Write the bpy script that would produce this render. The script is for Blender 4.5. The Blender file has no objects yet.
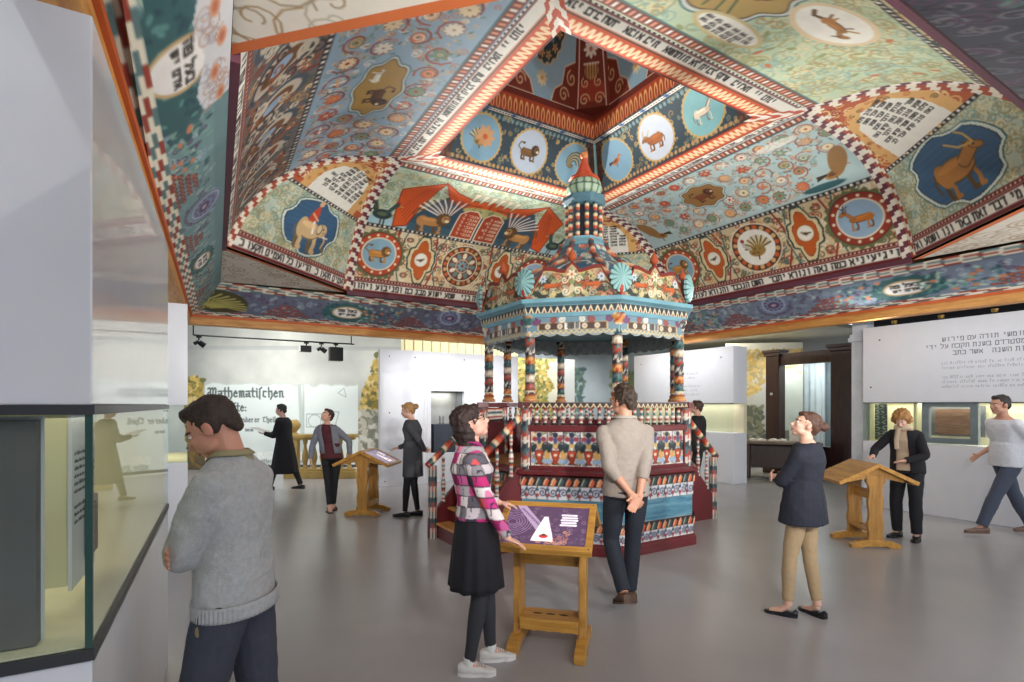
import bpy, bmesh, math, random
import numpy as np
from math import sin, cos, pi, radians, sqrt, atan2
from mathutils import Vector, Matrix
random.seed(7); RNG = np.random.RandomState(5)
SC = bpy.context.scene; COL = SC.collection
EYE = 1.66
CX, CY = 4.585, 5.677                      # centre of the pulpit and of the painted roof

def plan(right, ahead):                    # metres to the right of / ahead of the visitor at the origin -> world x, y
    return (right*.855 + ahead*.518, -right*.518 + ahead*.855)
AHEAD = math.atan2(.855, .518)             # heading of the photographer

# ------------------------------------------------------------------ colour / materials
def lin(c):
    a = np.asarray(c, dtype=np.float32)/255.
    return np.where(a <= .04045, a/12.92, ((a+.055)/1.055)**2.4)
def L4(c): return tuple(float(v) for v in lin(c)) + (1.0,)
MATS = {}
def M(name, col, rough=.6, metal=0, vary=.08, scale=6., coat=0, bump=0., stretch=None, spec=.5, trans=0, emit=0, bscale=None):
    if name in MATS: return MATS[name]
    m = bpy.data.materials.new(name); m.use_nodes = True; n = m.node_tree.nodes; l = m.node_tree.links
    b = n['Principled BSDF']
    b.inputs['Roughness'].default_value = rough; b.inputs['Metallic'].default_value = metal
    b.inputs['Coat Weight'].default_value = coat; b.inputs['Specular IOR Level'].default_value = spec
    b.inputs['Transmission Weight'].default_value = trans
    tc = n.new('ShaderNodeTexCoord'); mp = n.new('ShaderNodeMapping'); nz = n.new('ShaderNodeTexNoise')
    l.new(tc.outputs['Object'], mp.inputs[0]); l.new(mp.outputs[0], nz.inputs['Vector'])
    if stretch: mp.inputs['Scale'].default_value = stretch
    nz.inputs['Scale'].default_value = scale; nz.inputs['Detail'].default_value = 5
    cr = n.new('ShaderNodeValToRGB'); e = cr.color_ramp.elements
    c = lin(col); lo = c*(1-vary); hi = np.minimum(c*(1+vary), 1)
    e[0].position = .3; e[1].position = .7
    e[0].color = tuple(map(float, lo))+(1,); e[1].color = tuple(map(float, hi))+(1,)
    l.new(nz.outputs['Fac'], cr.inputs[0]); l.new(cr.outputs[0], b.inputs['Base Color'])
    if emit:
        l.new(cr.outputs[0], b.inputs['Emission Color']); b.inputs['Emission Strength'].default_value = emit
    if bump:
        bp = n.new('ShaderNodeBump'); bp.inputs['Strength'].default_value = bump; bp.inputs['Distance'].default_value = .01
        if bscale:
            n2 = n.new('ShaderNodeTexNoise'); n2.inputs['Scale'].default_value = bscale; n2.inputs['Detail'].default_value = 3
            l.new(mp.outputs[0], n2.inputs['Vector']); l.new(n2.outputs['Fac'], bp.inputs['Height'])
        else: l.new(nz.outputs['Fac'], bp.inputs['Height'])
        l.new(bp.outputs[0], b.inputs['Normal'])
    MATS[name] = m; return m

def paint_mat(name, rough=.6, grain=.10, emit=0, coat=0, gscale=(3, 3, 3)):
    if name in MATS: return MATS[name]
    m = bpy.data.materials.new(name); m.use_nodes = True; n = m.node_tree.nodes; l = m.node_tree.links
    b = n['Principled BSDF']; b.inputs['Roughness'].default_value = rough; b.inputs['Coat Weight'].default_value = coat
    at = n.new('ShaderNodeAttribute'); at.attribute_name = 'paint'
    tc = n.new('ShaderNodeTexCoord'); mp = n.new('ShaderNodeMapping'); mp.inputs['Scale'].default_value = gscale
    nz = n.new('ShaderNodeTexNoise'); nz.inputs['Scale'].default_value = 2.5; nz.inputs['Detail'].default_value = 8
    l.new(tc.outputs['Object'], mp.inputs[0]); l.new(mp.outputs[0], nz.inputs['Vector'])
    mr = n.new('ShaderNodeMapRange'); mr.inputs['To Min'].default_value = 1-grain; mr.inputs['To Max'].default_value = 1+grain
    l.new(nz.outputs['Fac'], mr.inputs['Value'])
    mx = n.new('ShaderNodeVectorMath'); mx.operation = 'SCALE'
    l.new(at.outputs['Color'], mx.inputs[0]); l.new(mr.outputs[0], mx.inputs['Scale'])
    l.new(mx.outputs[0], b.inputs['Base Color'])
    if emit:
        l.new(mx.outputs[0], b.inputs['Emission Color']); b.inputs['Emission Strength'].default_value = emit
    MATS[name] = m; return m

def glass_mat(name='case_glass', tint=(247, 251, 249), alpha=.12):
    if name in MATS: return MATS[name]
    m = bpy.data.materials.new(name); m.use_nodes = True; n = m.node_tree.nodes; l = m.node_tree.links
    n.remove(n['Principled BSDF']); out = n['Material Output']
    t = n.new('ShaderNodeBsdfTransparent'); g = n.new('ShaderNodeBsdfGlossy'); mx = n.new('ShaderNodeMixShader'); f = n.new('ShaderNodeFresnel')
    nz = n.new('ShaderNodeTexNoise'); nz.inputs['Scale'].default_value = 1.5
    t.inputs[0].default_value = L4(tint); g.inputs['Roughness'].default_value = .02; f.inputs['IOR'].default_value = 1.45
    mr = n.new('ShaderNodeMapRange'); mr.inputs['To Min'].default_value = .01; mr.inputs['To Max'].default_value = .03
    l.new(nz.outputs['Fac'], mr.inputs['Value']); l.new(mr.outputs[0], g.inputs['Roughness'])
    ge = n.new('ShaderNodeNewGeometry'); mm = n.new('ShaderNodeMath'); mm.operation = 'SUBTRACT'; mm.inputs[0].default_value = 1; mu = n.new('ShaderNodeMath'); mu.operation = 'MULTIPLY'
    l.new(ge.outputs['Backfacing'], mm.inputs[1]); l.new(mm.outputs[0], mu.inputs[0]); l.new(f.outputs[0], mu.inputs[1])
    l.new(mu.outputs[0], mx.inputs[0]); l.new(t.outputs[0], mx.inputs[1]); l.new(g.outputs[0], mx.inputs[2]); l.new(mx.outputs[0], out.inputs[0])
    MATS[name] = m; return m

def wood(name, col, dark, scale=3., rough=.45, axis='z'):
    if name in MATS: return MATS[name]
    m = bpy.data.materials.new(name); m.use_nodes = True; n = m.node_tree.nodes; l = m.node_tree.links
    b = n['Principled BSDF']; b.inputs['Roughness'].default_value = rough
    tc = n.new('ShaderNodeTexCoord'); mp = n.new('ShaderNodeMapping'); nz = n.new('ShaderNodeTexNoise'); n2 = n.new('ShaderNodeTexNoise')
    s = {'x': (1, 9, 9), 'y': (9, 1, 9), 'z': (9, 9, 1)}[axis]
    mp.inputs['Scale'].default_value = s
    l.new(tc.outputs['Object'], mp.inputs[0]); l.new(mp.outputs[0], nz.inputs['Vector']); l.new(tc.outputs['Object'], n2.inputs['Vector'])
    nz.inputs['Scale'].default_value = scale; nz.inputs['Detail'].default_value = 8; nz.inputs['Roughness'].default_value = .65
    n2.inputs['Scale'].default_value = 2
    cr = n.new('ShaderNodeValToRGB'); e = cr.color_ramp.elements
    e[0].position = .28; e[1].position = .62; e[0].color = L4(dark); e[1].color = L4(col)
    l.new(nz.outputs['Fac'], cr.inputs[0])
    l.new(cr.outputs[0], b.inputs['Base Color'])
    bp = n.new('ShaderNodeBump'); bp.inputs['Strength'].default_value = .15; bp.inputs['Distance'].default_value = .004
    l.new(nz.outputs['Fac'], bp.inputs['Height']); l.new(bp.outputs[0], b.inputs['Normal'])
    MATS[name] = m; return m

# ------------------------------------------------------------------ objects
def tag(o, label=None, cat=None, group=None, kind=None):
    if label: o['label'] = label
    if cat: o['category'] = cat
    if group: o['group'] = group
    if kind: o['kind'] = kind
    return o
def empty(name, loc=(0, 0, 0), rz=0, label=None, cat=None, group=None):
    o = bpy.data.objects.new(name, None); COL.objects.link(o); o.location = loc; o.rotation_euler = (0, 0, rz)
    o.empty_display_size = .1
    return tag(o, label, cat, group)
def link(name, me, mat, parent=None, smooth=False):
    o = bpy.data.objects.new(name, me); COL.objects.link(o)
    for m in (mat if isinstance(mat, (list, tuple)) else [mat]): me.materials.append(m)
    if parent: o.parent = parent
    if smooth:
        me.polygons.foreach_set('use_smooth', np.ones(len(me.polygons), dtype=bool))
    return o
def copy_tree(o, parent=None):
    c = o.copy(); COL.objects.link(c); c.parent = parent
    for ch in list(o.children): copy_tree(ch, c)
    return c

class MB:
    """collects shapes into one mesh"""
    def __init__(s): s.v = []; s.f = []; s.c = None
    def add(s, v, f):
        k = len(s.v); s.v += [tuple(p) for p in v]; s.f += [tuple(i+k for i in q) for q in f]; return s
    def box(s, x0, x1, y0, y1, z0, z1, T=None):
        v = [(x, y, z) for z in (z0, z1) for y in (y0, y1) for x in (x0, x1)]
        if T: v = [T @ Vector(p) for p in v]
        return s.add(v, [(0, 2, 3, 1), (4, 5, 7, 6), (0, 1, 5, 4), (2, 6, 7, 3), (0, 4, 6, 2), (1, 3, 7, 5)])
    def prism(s, poly, y0, y1, T=None):
        """poly in the x-z plane extruded in y"""
        n = len(poly); v = [(p[0], y0, p[1]) for p in poly]+[(p[0], y1, p[1]) for p in poly]
        if T: v = [T @ Vector(p) for p in v]
        return s.add(v, [tuple(range(n)), tuple(range(2*n-1, n-1, -1))]+[(i, i+n, (i+1) % n+n, (i+1) % n) for i in range(n)])
    def lathe(s, prof, seg=16, T=None, a0=0, square=False):
        v = []; f = []
        for (r, z) in prof:
            for k in range(seg):
                a = a0+2*pi*k/seg; v.append((r*cos(a), r*sin(a), z))
        if T: v = [T @ Vector(p) for p in v]
        for i in range(len(prof)-1):
            for k in range(seg):
                k2 = (k+1) % seg
                f.append((i*seg+k, i*seg+k2, (i+1)*seg+k2, (i+1)*seg+k))
        f.append(tuple(range(seg-1, -1, -1))); f.append(tuple((len(prof)-1)*seg+k for k in range(seg)))
        return s.add(v, f)
    def tube(s, pts, rad, seg=8, up=(0, 0, 1)):
        """pts with radii (float or (ra,rb)); closed ends"""
        pts = [Vector(p) for p in pts]; n = len(pts); v = []; f = []
        if not isinstance(rad, (list, tuple)): rad = [rad]*n
        upv = Vector(up)
        for i, p in enumerate(pts):
            d = (pts[min(i+1, n-1)]-pts[max(i-1, 0)]).normalized()
            if i == 0:
                sd = d.cross(upv)
                if sd.length < .25: sd = d.cross(Vector((0, 1, 0.01)))
            else: sd = psd-d*psd.dot(d)
            sd.normalize(); psd = sd.copy(); u2 = sd.cross(d).normalized()
            r = rad[i]; ra, rb = (r if isinstance(r, (list, tuple)) else (r, r))
            for k in range(seg):
                a = 2*pi*k/seg; v.append(p+sd*(ra*cos(a))+u2*(rb*sin(a)))
        for i in range(n-1):
            for k in range(seg):
                k2 = (k+1) % seg; f.append((i*seg+k, i*seg+k2, (i+1)*seg+k2, (i+1)*seg+k))
        f.append(tuple(range(seg-1, -1, -1))); f.append(tuple((n-1)*seg+k for k in range(seg)))
        return s.add(v, f)
    def ball(s, c, r, seg=14, rings=9, T=None):
        rx, ry, rz = r if isinstance(r, (list, tuple)) else (r, r, r)
        v = [(0, 0, -rz)]; f = []
        for i in range(1, rings):
            t = -pi/2+pi*i/rings
            for k in range(seg):
                a = 2*pi*k/seg; v.append((rx*cos(t)*cos(a), ry*cos(t)*sin(a), rz*sin(t)))
        v.append((0, 0, rz)); top = len(v)-1
        if T: v = [T @ Vector(p) for p in v]
        v = [Vector(p)+Vector(c) for p in v]
        for k in range(seg):
            k2 = (k+1) % seg; f.append((0, 1+k2, 1+k))
            for i in range(rings-2):
                a = 1+i*seg; f.append((a+k, a+k2, a+seg+k2, a+seg+k))
            f.append((1+(rings-2)*seg+k, 1+(rings-2)*seg+k2, top))
        return s.add(v, f)
    def mesh(s, name='m'):
        me = bpy.data.meshes.new(name); me.from_pydata([tuple(p) for p in s.v], [], s.f); me.update()
        bm = bmesh.new(); bm.from_mesh(me); bmesh.ops.recalc_face_normals(bm, faces=bm.faces); bm.to_mesh(me); bm.free()
        return me
    def build(s, name, mat, parent=None, smooth=False, bevel=0, seg=2, paint=None):
        me = s.mesh(name)
        if paint: vpaint(me, paint)
        o = link(name, me, mat, parent, smooth)
        if smooth:
            try: me.set_sharp_from_angle(angle=radians(50))
            except Exception: pass
        if bevel:
            b = o.modifiers.new('bevel', 'BEVEL'); b.width = bevel; b.segments = seg; b.limit_method = 'ANGLE'; b.angle_limit = radians(40)
        return o

def vpaint(me, fn):
    n = len(me.vertices); co = np.empty(n*3, dtype=np.float32); me.vertices.foreach_get('co', co); co = co.reshape(-1, 3)
    c = lin(fn(co)); a = me.attributes.new('paint', 'FLOAT_COLOR', 'POINT')
    a.data.foreach_set('color', np.concatenate([c, np.ones((n, 1))], 1).astype(np.float32).ravel())

def grid(name, P, C, mat, parent=None, smooth=False, flip=False):
    """P (ny,nx,3) positions, C (ny,nx,3) 0-255 paint colours"""
    ny, nx = P.shape[:2]; me = bpy.data.meshes.new(name)
    me.vertices.add(nx*ny); me.vertices.foreach_set('co', P.astype(np.float32).ravel())
    i = np.arange((ny-1)*(nx-1)); r = i//(nx-1); q = i % (nx-1); a = r*nx+q
    F = np.stack([a, a+1, a+nx+1, a+nx], 1) if not flip else np.stack([a, a+nx, a+nx+1, a+1], 1)
    me.loops.add(F.size); me.polygons.add(len(F))
    me.loops.foreach_set('vertex_index', F.astype(np.int32).ravel())
    me.polygons.foreach_set('loop_start', (np.arange(len(F))*4).astype(np.int32))
    me.update(calc_edges=True)
    at = me.attributes.new('paint', 'FLOAT_COLOR', 'POINT')
    c = lin(C.reshape(-1, 3)); at.data.foreach_set('color', np.concatenate([c, np.ones((len(c), 1))], 1).astype(np.float32).ravel())
    return link(name, me, mat, parent, smooth)

# ------------------------------------------------------------------ a little painter's canvas in metres
class Canvas:
    def __init__(s, W, H, ppm, ground, x0=0., y0=0.):
        s.W, s.H, s.p, s.x0, s.y0 = W, H, ppm, x0, y0
        s.w = int(W*ppm)+1; s.h = int(H*ppm)+1
        s.a = np.empty((s.h, s.w, 3), dtype=np.float32); s.a[:] = ground
    def win(s, x0, y0, x1, y1):
        i0 = max(0, int((x0-s.x0)*s.p)-2); i1 = min(s.w, int((x1-s.x0)*s.p)+3)
        j0 = max(0, int((y0-s.y0)*s.p)-2); j1 = min(s.h, int((y1-s.y0)*s.p)+3)
        if i1 <= i0 or j1 <= j0: return None
        X, Y = np.meshgrid(np.arange(i0, i1)/s.p+s.x0, np.arange(j0, j1)/s.p+s.y0)
        return (slice(j0, j1), slice(i0, i1)), X, Y
    def put(s, sl, sdf, col, a=1.):
        al = (np.clip(.5-sdf*s.p, 0, 1)*a)[..., None]
        s.a[sl] = s.a[sl]*(1-al)+np.array(col, dtype=np.float32)*al
    def rect(s, x0, y0, x1, y1, col, a=1.):
        w = s.win(x0, y0, x1, y1)
        if w: s.put(w[0], np.maximum(np.maximum(x0-w[1], w[1]-x1), np.maximum(y0-w[2], w[2]-y1)), col, a)
    def ell(s, x, y, rx, ry, col, rot=0., a=1., wob=0, nw=12):
        R = max(rx, ry)*(1+wob); w = s.win(x-R, y-R, x+R, y+R)
        if not w: return
        X = w[1]-x; Y = w[2]-y; c, q = cos(rot), sin(rot); U = X*c+Y*q; V = -X*q+Y*c
        rr = np.sqrt((U/rx)**2+(V/ry)**2)
        if wob: rr = rr/(1+wob*np.cos(nw*np.arctan2(V/ry, U/rx)))
        s.put(w[0], (rr-1)*min(rx, ry), col, a)
    def ring(s, x, y, r, t, col, ry=None, a=1.):
        ry = ry or r; R = max(r, ry)+t; w = s.win(x-R, y-R, x+R, y+R)
        if not w: return
        rr = (np.sqrt(((w[1]-x)/r)**2+((w[2]-y)/ry)**2)-1)*min(r, ry)
        s.put(w[0], np.abs(rr)-t/2, col, a)
    def line(s, pts, t, col, a=1., close=False):
        if close: pts = list(pts)+[pts[0]]
        xs = [p[0] for p in pts]; ys = [p[1] for p in pts]
        w = s.win(min(xs)-t, min(ys)-t, max(xs)+t, max(ys)+t)
        if not w: return
        D = None
        for (a0, b0), (a1, b1) in zip(pts[:-1], pts[1:]):
            dx, dy = a1-a0, b1-b0; L = dx*dx+dy*dy+1e-12
            h = np.clip(((w[1]-a0)*dx+(w[2]-b0)*dy)/L, 0, 1)
            d = np.hypot(w[1]-a0-h*dx, w[2]-b0-h*dy)
            D = d if D is None else np.minimum(D, d)
        s.put(w[0], D-t/2, col, a)
    def poly(s, pts, col, a=1., edge=None, et=.01):
        xs = [p[0] for p in pts]; ys = [p[1] for p in pts]
        w = s.win(min(xs), min(ys), max(xs), max(ys))
        if not w: return
        ins = np.zeros(w[1].shape, dtype=bool); n = len(pts)
        for i in range(n):
            (xa, ya), (xb, yb) = pts[i], pts[(i+1) % n]
            c = ((ya > w[2]) != (yb > w[2]))
            if ya != yb: ins ^= c & (w[1] < (xb-xa)*(w[2]-ya)/(yb-ya)+xa)
        s.put(w[0], np.where(ins, -1., 1.), col, a)
        if edge is not None: s.line(pts, et, edge, close=True)
    def spiral(s, x, y, r, t, col, turns=1.4, a0=0., dirn=1, a=1.):
        n = int(9*turns)+3
        s.line([(x+r*(1-.85*i/n)*cos(a0+dirn*2*pi*turns*i/n), y+r*(1-.85*i/n)*sin(a0+dirn*2*pi*turns*i/n)) for i in range(n+1)], t, col, a)
    def sample(s, X, Y):
        u = np.clip((X-s.x0)*s.p, 0, s.w-1.001); v = np.clip((Y-s.y0)*s.p, 0, s.h-1.001)
        i = u.astype(int); j = v.astype(int); fu = (u-i)[..., None]; fv = (v-j)[..., None]
        A = s.a
        return (A[j, i]*(1-fu)+A[j, i+1]*fu)*(1-fv)+(A[j+1, i]*(1-fu)+A[j+1, i+1]*fu)*fv

HEB = {'א': [[(0, 1), (1, 0)], [(.85, 1), (.8, .6), (.6, .45)], [(.15, 0), (.2, .4), (.4, .6)]], 'ב': [[(0, 1), (.8, 1), (.8, 0)], [(0, 0), (1, 0)]],
 'ג': [[(.3, 1), (.7, 1), (.7, 0)], [(.7, .35), (.2, 0)]], 'ד': [[(0, 1), (1, 1)], [(.8, 1), (.8, 0)]], 'ה': [[(0, 1), (.9, 1), (.9, 0)], [(.15, .6), (.15, 0)]],
 'ו': [[(.4, 1), (.6, 1), (.6, 0)]], 'ז': [[(.3, 1), (.8, 1)], [(.55, 1), (.5, 0)]], 'ח': [[(0, 1), (1, 1)], [(.1, 1), (.1, 0)], [(.9, 1), (.9, 0)]],
 'ט': [[(.3, .8), (.1, .9), (.1, 0), (.9, 0), (.9, 1), (.6, 1)]], 'י': [[(.4, 1), (.65, 1), (.6, .55)]], 'כ': [[(0, 1), (.9, .95), (.9, .05), (0, 0)]],
 'ל': [[(.1, 1.4), (.1, 1), (.85, 1), (.85, .6), (.4, 0)]], 'מ': [[(.1, 0), (.25, .8), (.05, 1)], [(.25, .8), (.6, 1), (.9, .8), (.9, 0), (.5, 0)]],
 'נ': [[(.3, 1), (.65, 1), (.65, 0), (.2, 0)]], 'ס': [[(0, 1), (1, 1), (.8, 0), (.3, 0), (.1, 1)]], 'ע': [[(.1, 1), (.5, .3)], [(.9, 1), (.8, .3), (.1, 0)]],
 'פ': [[(.35, .5), (.1, .5), (.1, 1), (.9, 1), (.9, 0), (0, 0)]], 'צ': [[(.1, 1), (.9, .1), (.1, 0)], [(.9, 1), (.5, .5)]],
 'ק': [[(0, 1), (.9, 1), (.9, .5), (.6, .2)], [(.15, .6), (.15, -.3)]], 'ר': [[(0, 1), (.85, 1), (.85, 0)]],
 'ש': [[(.05, 1), (.15, 0), (.9, .2), (.95, 1)], [(.5, 1), (.4, .1)]], 'ת': [[(0, 1), (.85, 1), (.9, 0)], [(.2, 1), (.2, .1), (0, 0)]],
 'ם': [[(.1, 0), (.1, 1), (.9, 1), (.9, 0), (.1, 0)]], 'ן': [[(.4, 1), (.6, 1), (.6, -.3)]]}
def heb(c, text, x1, y, h, col=(30, 26, 26), w=None, t=None, gap=.22):
    """Hebrew words painted right to left, starting at x1"""
    w = w or h*.8; t = t or h*.2; x = x1
    for ch in text:
        if ch == ' ': x -= w*.7; continue
        x -= w
        for st in HEB.get(ch, []): c.line([(x+p[0]*w*.95, y+p[1]*h) for p in st], t, col)
        x -= w*gap
    return x
# ------------------------------------------------------------------ painted motifs
CR = (236, 226, 200); RD = (150, 44, 30); OR = (206, 96, 44); BK = (34, 32, 36); WH = (240, 238, 228); TEAL = (46, 92, 98)
LB = (156, 196, 206); NV = (40, 62, 82); OL = (150, 142, 84); BR = (128, 82, 42); PG = (196, 214, 192); GO = (208, 168, 96)
PK = (222, 150, 116); MR = (92, 30, 30)
def petals(c, x, y, r, n, col, core, a0=0., fat=.36):
    for k in range(n):
        a = a0+2*pi*k/n; c.ell(x+cos(a)*r*.6, y+sin(a)*r*.6, r*.42, r*fat*.62, col, rot=a)
    c.ell(x, y, r*.25, r*.25, core)
def scrolls(c, x0, y0, x1, y1, cell, stroke, cols, t=.02, seed=1, mask=None):
    """winding vine circles, each holding a flower, with small leaves between"""
    R = random.Random(seed); j = 0; y = y0+cell*.5
    curls(c, x0, y0, x1, y1, int((x1-x0)*(y1-y0)*90), cell*.16, [(206, 176, 140), (120, 150, 140), (236, 226, 210), (190, 120, 96)], t*.6, seed+5, mask)
    while y < y1:
        x = x0+cell*(.5 if j % 2 else 0.)
        while x < x1+cell*.3:
            if mask is None or mask(x, y):
                px, py = x+R.uniform(-.1, .1)*cell, y+R.uniform(-.1, .1)*cell
                r = cell*R.uniform(.40, .50); st = stroke if isinstance(stroke[0], int) else R.choice(stroke)
                a0 = R.uniform(0, 6.28); dr = R.choice((-1, 1))
                c.spiral(px, py, r, t, st, 1.25, a0, dr)
                for q in range(5):
                    a = a0+dr*(q+.5)*1.2; c.ell(px+cos(a)*r*1.02, py+sin(a)*r*1.02, cell*.075, cell*.035, R.choice(((110, 140, 110), (196, 120, 84), (222, 190, 150), (84, 120, 120))), rot=a+.9)
                k = R.random(); col = R.choice(cols); core = R.choice(cols); dk = tuple(int(v*.5) for v in core)
                if k < .6: n_ = R.choice((6, 8, 10)); petals(c, px, py, cell*.31, n_, dk, core, a0); petals(c, px, py, cell*.28, n_, col, core, a0); c.ell(px, py, cell*.035, cell*.035, dk)
                elif k < .8: c.ell(px, py, cell*.25, cell*.22, dk); c.ell(px, py, cell*.23, cell*.2, col); c.spiral(px, py, cell*.19, t*.8, core, 1.5); c.ell(px, py, cell*.05, cell*.05, dk)
                else:
                    for q in range(4): a = a0+q*1.57; c.ell(px+cos(a)*cell*.13, py+sin(a)*cell*.13, cell*.14, cell*.055, (col, core)[q % 2], a)
            x += cell*1.0
        y += cell*.84; j += 1
def curls(c, x0, y0, x1, y1, n, r, cols, t=.014, seed=2, mask=None):
    R = random.Random(seed)
    for _ in range(n):
        x = R.uniform(x0, x1); y = R.uniform(y0, y1)
        if mask and not mask(x, y): continue
        c.spiral(x, y, r*R.uniform(.6, 1.2), t, R.choice(cols), R.uniform(.8, 1.5), R.uniform(0, 6.28), R.choice((-1, 1)))
def checks(c, x0, x1, y, h, a=WH, b=RD, step=.09, base=BK):
    c.rect(x0, y-h/2, x1, y+h/2, base); n = int((x1-x0)/step)
    for k in range(n): c.rect(x0+k*step+step*.12, y-h*.32, x0+k*step+step*.62, y+h*.32, a if k % 2 else b if b else a)
def fringe(c, x0, x1, y, h, ground, loop, step=.11, edge=None):
    c.rect(x0, y, x1, y+h, ground); n = int((x1-x0)/step); pts = []
    for k in range(n*6+1):
        u = k/6; pts.append((x0+u*step, y+h*.5+h*.36*sin(u*2*pi)))
    for i in range(0, len(pts)-1, 36): c.line(pts[i:i+37], h*.16, loop)
def beast(c, x, y, s, kind, col, dark=(60, 38, 22), f=1):
    X = lambda u: x+f*u*s
    Yv = lambda v: y+v*s
    P = lambda *q: [(X(a), Yv(b)) for a, b in q]
    if kind == 'bird':
        c.ell(X(0), Yv(0), .34*s, .17*s, col, rot=f*.3); c.ell(X(.34), Yv(.24), .1*s, .09*s, col); c.poly(P((-.25, 0), (-.62, -.12), (-.58, .08), (-.2, .1)), dark)
        c.line(P((.42, .24), (.55, .2)), .04*s, OR); c.line(P((0, -.15), (0, -.34)), .035*s, dark); c.ell(X(-.04), Yv(.02), .2*s, .09*s, dark, rot=f*.3, a=.6); return
    if kind == 'rooster':
        for k in range(6):
            c.line([(X(-.15), Yv(.0)), (X(-.28-.05*k), Yv(.44-.03*k)), (X(-.5-.05*k), Yv(.46-.07*k)), (X(-.66-.02*k), Yv(.26-.10*k)), (X(-.64), Yv(.05-.08*k))], .07*s, (28, 54, 56) if k % 2 else (84, 104, 82))
        c.ell(X(0), Yv(-.05), .3*s, .19*s, (40, 62, 66)); c.line(P((.15, .05), (.33, .36)), .13*s, (52, 80, 78)); c.ell(X(.36), Yv(.4), .09*s, .08*s, (60, 80, 76))
        c.ell(X(.36), Yv(.5), .07*s, .05*s, RD); c.line(P((.44, .38), (.54, .36)), .04*s, GO); c.line(P((0, -.2), (0, -.45)), .04*s, dark); c.line(P((.1, -.2), (.12, -.45)), .04*s, dark)
        c.ell(X(0), Yv(-.04), .16*s, .08*s, (96, 112, 84)); return
    if kind == 'turkey':
        for k in range(15):
            a = radians(10+k*11); c.line([(X(-.1), Yv(-.05)), (X(-.1-.0*k)+f*s*.58*cos(a), Yv(-.05)+s*.58*sin(a))], .07*s, (226, 208, 160) if k % 2 else (104, 84, 50))
        c.ell(X(0), Yv(-.12), .36*s, .25*s, (160, 128, 66)); curls(c, X(0)-.2*s, Yv(-.25), X(0)+.2*s, Yv(0), 6, .06*s, [(90, 70, 40)], .02*s, 4)
        c.line(P((.25, 0), (.5, .2), (.46, .42)), .1*s, (196, 190, 180)); c.ell(X(.48), Yv(.44), .08*s, .08*s, RD); c.line(P((0, -.35), (.02, -.5)), .05*s, dark); return
    sp = {'lion': (.5, .22, .3), 'ox': (.55, .27, .36), 'deer': (.5, .17, .4), 'horse': (.5, .2, .42), 'fox': (.5, .13, .24), 'elephant': (.52, .33, .42), 'hare': (.45, .2, .2)}[kind]
    L, H, G = sp; lw = {'elephant': .17, 'ox': .1, 'lion': .1}.get(kind, .065)*s
    dk = tuple(int(v*.55) for v in col)
    if kind == 'lion': c.line(P((-.45, .05), (-.72, .25), (-.6, .5), (-.42, .46)), .045*s, dk); c.ell(X(-.4), Yv(.48), .08*s, .06*s, dk)
    elif kind == 'fox': c.line(P((-.45, .02), (-.75, .1), (-.98, -.04)), .1*s, dk)
    elif kind in ('ox', 'horse', 'elephant'): c.line(P((-L*.92, .12), (-L*1.12, -.1), (-L*1.05, -.32)), .05*s, dk)
    for lx, bx in ((-.36, -.04), (-.26, .05), (.26, -.05), (.38, .07)):
        if kind in ('fox',): c.line(P((lx, -.04), (lx*1.5+bx, -G)), lw, col if bx > 0 else dk)
        else: c.line(P((lx, -.05), (lx+bx, -H*.6-G*.5), (lx+bx*.4, -H-G+.1), (lx+bx*.4+.08, -H-G+.1)), lw, col if bx > 0 else dk)
    c.ell(X(0), Yv(0), L*s, H*s, dk); c.ell(X(.01), Yv(.01), (L-.03)*s, (H-.03)*s, col)
    c.ell(X(-.3), Yv(.0), .2*s, (H+.02)*s, col)
    if kind == 'lion':
        c.ell(X(.44), Yv(.2), .27*s, .3*s, dk, wob=.08, nw=14); c.ell(X(.52), Yv(.22), .15*s, .17*s, col); c.ell(X(.6), Yv(.15), .08*s, .07*s, CR); c.ell(X(.5), Yv(.27), .03*s, .03*s, BK); c.ell(X(.6), Yv(.27), .025*s, .03*s, BK)
    elif kind == 'elephant':
        c.ell(X(.55), Yv(.14), .24*s, .24*s, col); c.line(P((.7, .08), (.86, -.16), (.8, -.42), (.95, -.5)), .11*s, dk); c.line(P((.7, .08), (.86, -.16), (.8, -.4)), .07*s, col)
        c.ell(X(.44), Yv(.16), .13*s, .2*s, dk); c.ell(X(.43), Yv(.17), .1*s, .16*s, (216, 196, 160)); c.line(P((.7, -.04), (.94, -.02)), .05*s, WH); c.ell(X(.62), Yv(.22), .03*s, .03*s, BK)
        c.poly(P((-.2, .28), (.16, .28), (.16, .6), (.0, .95), (-.16, .6)), (196, 70, 44)); c.ell(X(0), Yv(.98), .1*s, .11*s, (224, 180, 140)); c.line(P((-.1, .55), (.2, .4)), .07*s, (224, 180, 140)); c.line(P((.1, .3), (.2, -.05)), .1*s, WH)
    else:
        hx, hy = {'ox': (.72, .24), 'deer': (.66, .42), 'horse': (.68, .4), 'fox': (.68, .2), 'hare': (.52, .2)}[kind]
        c.line(P((.32, .06), (hx-.06, hy)), {'ox': .3, 'fox': .12}.get(kind, .15)*s, dk); c.line(P((.32, .06), (hx-.06, hy)), {'ox': .25, 'fox': .09}.get(kind, .11)*s, col)
        c.ell(X(hx+.04), Yv(hy-.03), .17*s, .09*s, dk, rot=-f*.5); c.ell(X(hx+.04), Yv(hy-.03), .145*s, .07*s, col, rot=-f*.5); c.ell(X(hx), Yv(hy+.01), .025*s, .025*s, BK)
        c.line(P((hx-.08, hy+.05), (hx-.16, hy+.14)), .05*s, dk)
        if kind == 'ox': c.line(P((hx-.02, hy+.05), (hx-.3, hy+.12), (hx-.5, hy+.34)), .05*s, GO); c.line(P((hx+.02, hy+.06), (hx-.02, hy+.3), (hx-.12, hy+.44)), .05*s, GO)
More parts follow.
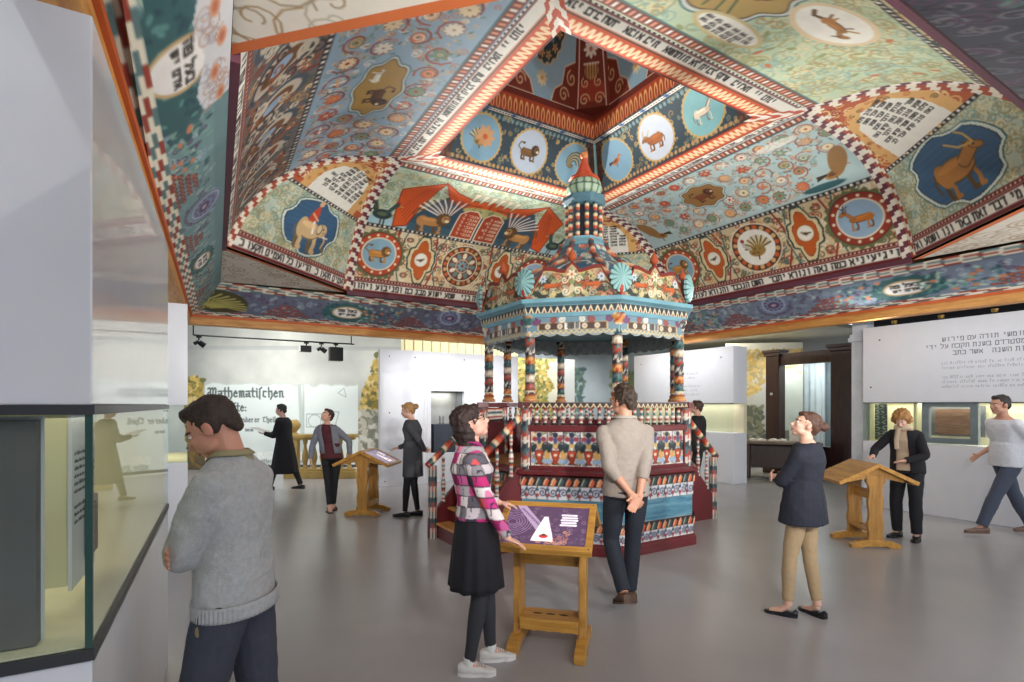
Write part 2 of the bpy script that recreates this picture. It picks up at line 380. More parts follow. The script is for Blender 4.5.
        if kind == 'deer':
            c.line(P((hx, hy+.05), (hx-.1, hy+.36)), .035*s, BK); c.line(P((hx-.03, hy+.17), (hx+.14, hy+.34)), .03*s, BK); c.line(P((hx-.04, hy+.16), (hx-.24, hy+.3)), .03*s, BK)
        if kind == 'horse': c.line(P((.3, .2), (hx-.1, hy+.08)), .05*s, dk)
    c.ell(X(-.05), Yv(H*.45), L*.6*s, H*.3*s, tuple(min(255, int(v*1.18)) for v in col), a=.7)
def medallion(c, x, y, r, ring, inner, kind, col, f=1, dots=14):
    c.ell(x, y, r*1.12, r*1.12, (104, 112, 74), wob=.05, nw=22); c.ell(x, y, r, r, MR); c.ell(x, y, r*.97, r*.97, ring)
    for k in range(dots): a = 2*pi*k/dots; c.ell(x+cos(a)*r*.86, y+sin(a)*r*.86, r*.06, r*.06, CR)
    c.ell(x, y, r*.76, r*.76, CR); c.ell(x, y, r*.7, r*.7, inner); beast(c, x-f*.06*r, y-.02*r, r*.78, kind, col, f=f)
def quatrefoil(c, x, y, w, h, kind='bird', f=1):
    for g, col in ((1.42, (214, 200, 160)), (1.34, (52, 72, 70)), (1.2, (226, 206, 160)), (.92, (120, 60, 30)), (.88, (196, 92, 30))):
        pts = []
        for i in range(48):
            a = 2*pi*i/48; u, v = cos(a), sin(a); k = abs(v)
            r_ = 1-.20*math.exp(-((abs(a % pi-pi/2)-.75)/.22)**2)+.18*k**14
            if g > 1: r_ *= 1+.035*cos(a*14)
            pts.append((x+w*.5*g*u*r_, y+h*.5*g*v*r_*(1.0 if g < 1 else .9)))
        c.poly(pts, col)
    c.ell(x, y, w*.33, w*.35, (120, 60, 30)); c.ell(x, y, w*.31, w*.33, CR); c.ell(x, y, w*.25, w*.27, WH); beast(c, x, y-.02*w, w*.34, kind, (104, 90, 60), f=f)
def rosette(c, x, y, r):
    c.ell(x, y, r, r, CR); c.ell(x, y, r*.95, r*.95, (92, 52, 34))
    for k in range(20): a = 2*pi*k/20; c.ell(x+cos(a)*r*.82, y+sin(a)*r*.82, r*.09, r*.09, (214, 178, 120) if k % 2 else OR)
    c.ring(x, y, r*.7, r*.05, CR); c.ell(x, y, r*.64, r*.64, (120, 60, 40))
    for k in range(12): a = 2*pi*k/12; c.ell(x+cos(a)*r*.48, y+sin(a)*r*.48, r*.15, r*.1, CR if k % 2 else (110, 140, 140), rot=a)
    c.ring(x, y, r*.3, r*.04, CR); petals(c, x, y, r*.26, 8, (130, 170, 180), RD)
def octo(c, x, y, w, h, fill, rim=(214, 226, 216)):
    for g, col in ((1.1, TEAL), (1.07, rim), (1., NV), (.97, fill)):
        q = []
        for i in range(32):
            a = 2*pi*(i+.5)/32; k = .9+.12*(1 if i % 8 in (0, 3, 4, 7) else 0)+(.1 if i % 8 in (1, 2) else 0)
            q.append((x+w*.5*g*cos(a)*k, y+h*.5*g*sin(a)*k))
        c.poly(q, col)
def text_lines(c, x0, x1, y0, y1, dy, col=(36, 34, 34), seed=3, inside=None):
    R = random.Random(seed); y = y1; W = 'אשר ידבר כל המלך שמע תורת משה עבד שמר חכם לב טוב נאה קדש רב סלה'.split()
    while y > y0:
        x = x1
        while x > x0:
            w = R.choice(W); lw = dy*.62
            if inside is None or (inside(x, y) and inside(x-lw*len(w), y)): heb(c, w, x, y, dy*.52, col, w=dy*.42, t=dy*.15)
            x -= dy*.5*(len(w)+1)
        y -= dy
def cartouche(c, x, y, rx, ry, fill, rim=(206, 214, 208)):
    c.ell(x, y, rx*1.1, ry*1.14, TEAL, wob=.07, nw=8); c.ell(x, y, rx*1.07, ry*1.1, rim, wob=.07, nw=8); c.ell(x, y, rx, ry, (80, 60, 36), wob=.07, nw=8); c.ell(x, y, rx*.97, ry*.96, fill, wob=.07, nw=8)

FL = 2.92                                     # developed height of the vault faces
FLOW = [(214, 120, 78), (236, 214, 176), (198, 74, 46), (226, 170, 120), (120, 150, 120), (236, 226, 210)]
def text_band(c, hw, words):
    words = (words+' ')*3; words = words[:int(2*hw/.074)]
    c.rect(-hw, 0, hw, .28, (110, 34, 34)); c.rect(-hw, .055, hw, .195, WH); c.rect(-hw, .215, hw, .222, CR)
    for k in range(int(hw*2/.06)): c.ell(-hw+k*.06, .25, .013, .013, CR)
    heb(c, words, hw-.05, .08, .09, w=.066, t=.022, gap=.14)
BAND = {0: 'כמ ופניבוע ויהוו אמר ה עשרה בניך שמע ישוע מבנ', 1: 'אל ויגיעיניא כמה נאה ונורא יתברך השם הנכבד והנורא לעולם ועד',
        2: 'ברוך אתה בבואך וברוך אתה בצאתך סלה', 3: 'שאו ידיכם קדש וברכו את יי שמע ישראל'}
def main_face(k):
    hw = 2.3; c = Canvas(2*hw, FL, 90, CR, -hw, 0)
    low = {0: (222, 206, 170), 1: (214, 196, 158), 2: (200, 190, 150), 3: (112, 104, 104)}[k]
    up = {0: PG, 1: (178, 202, 204), 2: (190, 208, 178), 3: (150, 176, 196)}[k]
    c.rect(-hw, .28, hw, 1.28, low); c.rect(-hw, 1.28, hw, FL, up)
    curls(c, -hw, .3, hw, 1.25, 420, .075, [(96, 92, 54), (150, 60, 40), (70, 92, 92), (206, 160, 100), (240, 230, 206)], .018, 10+k)
    for X in (-2.1, -1.15, -.72, -.5, .5, .72, 1.15, 2.1):
        for Y_ in (.42, 1.12): c.ell(X, Y_, .07, .05, (60, 84, 80)); petals(c, X, Y_, .06, 6, (206, 120, 80), CR)
    for X in (-1.32, -.58, .58, 1.32):
        c.line([(X-.1, .28), (X+.04, .7), (X-.08, 1.25)], .03, RD); c.line([(X+.08, .28), (X-.04, .7), (X+.1, 1.25)], .02, TEAL)
    if k == 3:
        for i, X in enumerate((-1.7, -1.05, -.4, .25, .9, 1.6)):
            c.ell(X, .76, .25, .44, (70, 84, 96), rot=.3); c.ell(X, .76, .2, .36, (196, 184, 168), rot=.3); c.ell(X, .76, .14, .26, (110, 70, 40), rot=.3); c.ell(X, .76, .08, .14, (140, 170, 200), rot=.3)
            curls(c, X-.3, .3, X+.3, 1.2, 14, .12, [(60, 50, 50), (200, 190, 170), (150, 84, 44)], .03, 50+i)
    else:
        kk = {0: ('lion', 'lion'), 1: ('lion', 'deer'), 2: ('horse', 'ox')}[k]
        medallion(c, -1.66, .76, .42, (188, 76, 40), (140, 178, 200), kk[0], (200, 140, 70), f=1)
        medallion(c, 1.66, .76, .42, (150, 54, 36), (150, 180, 206), kk[1], (196, 116, 44), f=-1)
        quatrefoil(c, -.86, .76, .42, .74); quatrefoil(c, .86, .76, .42, .74, f=-1)
        if k == 1:
            rosette(c, 0, .76, .46); c.ell(0, .76, .34, .34, WH); beast(c, 0, .74, .42, 'turkey', OL, f=-1)
        else: rosette(c, 0, .76, .44)
    checks(c, -hw, hw, 1.3, .07, WH, (196, 190, 180), .085)
    text_band(c, hw, BAND[k])
    if k == 0:
        curls(c, -hw, 1.36, hw, 2.8, 800, .07, [(150, 150, 96), (120, 150, 130), (214, 196, 140)], .012, 77)
        c.rect(-2.0, 1.34, 2.0, 1.5, (168, 206, 218)); c.rect(-1.3, 1.34, 1.3, 1.62, (60, 92, 110))
        c.poly([(-1.35, 1.5), (-.75, 2.35), (-.2, 2.25), (.9, 2.3), (1.4, 1.5)], (50, 78, 96))
        # draped cloth
        for s in (-1, 1):
            c.poly([(s*1.0, 2.62), (s*1.62, 2.2), (s*1.55, 1.34), (s*1.32, 1.4), (s*1.15, 1.95)], (214, 88, 32), edge=(150, 50, 20), et=.02)
            for q in range(5): c.line([(s*(1.05+.05*q), 2.5-.04*q), (s*(1.36+.04*q), 1.5+.05*q)], .014, (170, 60, 24))
            c.poly([(s*1.02, 2.64), (s*.75, 2.15), (s*.35, 2.0), (0, 2.12), (0, 2.36), (s*.35, 2.3), (s*.7, 2.42)], (222, 92, 34), edge=(150, 50, 20), et=.02)
            for q in range(3): c.line([(s*.95, 2.5-.06*q), (s*.6, 2.2-.05*q), (s*.15, 2.14+.03*q)], .014, (170, 60, 24))
            # griffin with striped wing
            for q in range(16): a_ = 1.2+q*.11; c.line([(s*.66, 1.7), (s*(.62-.36*cos(a_)*1.0), 1.72+.3*sin(a_)), (s*(.62-.62*cos(a_)), 1.78+.42*sin(a_))], .03, (236, 232, 224) if q % 2 else (96, 80, 86))
            beast(c, s*.92, 1.58, .5, 'lion', (186, 134, 78), f=-s)
        c.ell(0, 2.02, .45, .12, (190, 184, 120)); curls(c, -.4, 1.92, .4, 2.1, 20, .05, [TEAL, (150, 130, 60)], .012, 5)
        for s in (-1, 1):
            c.poly([(s*.03, 1.34), (s*.46, 1.34), (s*.44, 1.9), (s*.3, 2.02), (s*.14, 2.02), (s*.03, 1.9)], (178, 66, 34), edge=CR, et=.025)
            for q in range(6): heb(c, 'שמע לא'[:5+q % 2] if s > 0 else 'אנכי לא'[:6], s*.24+.17, 1.86-.09*q, .045, CR, w=.045, t=.014)
        for q in range(6): c.poly([(-.42+.16*q, 2.52), (-.3+.16*q, 2.52), (-.33+.16*q, 2.4), (-.4+.16*q, 2.22), (-.42+.16*q, 2.36)], (236, 230, 206), edge=(170, 140, 90), et=.012)
        beast(c, -1.78, 1.58, .55, 'rooster', BR, f=1); beast(c, 1.78, 1.58, .55, 'rooster', BR, f=-1)
    elif k == 1:
        scrolls(c, -hw, 1.4, hw, 2.72, .31, [(176, 104, 84), (150, 78, 60), (190, 130, 110)], FLOW, .018, 31, mask=lambda x, y: ((x+.25)/.48)**2+((y-2.15)/.38)**2 > 1 and not (abs(x) > 1.35 and y < 1.85) and not abs(x) > 1.95)
        cartouche(c, -.25, 2.12, .36, .28, (150, 110, 60)); beast(c, -.25, 2.1, .3, 'lion', (120, 62, 30)); 
        for s in (-1, 1): beast(c, s*1.62, 1.58, .42, 'bird', (170, 120, 60), f=s); c.ell(s*1.75, 1.8, .12, .26, (150, 110, 60), rot=-s*.4)
        c.ell(1.4, 1.42, .3, .06, TEAL); c.ell(1.3, 2.55, .3, .08, WH, a=.7)
    elif k == 2:
        curls(c, -hw, 1.36, hw, 2.8, 700, .12, [(168, 172, 120), (140, 176, 166), (226, 214, 170), (176, 150, 100)], .014, 78)
        for q in range(50): a_, b_ = random.uniform(-hw, hw), random.uniform(1.4, 2.8); c.ell(a_, b_, .05, .025, (200, 120, 80) if q % 3 == 0 else (150, 160, 110), rot=a_*5)
        cartouche(c, .75, 2.05, .62, .4, (176, 150, 90)); beast(c, .55, 2.0, .36, 'ox', (112, 62, 36)); beast(c, 1.0, 2.05, .34, 'ox', (100, 54, 34), f=-1)
        for q in range(6): c.line([(.8, 1.75), (.4+.15*q, 2.4)], .02, (70, 92, 60))
        c.ell(-.35, 1.85, .5, .3, (226, 206, 170)); c.ell(-.35, 1.85, .44, .25, WH); beast(c, -.35, 1.85, .36, 'fox', (176, 120, 62), f=-1)
        c.ell(.2, 2.5, .46, .16, (206, 190, 140)); c.ell(.2, 2.5, .4, .125, WH); text_lines(c, -.15, .55, 2.4, 2.57, .06, inside=lambda x, y: ((x-.2)/.38)**2+((y+.02-2.5)/.12)**2 < 1)
    else:
        scrolls(c, -hw, 1.4, hw, 2.72, .36, [(164, 66, 52), (140, 60, 56)], FLOW, .022, 35, mask=lambda x, y: ((x-.1)/.72)**2+((y-2.1)/.36)**2 > 1)
        cartouche(c, .1, 2.08, .56, .25, (176, 140, 72)); beast(c, .25, 2.12, .3, 'lion', (84, 48, 26), f=1); beast(c, -.15, 2.0, .22, 'hare', (236, 230, 214), f=-1)
    checks(c, -hw, hw, 2.84, .12, WH, PK, .07, (120, 60, 50)); c.rect(-hw, 2.76, hw, 2.78, TEAL)
    return c
def chamfer_face(k):
    hw = 1.5; c = Canvas(2*hw, FL, 90, (190, 206, 190), -hw, 0)
    curls(c, -hw, .3, hw, 1.3, 620, .09, [(150, 150, 110), (130, 160, 150), (226, 214, 170), (170, 150, 100)], .013, 90+k)
    text_band(c, hw, {0: 'קדוש קדוש מלא כל הארץ', 1: 'ונו ושמע ואל מי דבר זאת באר', 2: 'טוב להודות', 3: 'כל העמים תקעו כף הריעו'}[k])
    octo(c, 0, .78, 1.15 if k != 1 else 1.3, .92, (52, 92, 128))
    for q in range(9): c.line([(-.5, .45+.08*q), (.5, .5+.08*q)], .008, (80, 124, 158), a=.6)
    if k == 3: beast(c, -.04, .72, .5, 'elephant', (206, 176, 130))
    elif k == 1: beast(c, -.05, .74, .58, 'ox', (176, 120, 56))
    elif k == 0: beast(c, 0, .76, .5, 'lion', (214, 176, 120))
    else: beast(c, 0, .76, .5, 'deer', (190, 140, 80))
    checks(c, -hw, hw, 1.3, .06, WH, (196, 190, 180), .075)
    c.rect(-hw, 1.33, hw, FL, (186, 92, 52) if k != 0 else (170, 90, 60))
    curls(c, -hw, 1.36, hw, FL, 420, .085, [(236, 200, 140), (226, 176, 110), (240, 222, 190), (150, 60, 40)], .024, 60+k)
    c.poly([(-.66, 1.33), (-.62, 1.75), (-.45, 2.15), (0, 2.4), (.45, 2.15), (.62, 1.75), (.66, 1.33)], (224, 176, 110))
    curls(c, -.62, 1.36, .62, 2.36, 90, .04, [(120, 90, 50), (200, 110, 60)], .014, 66)
    c.poly([(-.5, 1.33), (-.47, 1.72), (-.33, 2.05), (0, 2.22), (.33, 2.05), (.47, 1.72), (.5, 1.33)], WH)
    text_lines(c, -.44, .44, 1.5, 2.12, .085, inside=lambda x, y: abs(x) < .47-.18*max(0, (y-1.7)/.45)**1.3)
    return c
# ------------------------------------------------------------------ the painted roof
PAINT = paint_mat('painted_boards', .65, .10)
def rotk(k, a, o, z):                       # side k: along a, outward o
    for _ in range(1):
        if k == 0: x, y = a, o
        elif k == 1: x, y = o, -a
        elif k == 2: x, y = -a, -o
        else: x, y = -o, a
    return np.stack([CX+x, CY+y, np.broadcast_to(z, np.shape(x))], -1)
def rotd(k, a, o, z):                       # chamfer between side k and side k+1
    th = -pi/4-k*pi/2
    # local frame: outward unit at 45 deg right of side k, right-hand unit
    th0 = pi/2-pi/4-k*pi/2
    ox, oy = cos(th0), sin(th0); rx, ry = sin(th0), -cos(th0)
    x = a*rx+o*ox; y = a*ry+o*oy
    return np.stack([CX+x, CY+y, np.broadcast_to(z, np.shape(x))], -1)
ctl = np.array([(4.12, 3.73), (3.86, 4.28), (3.45, 4.75), (2.8, 5.12), (1.95, 5.30)])
def catmull(P, n=60):
    out = []
    Q = np.vstack([2*P[0]-P[1], P, 2*P[-1]-P[-2]])
    for i in range(1, len(Q)-2):
        for t in np.linspace(0, 1, n, endpoint=False):
            out.append(.5*((2*Q[i])+(-Q[i-1]+Q[i+1])*t+(2*Q[i-1]-5*Q[i]+4*Q[i+1]-Q[i+2])*t*t+(-Q[i-1]+3*Q[i]-3*Q[i+1]+Q[i+2])*t**3))
    out.append(P[-1]); return np.array(out)
prof = catmull(ctl); sl = np.concatenate([[0], np.cumsum(np.hypot(*np.diff(prof, axis=0).T))])
def prof_at(t):
    s = t*sl[-1]; return np.interp(s, sl, prof[:, 0]), np.interp(s, sl, prof[:, 1])
def wid(o): return 1.95+.2*(o-1.95)/(4.12-1.95)
def arrows(C, edge, ym, wdt=.1, pal=((236, 228, 214), (110, 52, 70))):
    """notched stripe painted along an edge; edge = metres from it, ym = metres along it"""
    m = edge < wdt; ph = np.floor(ym/.09+np.where(edge < wdt*.5, .0, .5)+edge*3) % 2
    col = np.where(ph[..., None] > .5, np.array(pal[0]), np.array(pal[1]))
    C[m] = col[m]; return C

roof = empty('painted_roof', (CX, CY, 3.0), 0, 'huge hanging wooden roof, its vault painted all over with animals, flowers and lettering, above the carved pulpit', 'roof')
inv = Matrix.Translation((-CX, -CY, -3.0))
def warp(P):                                # the old building was not quite square: its left wall splays towards the visitor
    P = np.array(P, dtype=float); t = np.clip((-P[..., 0]-1.9)/2.6, 0, 1)
    P[..., 0] -= .042*(4.6-P[..., 1])*t
    P[..., 1] -= .30*np.clip((-P[..., 1]-1.9)/2.25, 0, 1.2); return P
def wbox(b, x0, x1, y0, y1, z0, z1):
    k = MB().box(x0, x1, y0, y1, z0, z1); b.add([tuple(p) for p in warp(np.array([tuple(v) for v in k.v]))], k.f)
def rgrid(name, P, C, kids=roof, mat=None):
    P = warp(P-np.array([CX, CY, 3.0])); return grid(name, P, C, mat or PAINT, kids)
for k in range(4):
    res = 86 if k < 2 else 70
    nx, ny = int(4.3*res), int(FL*res)
    T, S = np.meshgrid(np.linspace(0, 1, ny), np.linspace(-1, 1, nx), indexing='ij')
    o, z = prof_at(T); w = wid(o); a = S*w
    C = main_face(k).sample(a, T*FL)
    C = arrows(C, (1-np.abs(S))*w, T*FL)
    rgrid('vault_panel', rotk(k, a, o, z), C)
    nx, ny = int(2.8*res), int(FL*res)
    T, S = np.meshgrid(np.linspace(0, .985, ny), np.linspace(-1, 1, nx), indexing='ij')
    o, z = prof_at(T); w = wid(o); hw = (o-w)/sqrt(2); dist = (o+w)/sqrt(2); a = S*hw
    C = chamfer_face(k).sample(a, T*FL)
    C = arrows(C, (1-np.abs(S))*hw, T*FL, pal=((240, 232, 214), (176, 84, 60) if k != 0 else (110, 52, 70)))
    rgrid('corner_panel', rotd(k, a, dist, z), C)

# square collar round the lantern
for k in range(4):
    c = Canvas(3.95, .45, 110, WH, -1.975, 0)          # y: 0 inner .. .45 outer
    c.rect(-2, .0, 2, .26, (206, 88, 46)); c.rect(-2, 0, 2, .03, MR)
    fringe(c, -2, 2, .04, .2, (206, 88, 46), (244, 216, 176), .085)
    c.rect(-2, .26, 2, .275, BK); c.rect(-2, .275, 2, .29, PK)
    heb(c, 'ואני ברב חסדך אבוא ביתך אשתחוה אל היכל קדשך ביראתך יי נחני', 1.75, .325, .065, w=.05, t=.018, gap=.18)
    c.rect(-2, .415, 2, .43, MR); 
    for q in range(60): c.rect(-2+q*.067, .435, -2+q*.067+.03, .45, BK)
    ny, nx = 50, 360
    T, S = np.meshgrid(np.linspace(0, 1, ny), np.linspace(-1, 1, nx), indexing='ij')
    o = 1.5+.45*T; a = S*o; C = c.sample(a, T*.45)
    C = arrows(C, (1-np.abs(S))*o, T*.45+.02, .13, ((240, 232, 220), (196, 84, 54)))
    rgrid('lantern_collar', rotk(k, a, o, 5.30-.03*np.sin(T*pi)), C)
    # lantern wall with three medallions
    c = Canvas(3.0, .8, 110, (44, 66, 78), -1.5, 0)
    curls(c, -1.5, .02, 1.5, .78, 150, .045, [(206, 170, 100), (160, 130, 76), (120, 130, 110)], .014, 120+k)
    for q in range(40): c.ell(-1.5+q*.077, .05, .026, .035, (196, 150, 96)); c.ell(-1.5+q*.077, .75, .026, .03, (120, 150, 150))
    kinds = [('turkey', 'lion', 'bird'), ('bird', 'ox', 'horse'), ('deer', 'fox', 'lion'), ('hare', 'ox', 'bird')][k]
    for X, kd in zip((-.85, 0., .85), kinds):
        fill = {'lion': (190, 206, 224), 'ox': (206, 216, 230), 'horse': (130, 186, 190)}.get(kd, (130, 172, 196))
        c.ell(X, .4, .34, .36, (206, 170, 104), wob=.02, nw=30); c.ell(X, .4, .31, .33, fill)
        bc = {'lion': (120, 84, 40), 'ox': (170, 96, 40), 'horse': (230, 214, 190), 'turkey': OL}.get(kd, (206, 120, 70))
        if kd == 'bird' and k == 0:
            for q in range(7): c.spiral(X, .42, .26-.03*q, .016, (206, 176, 110) if q % 2 else (60, 60, 50), .8)
        else: beast(c, X-.02, .4, .27, kd, bc, f=(1 if k != 0 else 1) if kd != 'ox' else -1)
        if kd == 'turkey': petals(c, X+.05, .45, .16, 9, (214, 160, 110), OR)
    T, S = np.meshgrid(np.linspace(0, 1, 80), np.linspace(-1, 1, 300), indexing='ij')
    o = 1.5-.36*T+.05*np.sin(T*pi); a = S*o; C = c.sample(a, T*.8)
    e = (1-np.abs(S))*o; C[e < .03] = (150, 196, 196)
    m = (e >= .03) & (e < .16); C[m] = C[m]*.35+np.array((96, 40, 28))*.65
    rgrid('lantern_panel', rotk(k, a, o, 5.31+.66*T), C)
    # white inner collar with blue stars, and the fringed upstand
    c = Canvas(2.3, .12, 150, WH, -1.15, 0); c.rect(-1.2, .0, 1.2, .02, BK); c.rect(-1.2, .1, 1.2, .12, BK)
    for q in range(46): c.rect(-1.15+q*.05, .045, -1.12+q*.05, .075, (140, 110, 110))
    for q in range(5): petals(c, -.9+q*.45, .06, .055, 6, (70, 110, 160), NV)
    T, S = np.meshgrid(np.linspace(0, 1, 18), np.linspace(-1, 1, 300), indexing='ij')
    o = 1.04+.11*T; a = S*o; rgrid('lantern_ledge', rotk(k, a, o, 5.97+0*T), c.sample(a, T*.12))
    c = Canvas(2.1, .36, 130, (176, 70, 36), -1.05, 0); c.rect(-1.1, 0, 1.1, .02, NV)
    for q in range(22):
        x = -1.05+q*.098; c.ell(x, .12, .032, .11, (236, 196, 130)); c.ell(x, .1, .016, .08, (150, 50, 30))
    c.rect(-1.1, .27, 1.1, .36, (110, 40, 26))
    T, S = np.meshgrid(np.linspace(0, 1, 44), np.linspace(-1, 1, 260), indexing='ij')
    o = 1.04-.04*T; a = S*o; rgrid('lantern_fringe', rotk(k, a, o, 5.97+.36*T), c.sample(a, T*.36))
    # dome
    c = Canvas(1.7, 2.0, 90, (150, 190, 208), -.85, 0)
    for s in (-1, 1):
        c.poly([(s*.85, 0), (s*.2, 0), (s*.28, .2), (s*.45, .3), (s*.48, .55), (s*.85, .75)], (126, 48, 30), edge=CR, et=.02)
        c.spiral(s*.5, .16, .12, .025, (226, 196, 150)); c.spiral(s*.66, .42, .12, .025, (226, 196, 150), 1.3, 2)
    petals(c, -.02, .28, .12, 8, (226, 214, 170), (200, 160, 90))
    c.ell(0, .95, .36, .48, (206, 186, 140), wob=.04, nw=16); c.ell(0, .95, .33, .45, (36, 56, 62), wob=.04, nw=16)
    petals(c, 0, .95, .2, 8, (110, 140, 150), CR); 
    for q in range(10): a_ = 2*pi*q/10; petals(c, .24*cos(a_), .95+.35*sin(a_), .07, 5, (222, 176, 110), OR)
    c.rect(-.85, 1.5, .85, 2., (110, 60, 50)); petals(c, 0, 1.7, .2, 8, CR, OR)
    T, S = np.meshgrid(np.linspace(0, 1, 110), np.linspace(-1, 1, 100), indexing='ij')
    o = 1.0*np.cos(T*1.45)**.8; z = 6.33+1.45*np.sin(T*1.45); w = .62*o
    rgrid('dome_panel', rotk(k, S*w, o, z), c.sample(S*w*1.25, T*2.0))
    c = Canvas(.7, 2.0, 110, (120, 44, 30), -.35, 0)
    c.ell(0, .24, .26, .16, (160, 60, 36)); 
    for s in (-1, 1): c.spiral(s*.14, .12, .1, .022, (226, 190, 140)); c.spiral(s*.12, .36, .08, .02, (226, 190, 140), 1.2, 2); c.line([(s*.27, 0), (s*.2, 1.0), (s*.1, 2)], .02, CR)
    c.ell(0, .52, .13, .12, (190, 150, 90)); c.line([(-.13, .62), (.13, .62)], .03, CR)
    for q in range(5): c.ell(-.1+.05*q, .52, .012, .1, BR)
    petals(c, 0, .82, .13, 8, (236, 230, 214), (200, 120, 90)); petals(c, 0, 1.15, .11, 6, (200, 110, 80), CR); petals(c, 0, 1.45, .08, 6, (150, 170, 170), CR)
    tt, ss = np.meshgrid(np.linspace(0, 1, 12), np.linspace(-1, 1, 24), indexing='ij'); d0_, d1_ = 1.62/sqrt(2), 1.02*sqrt(2)
    rgrid('dome_corner', rotd(k, ss*(1-tt)*.30, d0_+(d1_-d0_)*tt, 6.33), np.zeros((12, 24, 3))+np.array((112, 44, 30)))
    hw = (o-w)/sqrt(2); rgrid('dome_rib', rotd(k, S[:, :]*hw, (o+w)/sqrt(2), z), c.sample(S*hw*1.2, T*2.0))

# lower cove between the wooden beam and the lettered band, and the flat corners
GS = [(86, 108, 112), (92, 96, 120), (70, 76, 96), (104, 136, 140)]
for k in range(4):
    c = Canvas(10.8, .9, (64, 64, 110, 84)[k], GS[k], -5.4, 0)
    R = random.Random(200+k)
    base = [(96, 102, 124), (112, 126, 146), (64, 72, 92), (110, 146, 148)][k]
    c.rect(-5.4, .17, 5.4, .74, base)
    curls(c, -5.4, .2, 5.4, .72, 520, .05, [(140, 160, 180), (84, 60, 90), (170, 186, 190)] if k != 2 else [(96, 110, 130), (120, 84, 110), (50, 56, 70)], .014, 210+k)
    SPOTS = {0: [(-3.13, 'f'), (-2.08, 'w'), (-1.45, 'v'), (-.85, 'f'), (-.04, 'r'), (.85, 'f'), (1.5, 'v'), (2.1, 'w'), (3.1, 'f'), (4.0, 'v')],
             1: [(-4.0, 'w'), (-3.3, 'f'), (-2.7, 'v'), (-2.0, 'f'), (-1.5, 'v'), (-.8, 'f'), (0, 'r'), (.9, 'f'), (1.45, 'v'), (2.0, 'w'), (2.6, 'v'), (3.2, 'f'), (3.9, 'f'), (4.6, 'v')],
             2: [(-4.5+.7*i, 'vfvffvrfvfvfvf'[i]) for i in range(14)],
             3: [(-4.6, 'f'), (-3.9, 'v'), (-2.85, 'V'), (-2.45, 'W'), (-1.45, 'v'), (-.95, 'f'), (-.2, 'r'), (.6, 'f'), (1.6, 'w'), (2.5, 'v'), (3.3, 'f'), (4.1, 'v')]}[k]
    for x, kind in SPOTS:
        if kind == 'r':
            for i in range(17):
                a = pi+pi*i/16; c.ell(x+.3*cos(a), .6+.3*sin(a), .026, .026, (66, 48, 84)); c.ell(x+.3*cos(a), .6+.3*sin(a), .012, .012, (170, 170, 190))
            c.ell(x, .6, .25, .24, (116, 132, 164)); c.ring(x, .6, .2, .012, (206, 206, 210)); c.ell(x, .58, .11, .08, (84, 64, 96)); c.ell(x, .58, .05, .035, (170, 150, 170))
            for i in range(12): a = 2*pi*i/12; c.ell(x+.155*cos(a), .59+.14*sin(a), .02, .02, (86, 60, 90))
        elif kind == 'f':
            for i in range(-4, 5):
                for j in range(4-abs(i)*3//4): c.ell(x+.085*i, .24+.085*j, .038, .034, (112, 48, 44)); c.ell(x+.085*i, .24+.085*j, .018, .015, (198, 120, 88))
        elif kind in 'vV':
            for i in range(60 if kind == 'v' else 150):
                c.ell(x+R.uniform(-.45, .45)*(1 if kind == 'v' else 1.5), R.uniform(.22, .7), .04, .022, R.choice([(60, 100, 108), (84, 130, 126), (120, 158, 146), (48, 80, 92), (160, 186, 170)]), rot=R.uniform(0, 3))
            for i in range(9): c.ell(x+R.uniform(-.4, .4), R.uniform(.26, .68), .04, .028, (196, 124, 92)); 
        elif kind in 'wW':
            g = 1. if kind == 'w' else 1.6
            c.ell(x, .45, .46*g, .27, (50, 92, 96), wob=.06, nw=15)
            for i in range(50): c.ell(x+R.uniform(-.4, .4)*g, R.uniform(.24, .68), .035, .02, R.choice([(90, 140, 136), (36, 74, 84)]), rot=R.uniform(0, 3))
            rx_, ry_ = (.28, .17) if kind == 'w' else (.21, .30)
            c.ell(x, .47, rx_, ry_, (196, 166, 120)); c.ell(x, .47, rx_-.03, ry_-.03, (234, 232, 228))
            heb(c, 'בעל פה', x+.16, .5, .06, w=.05, t=.02); heb(c, 'אדם יש', x+.15, .4, .05, w=.045, t=.018)
    if k == 3:
        c.poly([(-5.4, .9), (-5.4, .62)]+[(-5.4+.1*i, .62+.04*sin(i*1.1)) for i in range(1, 36)]+[(-1.9, .9)], (206, 208, 212))
        curls(c, -5.4, .64, -1.9, .88, 90, .08, [(150, 140, 150), (176, 130, 110)], .008, 5)
        for i in range(14): c.ell(-5.2+.25*i, .75+.06*(i % 2), .07, .045, (206, 150, 120)); c.ell(-5.2+.25*i, .75+.06*(i % 2), .04, .025, (180, 110, 84))
    if k == 2: curls(c, -5.4, .17, 5.4, .9, 900, .07, [(120, 126, 140), (50, 42, 60), (150, 146, 156), (120, 80, 120)], .012, 77)
    # stepped flame stripes under and over
    for (y0, y1) in ((0.0, .17 if k != 3 else .23), (.76, .9))[:1 if k >= 2 else 2]:
        n = 5; h = (y1-y0)/n
        for j in range(n):
            xx = -5.4-R.random()*.3
            while xx < 5.4:
                L = .18; c.rect(xx, y0+j*h, xx+L, y0+(j+1)*h, [(232, 224, 204), (150, 54, 40), (232, 226, 206), (92, 122, 124)][(j+int((xx+5)/L)) % 4]); xx += L
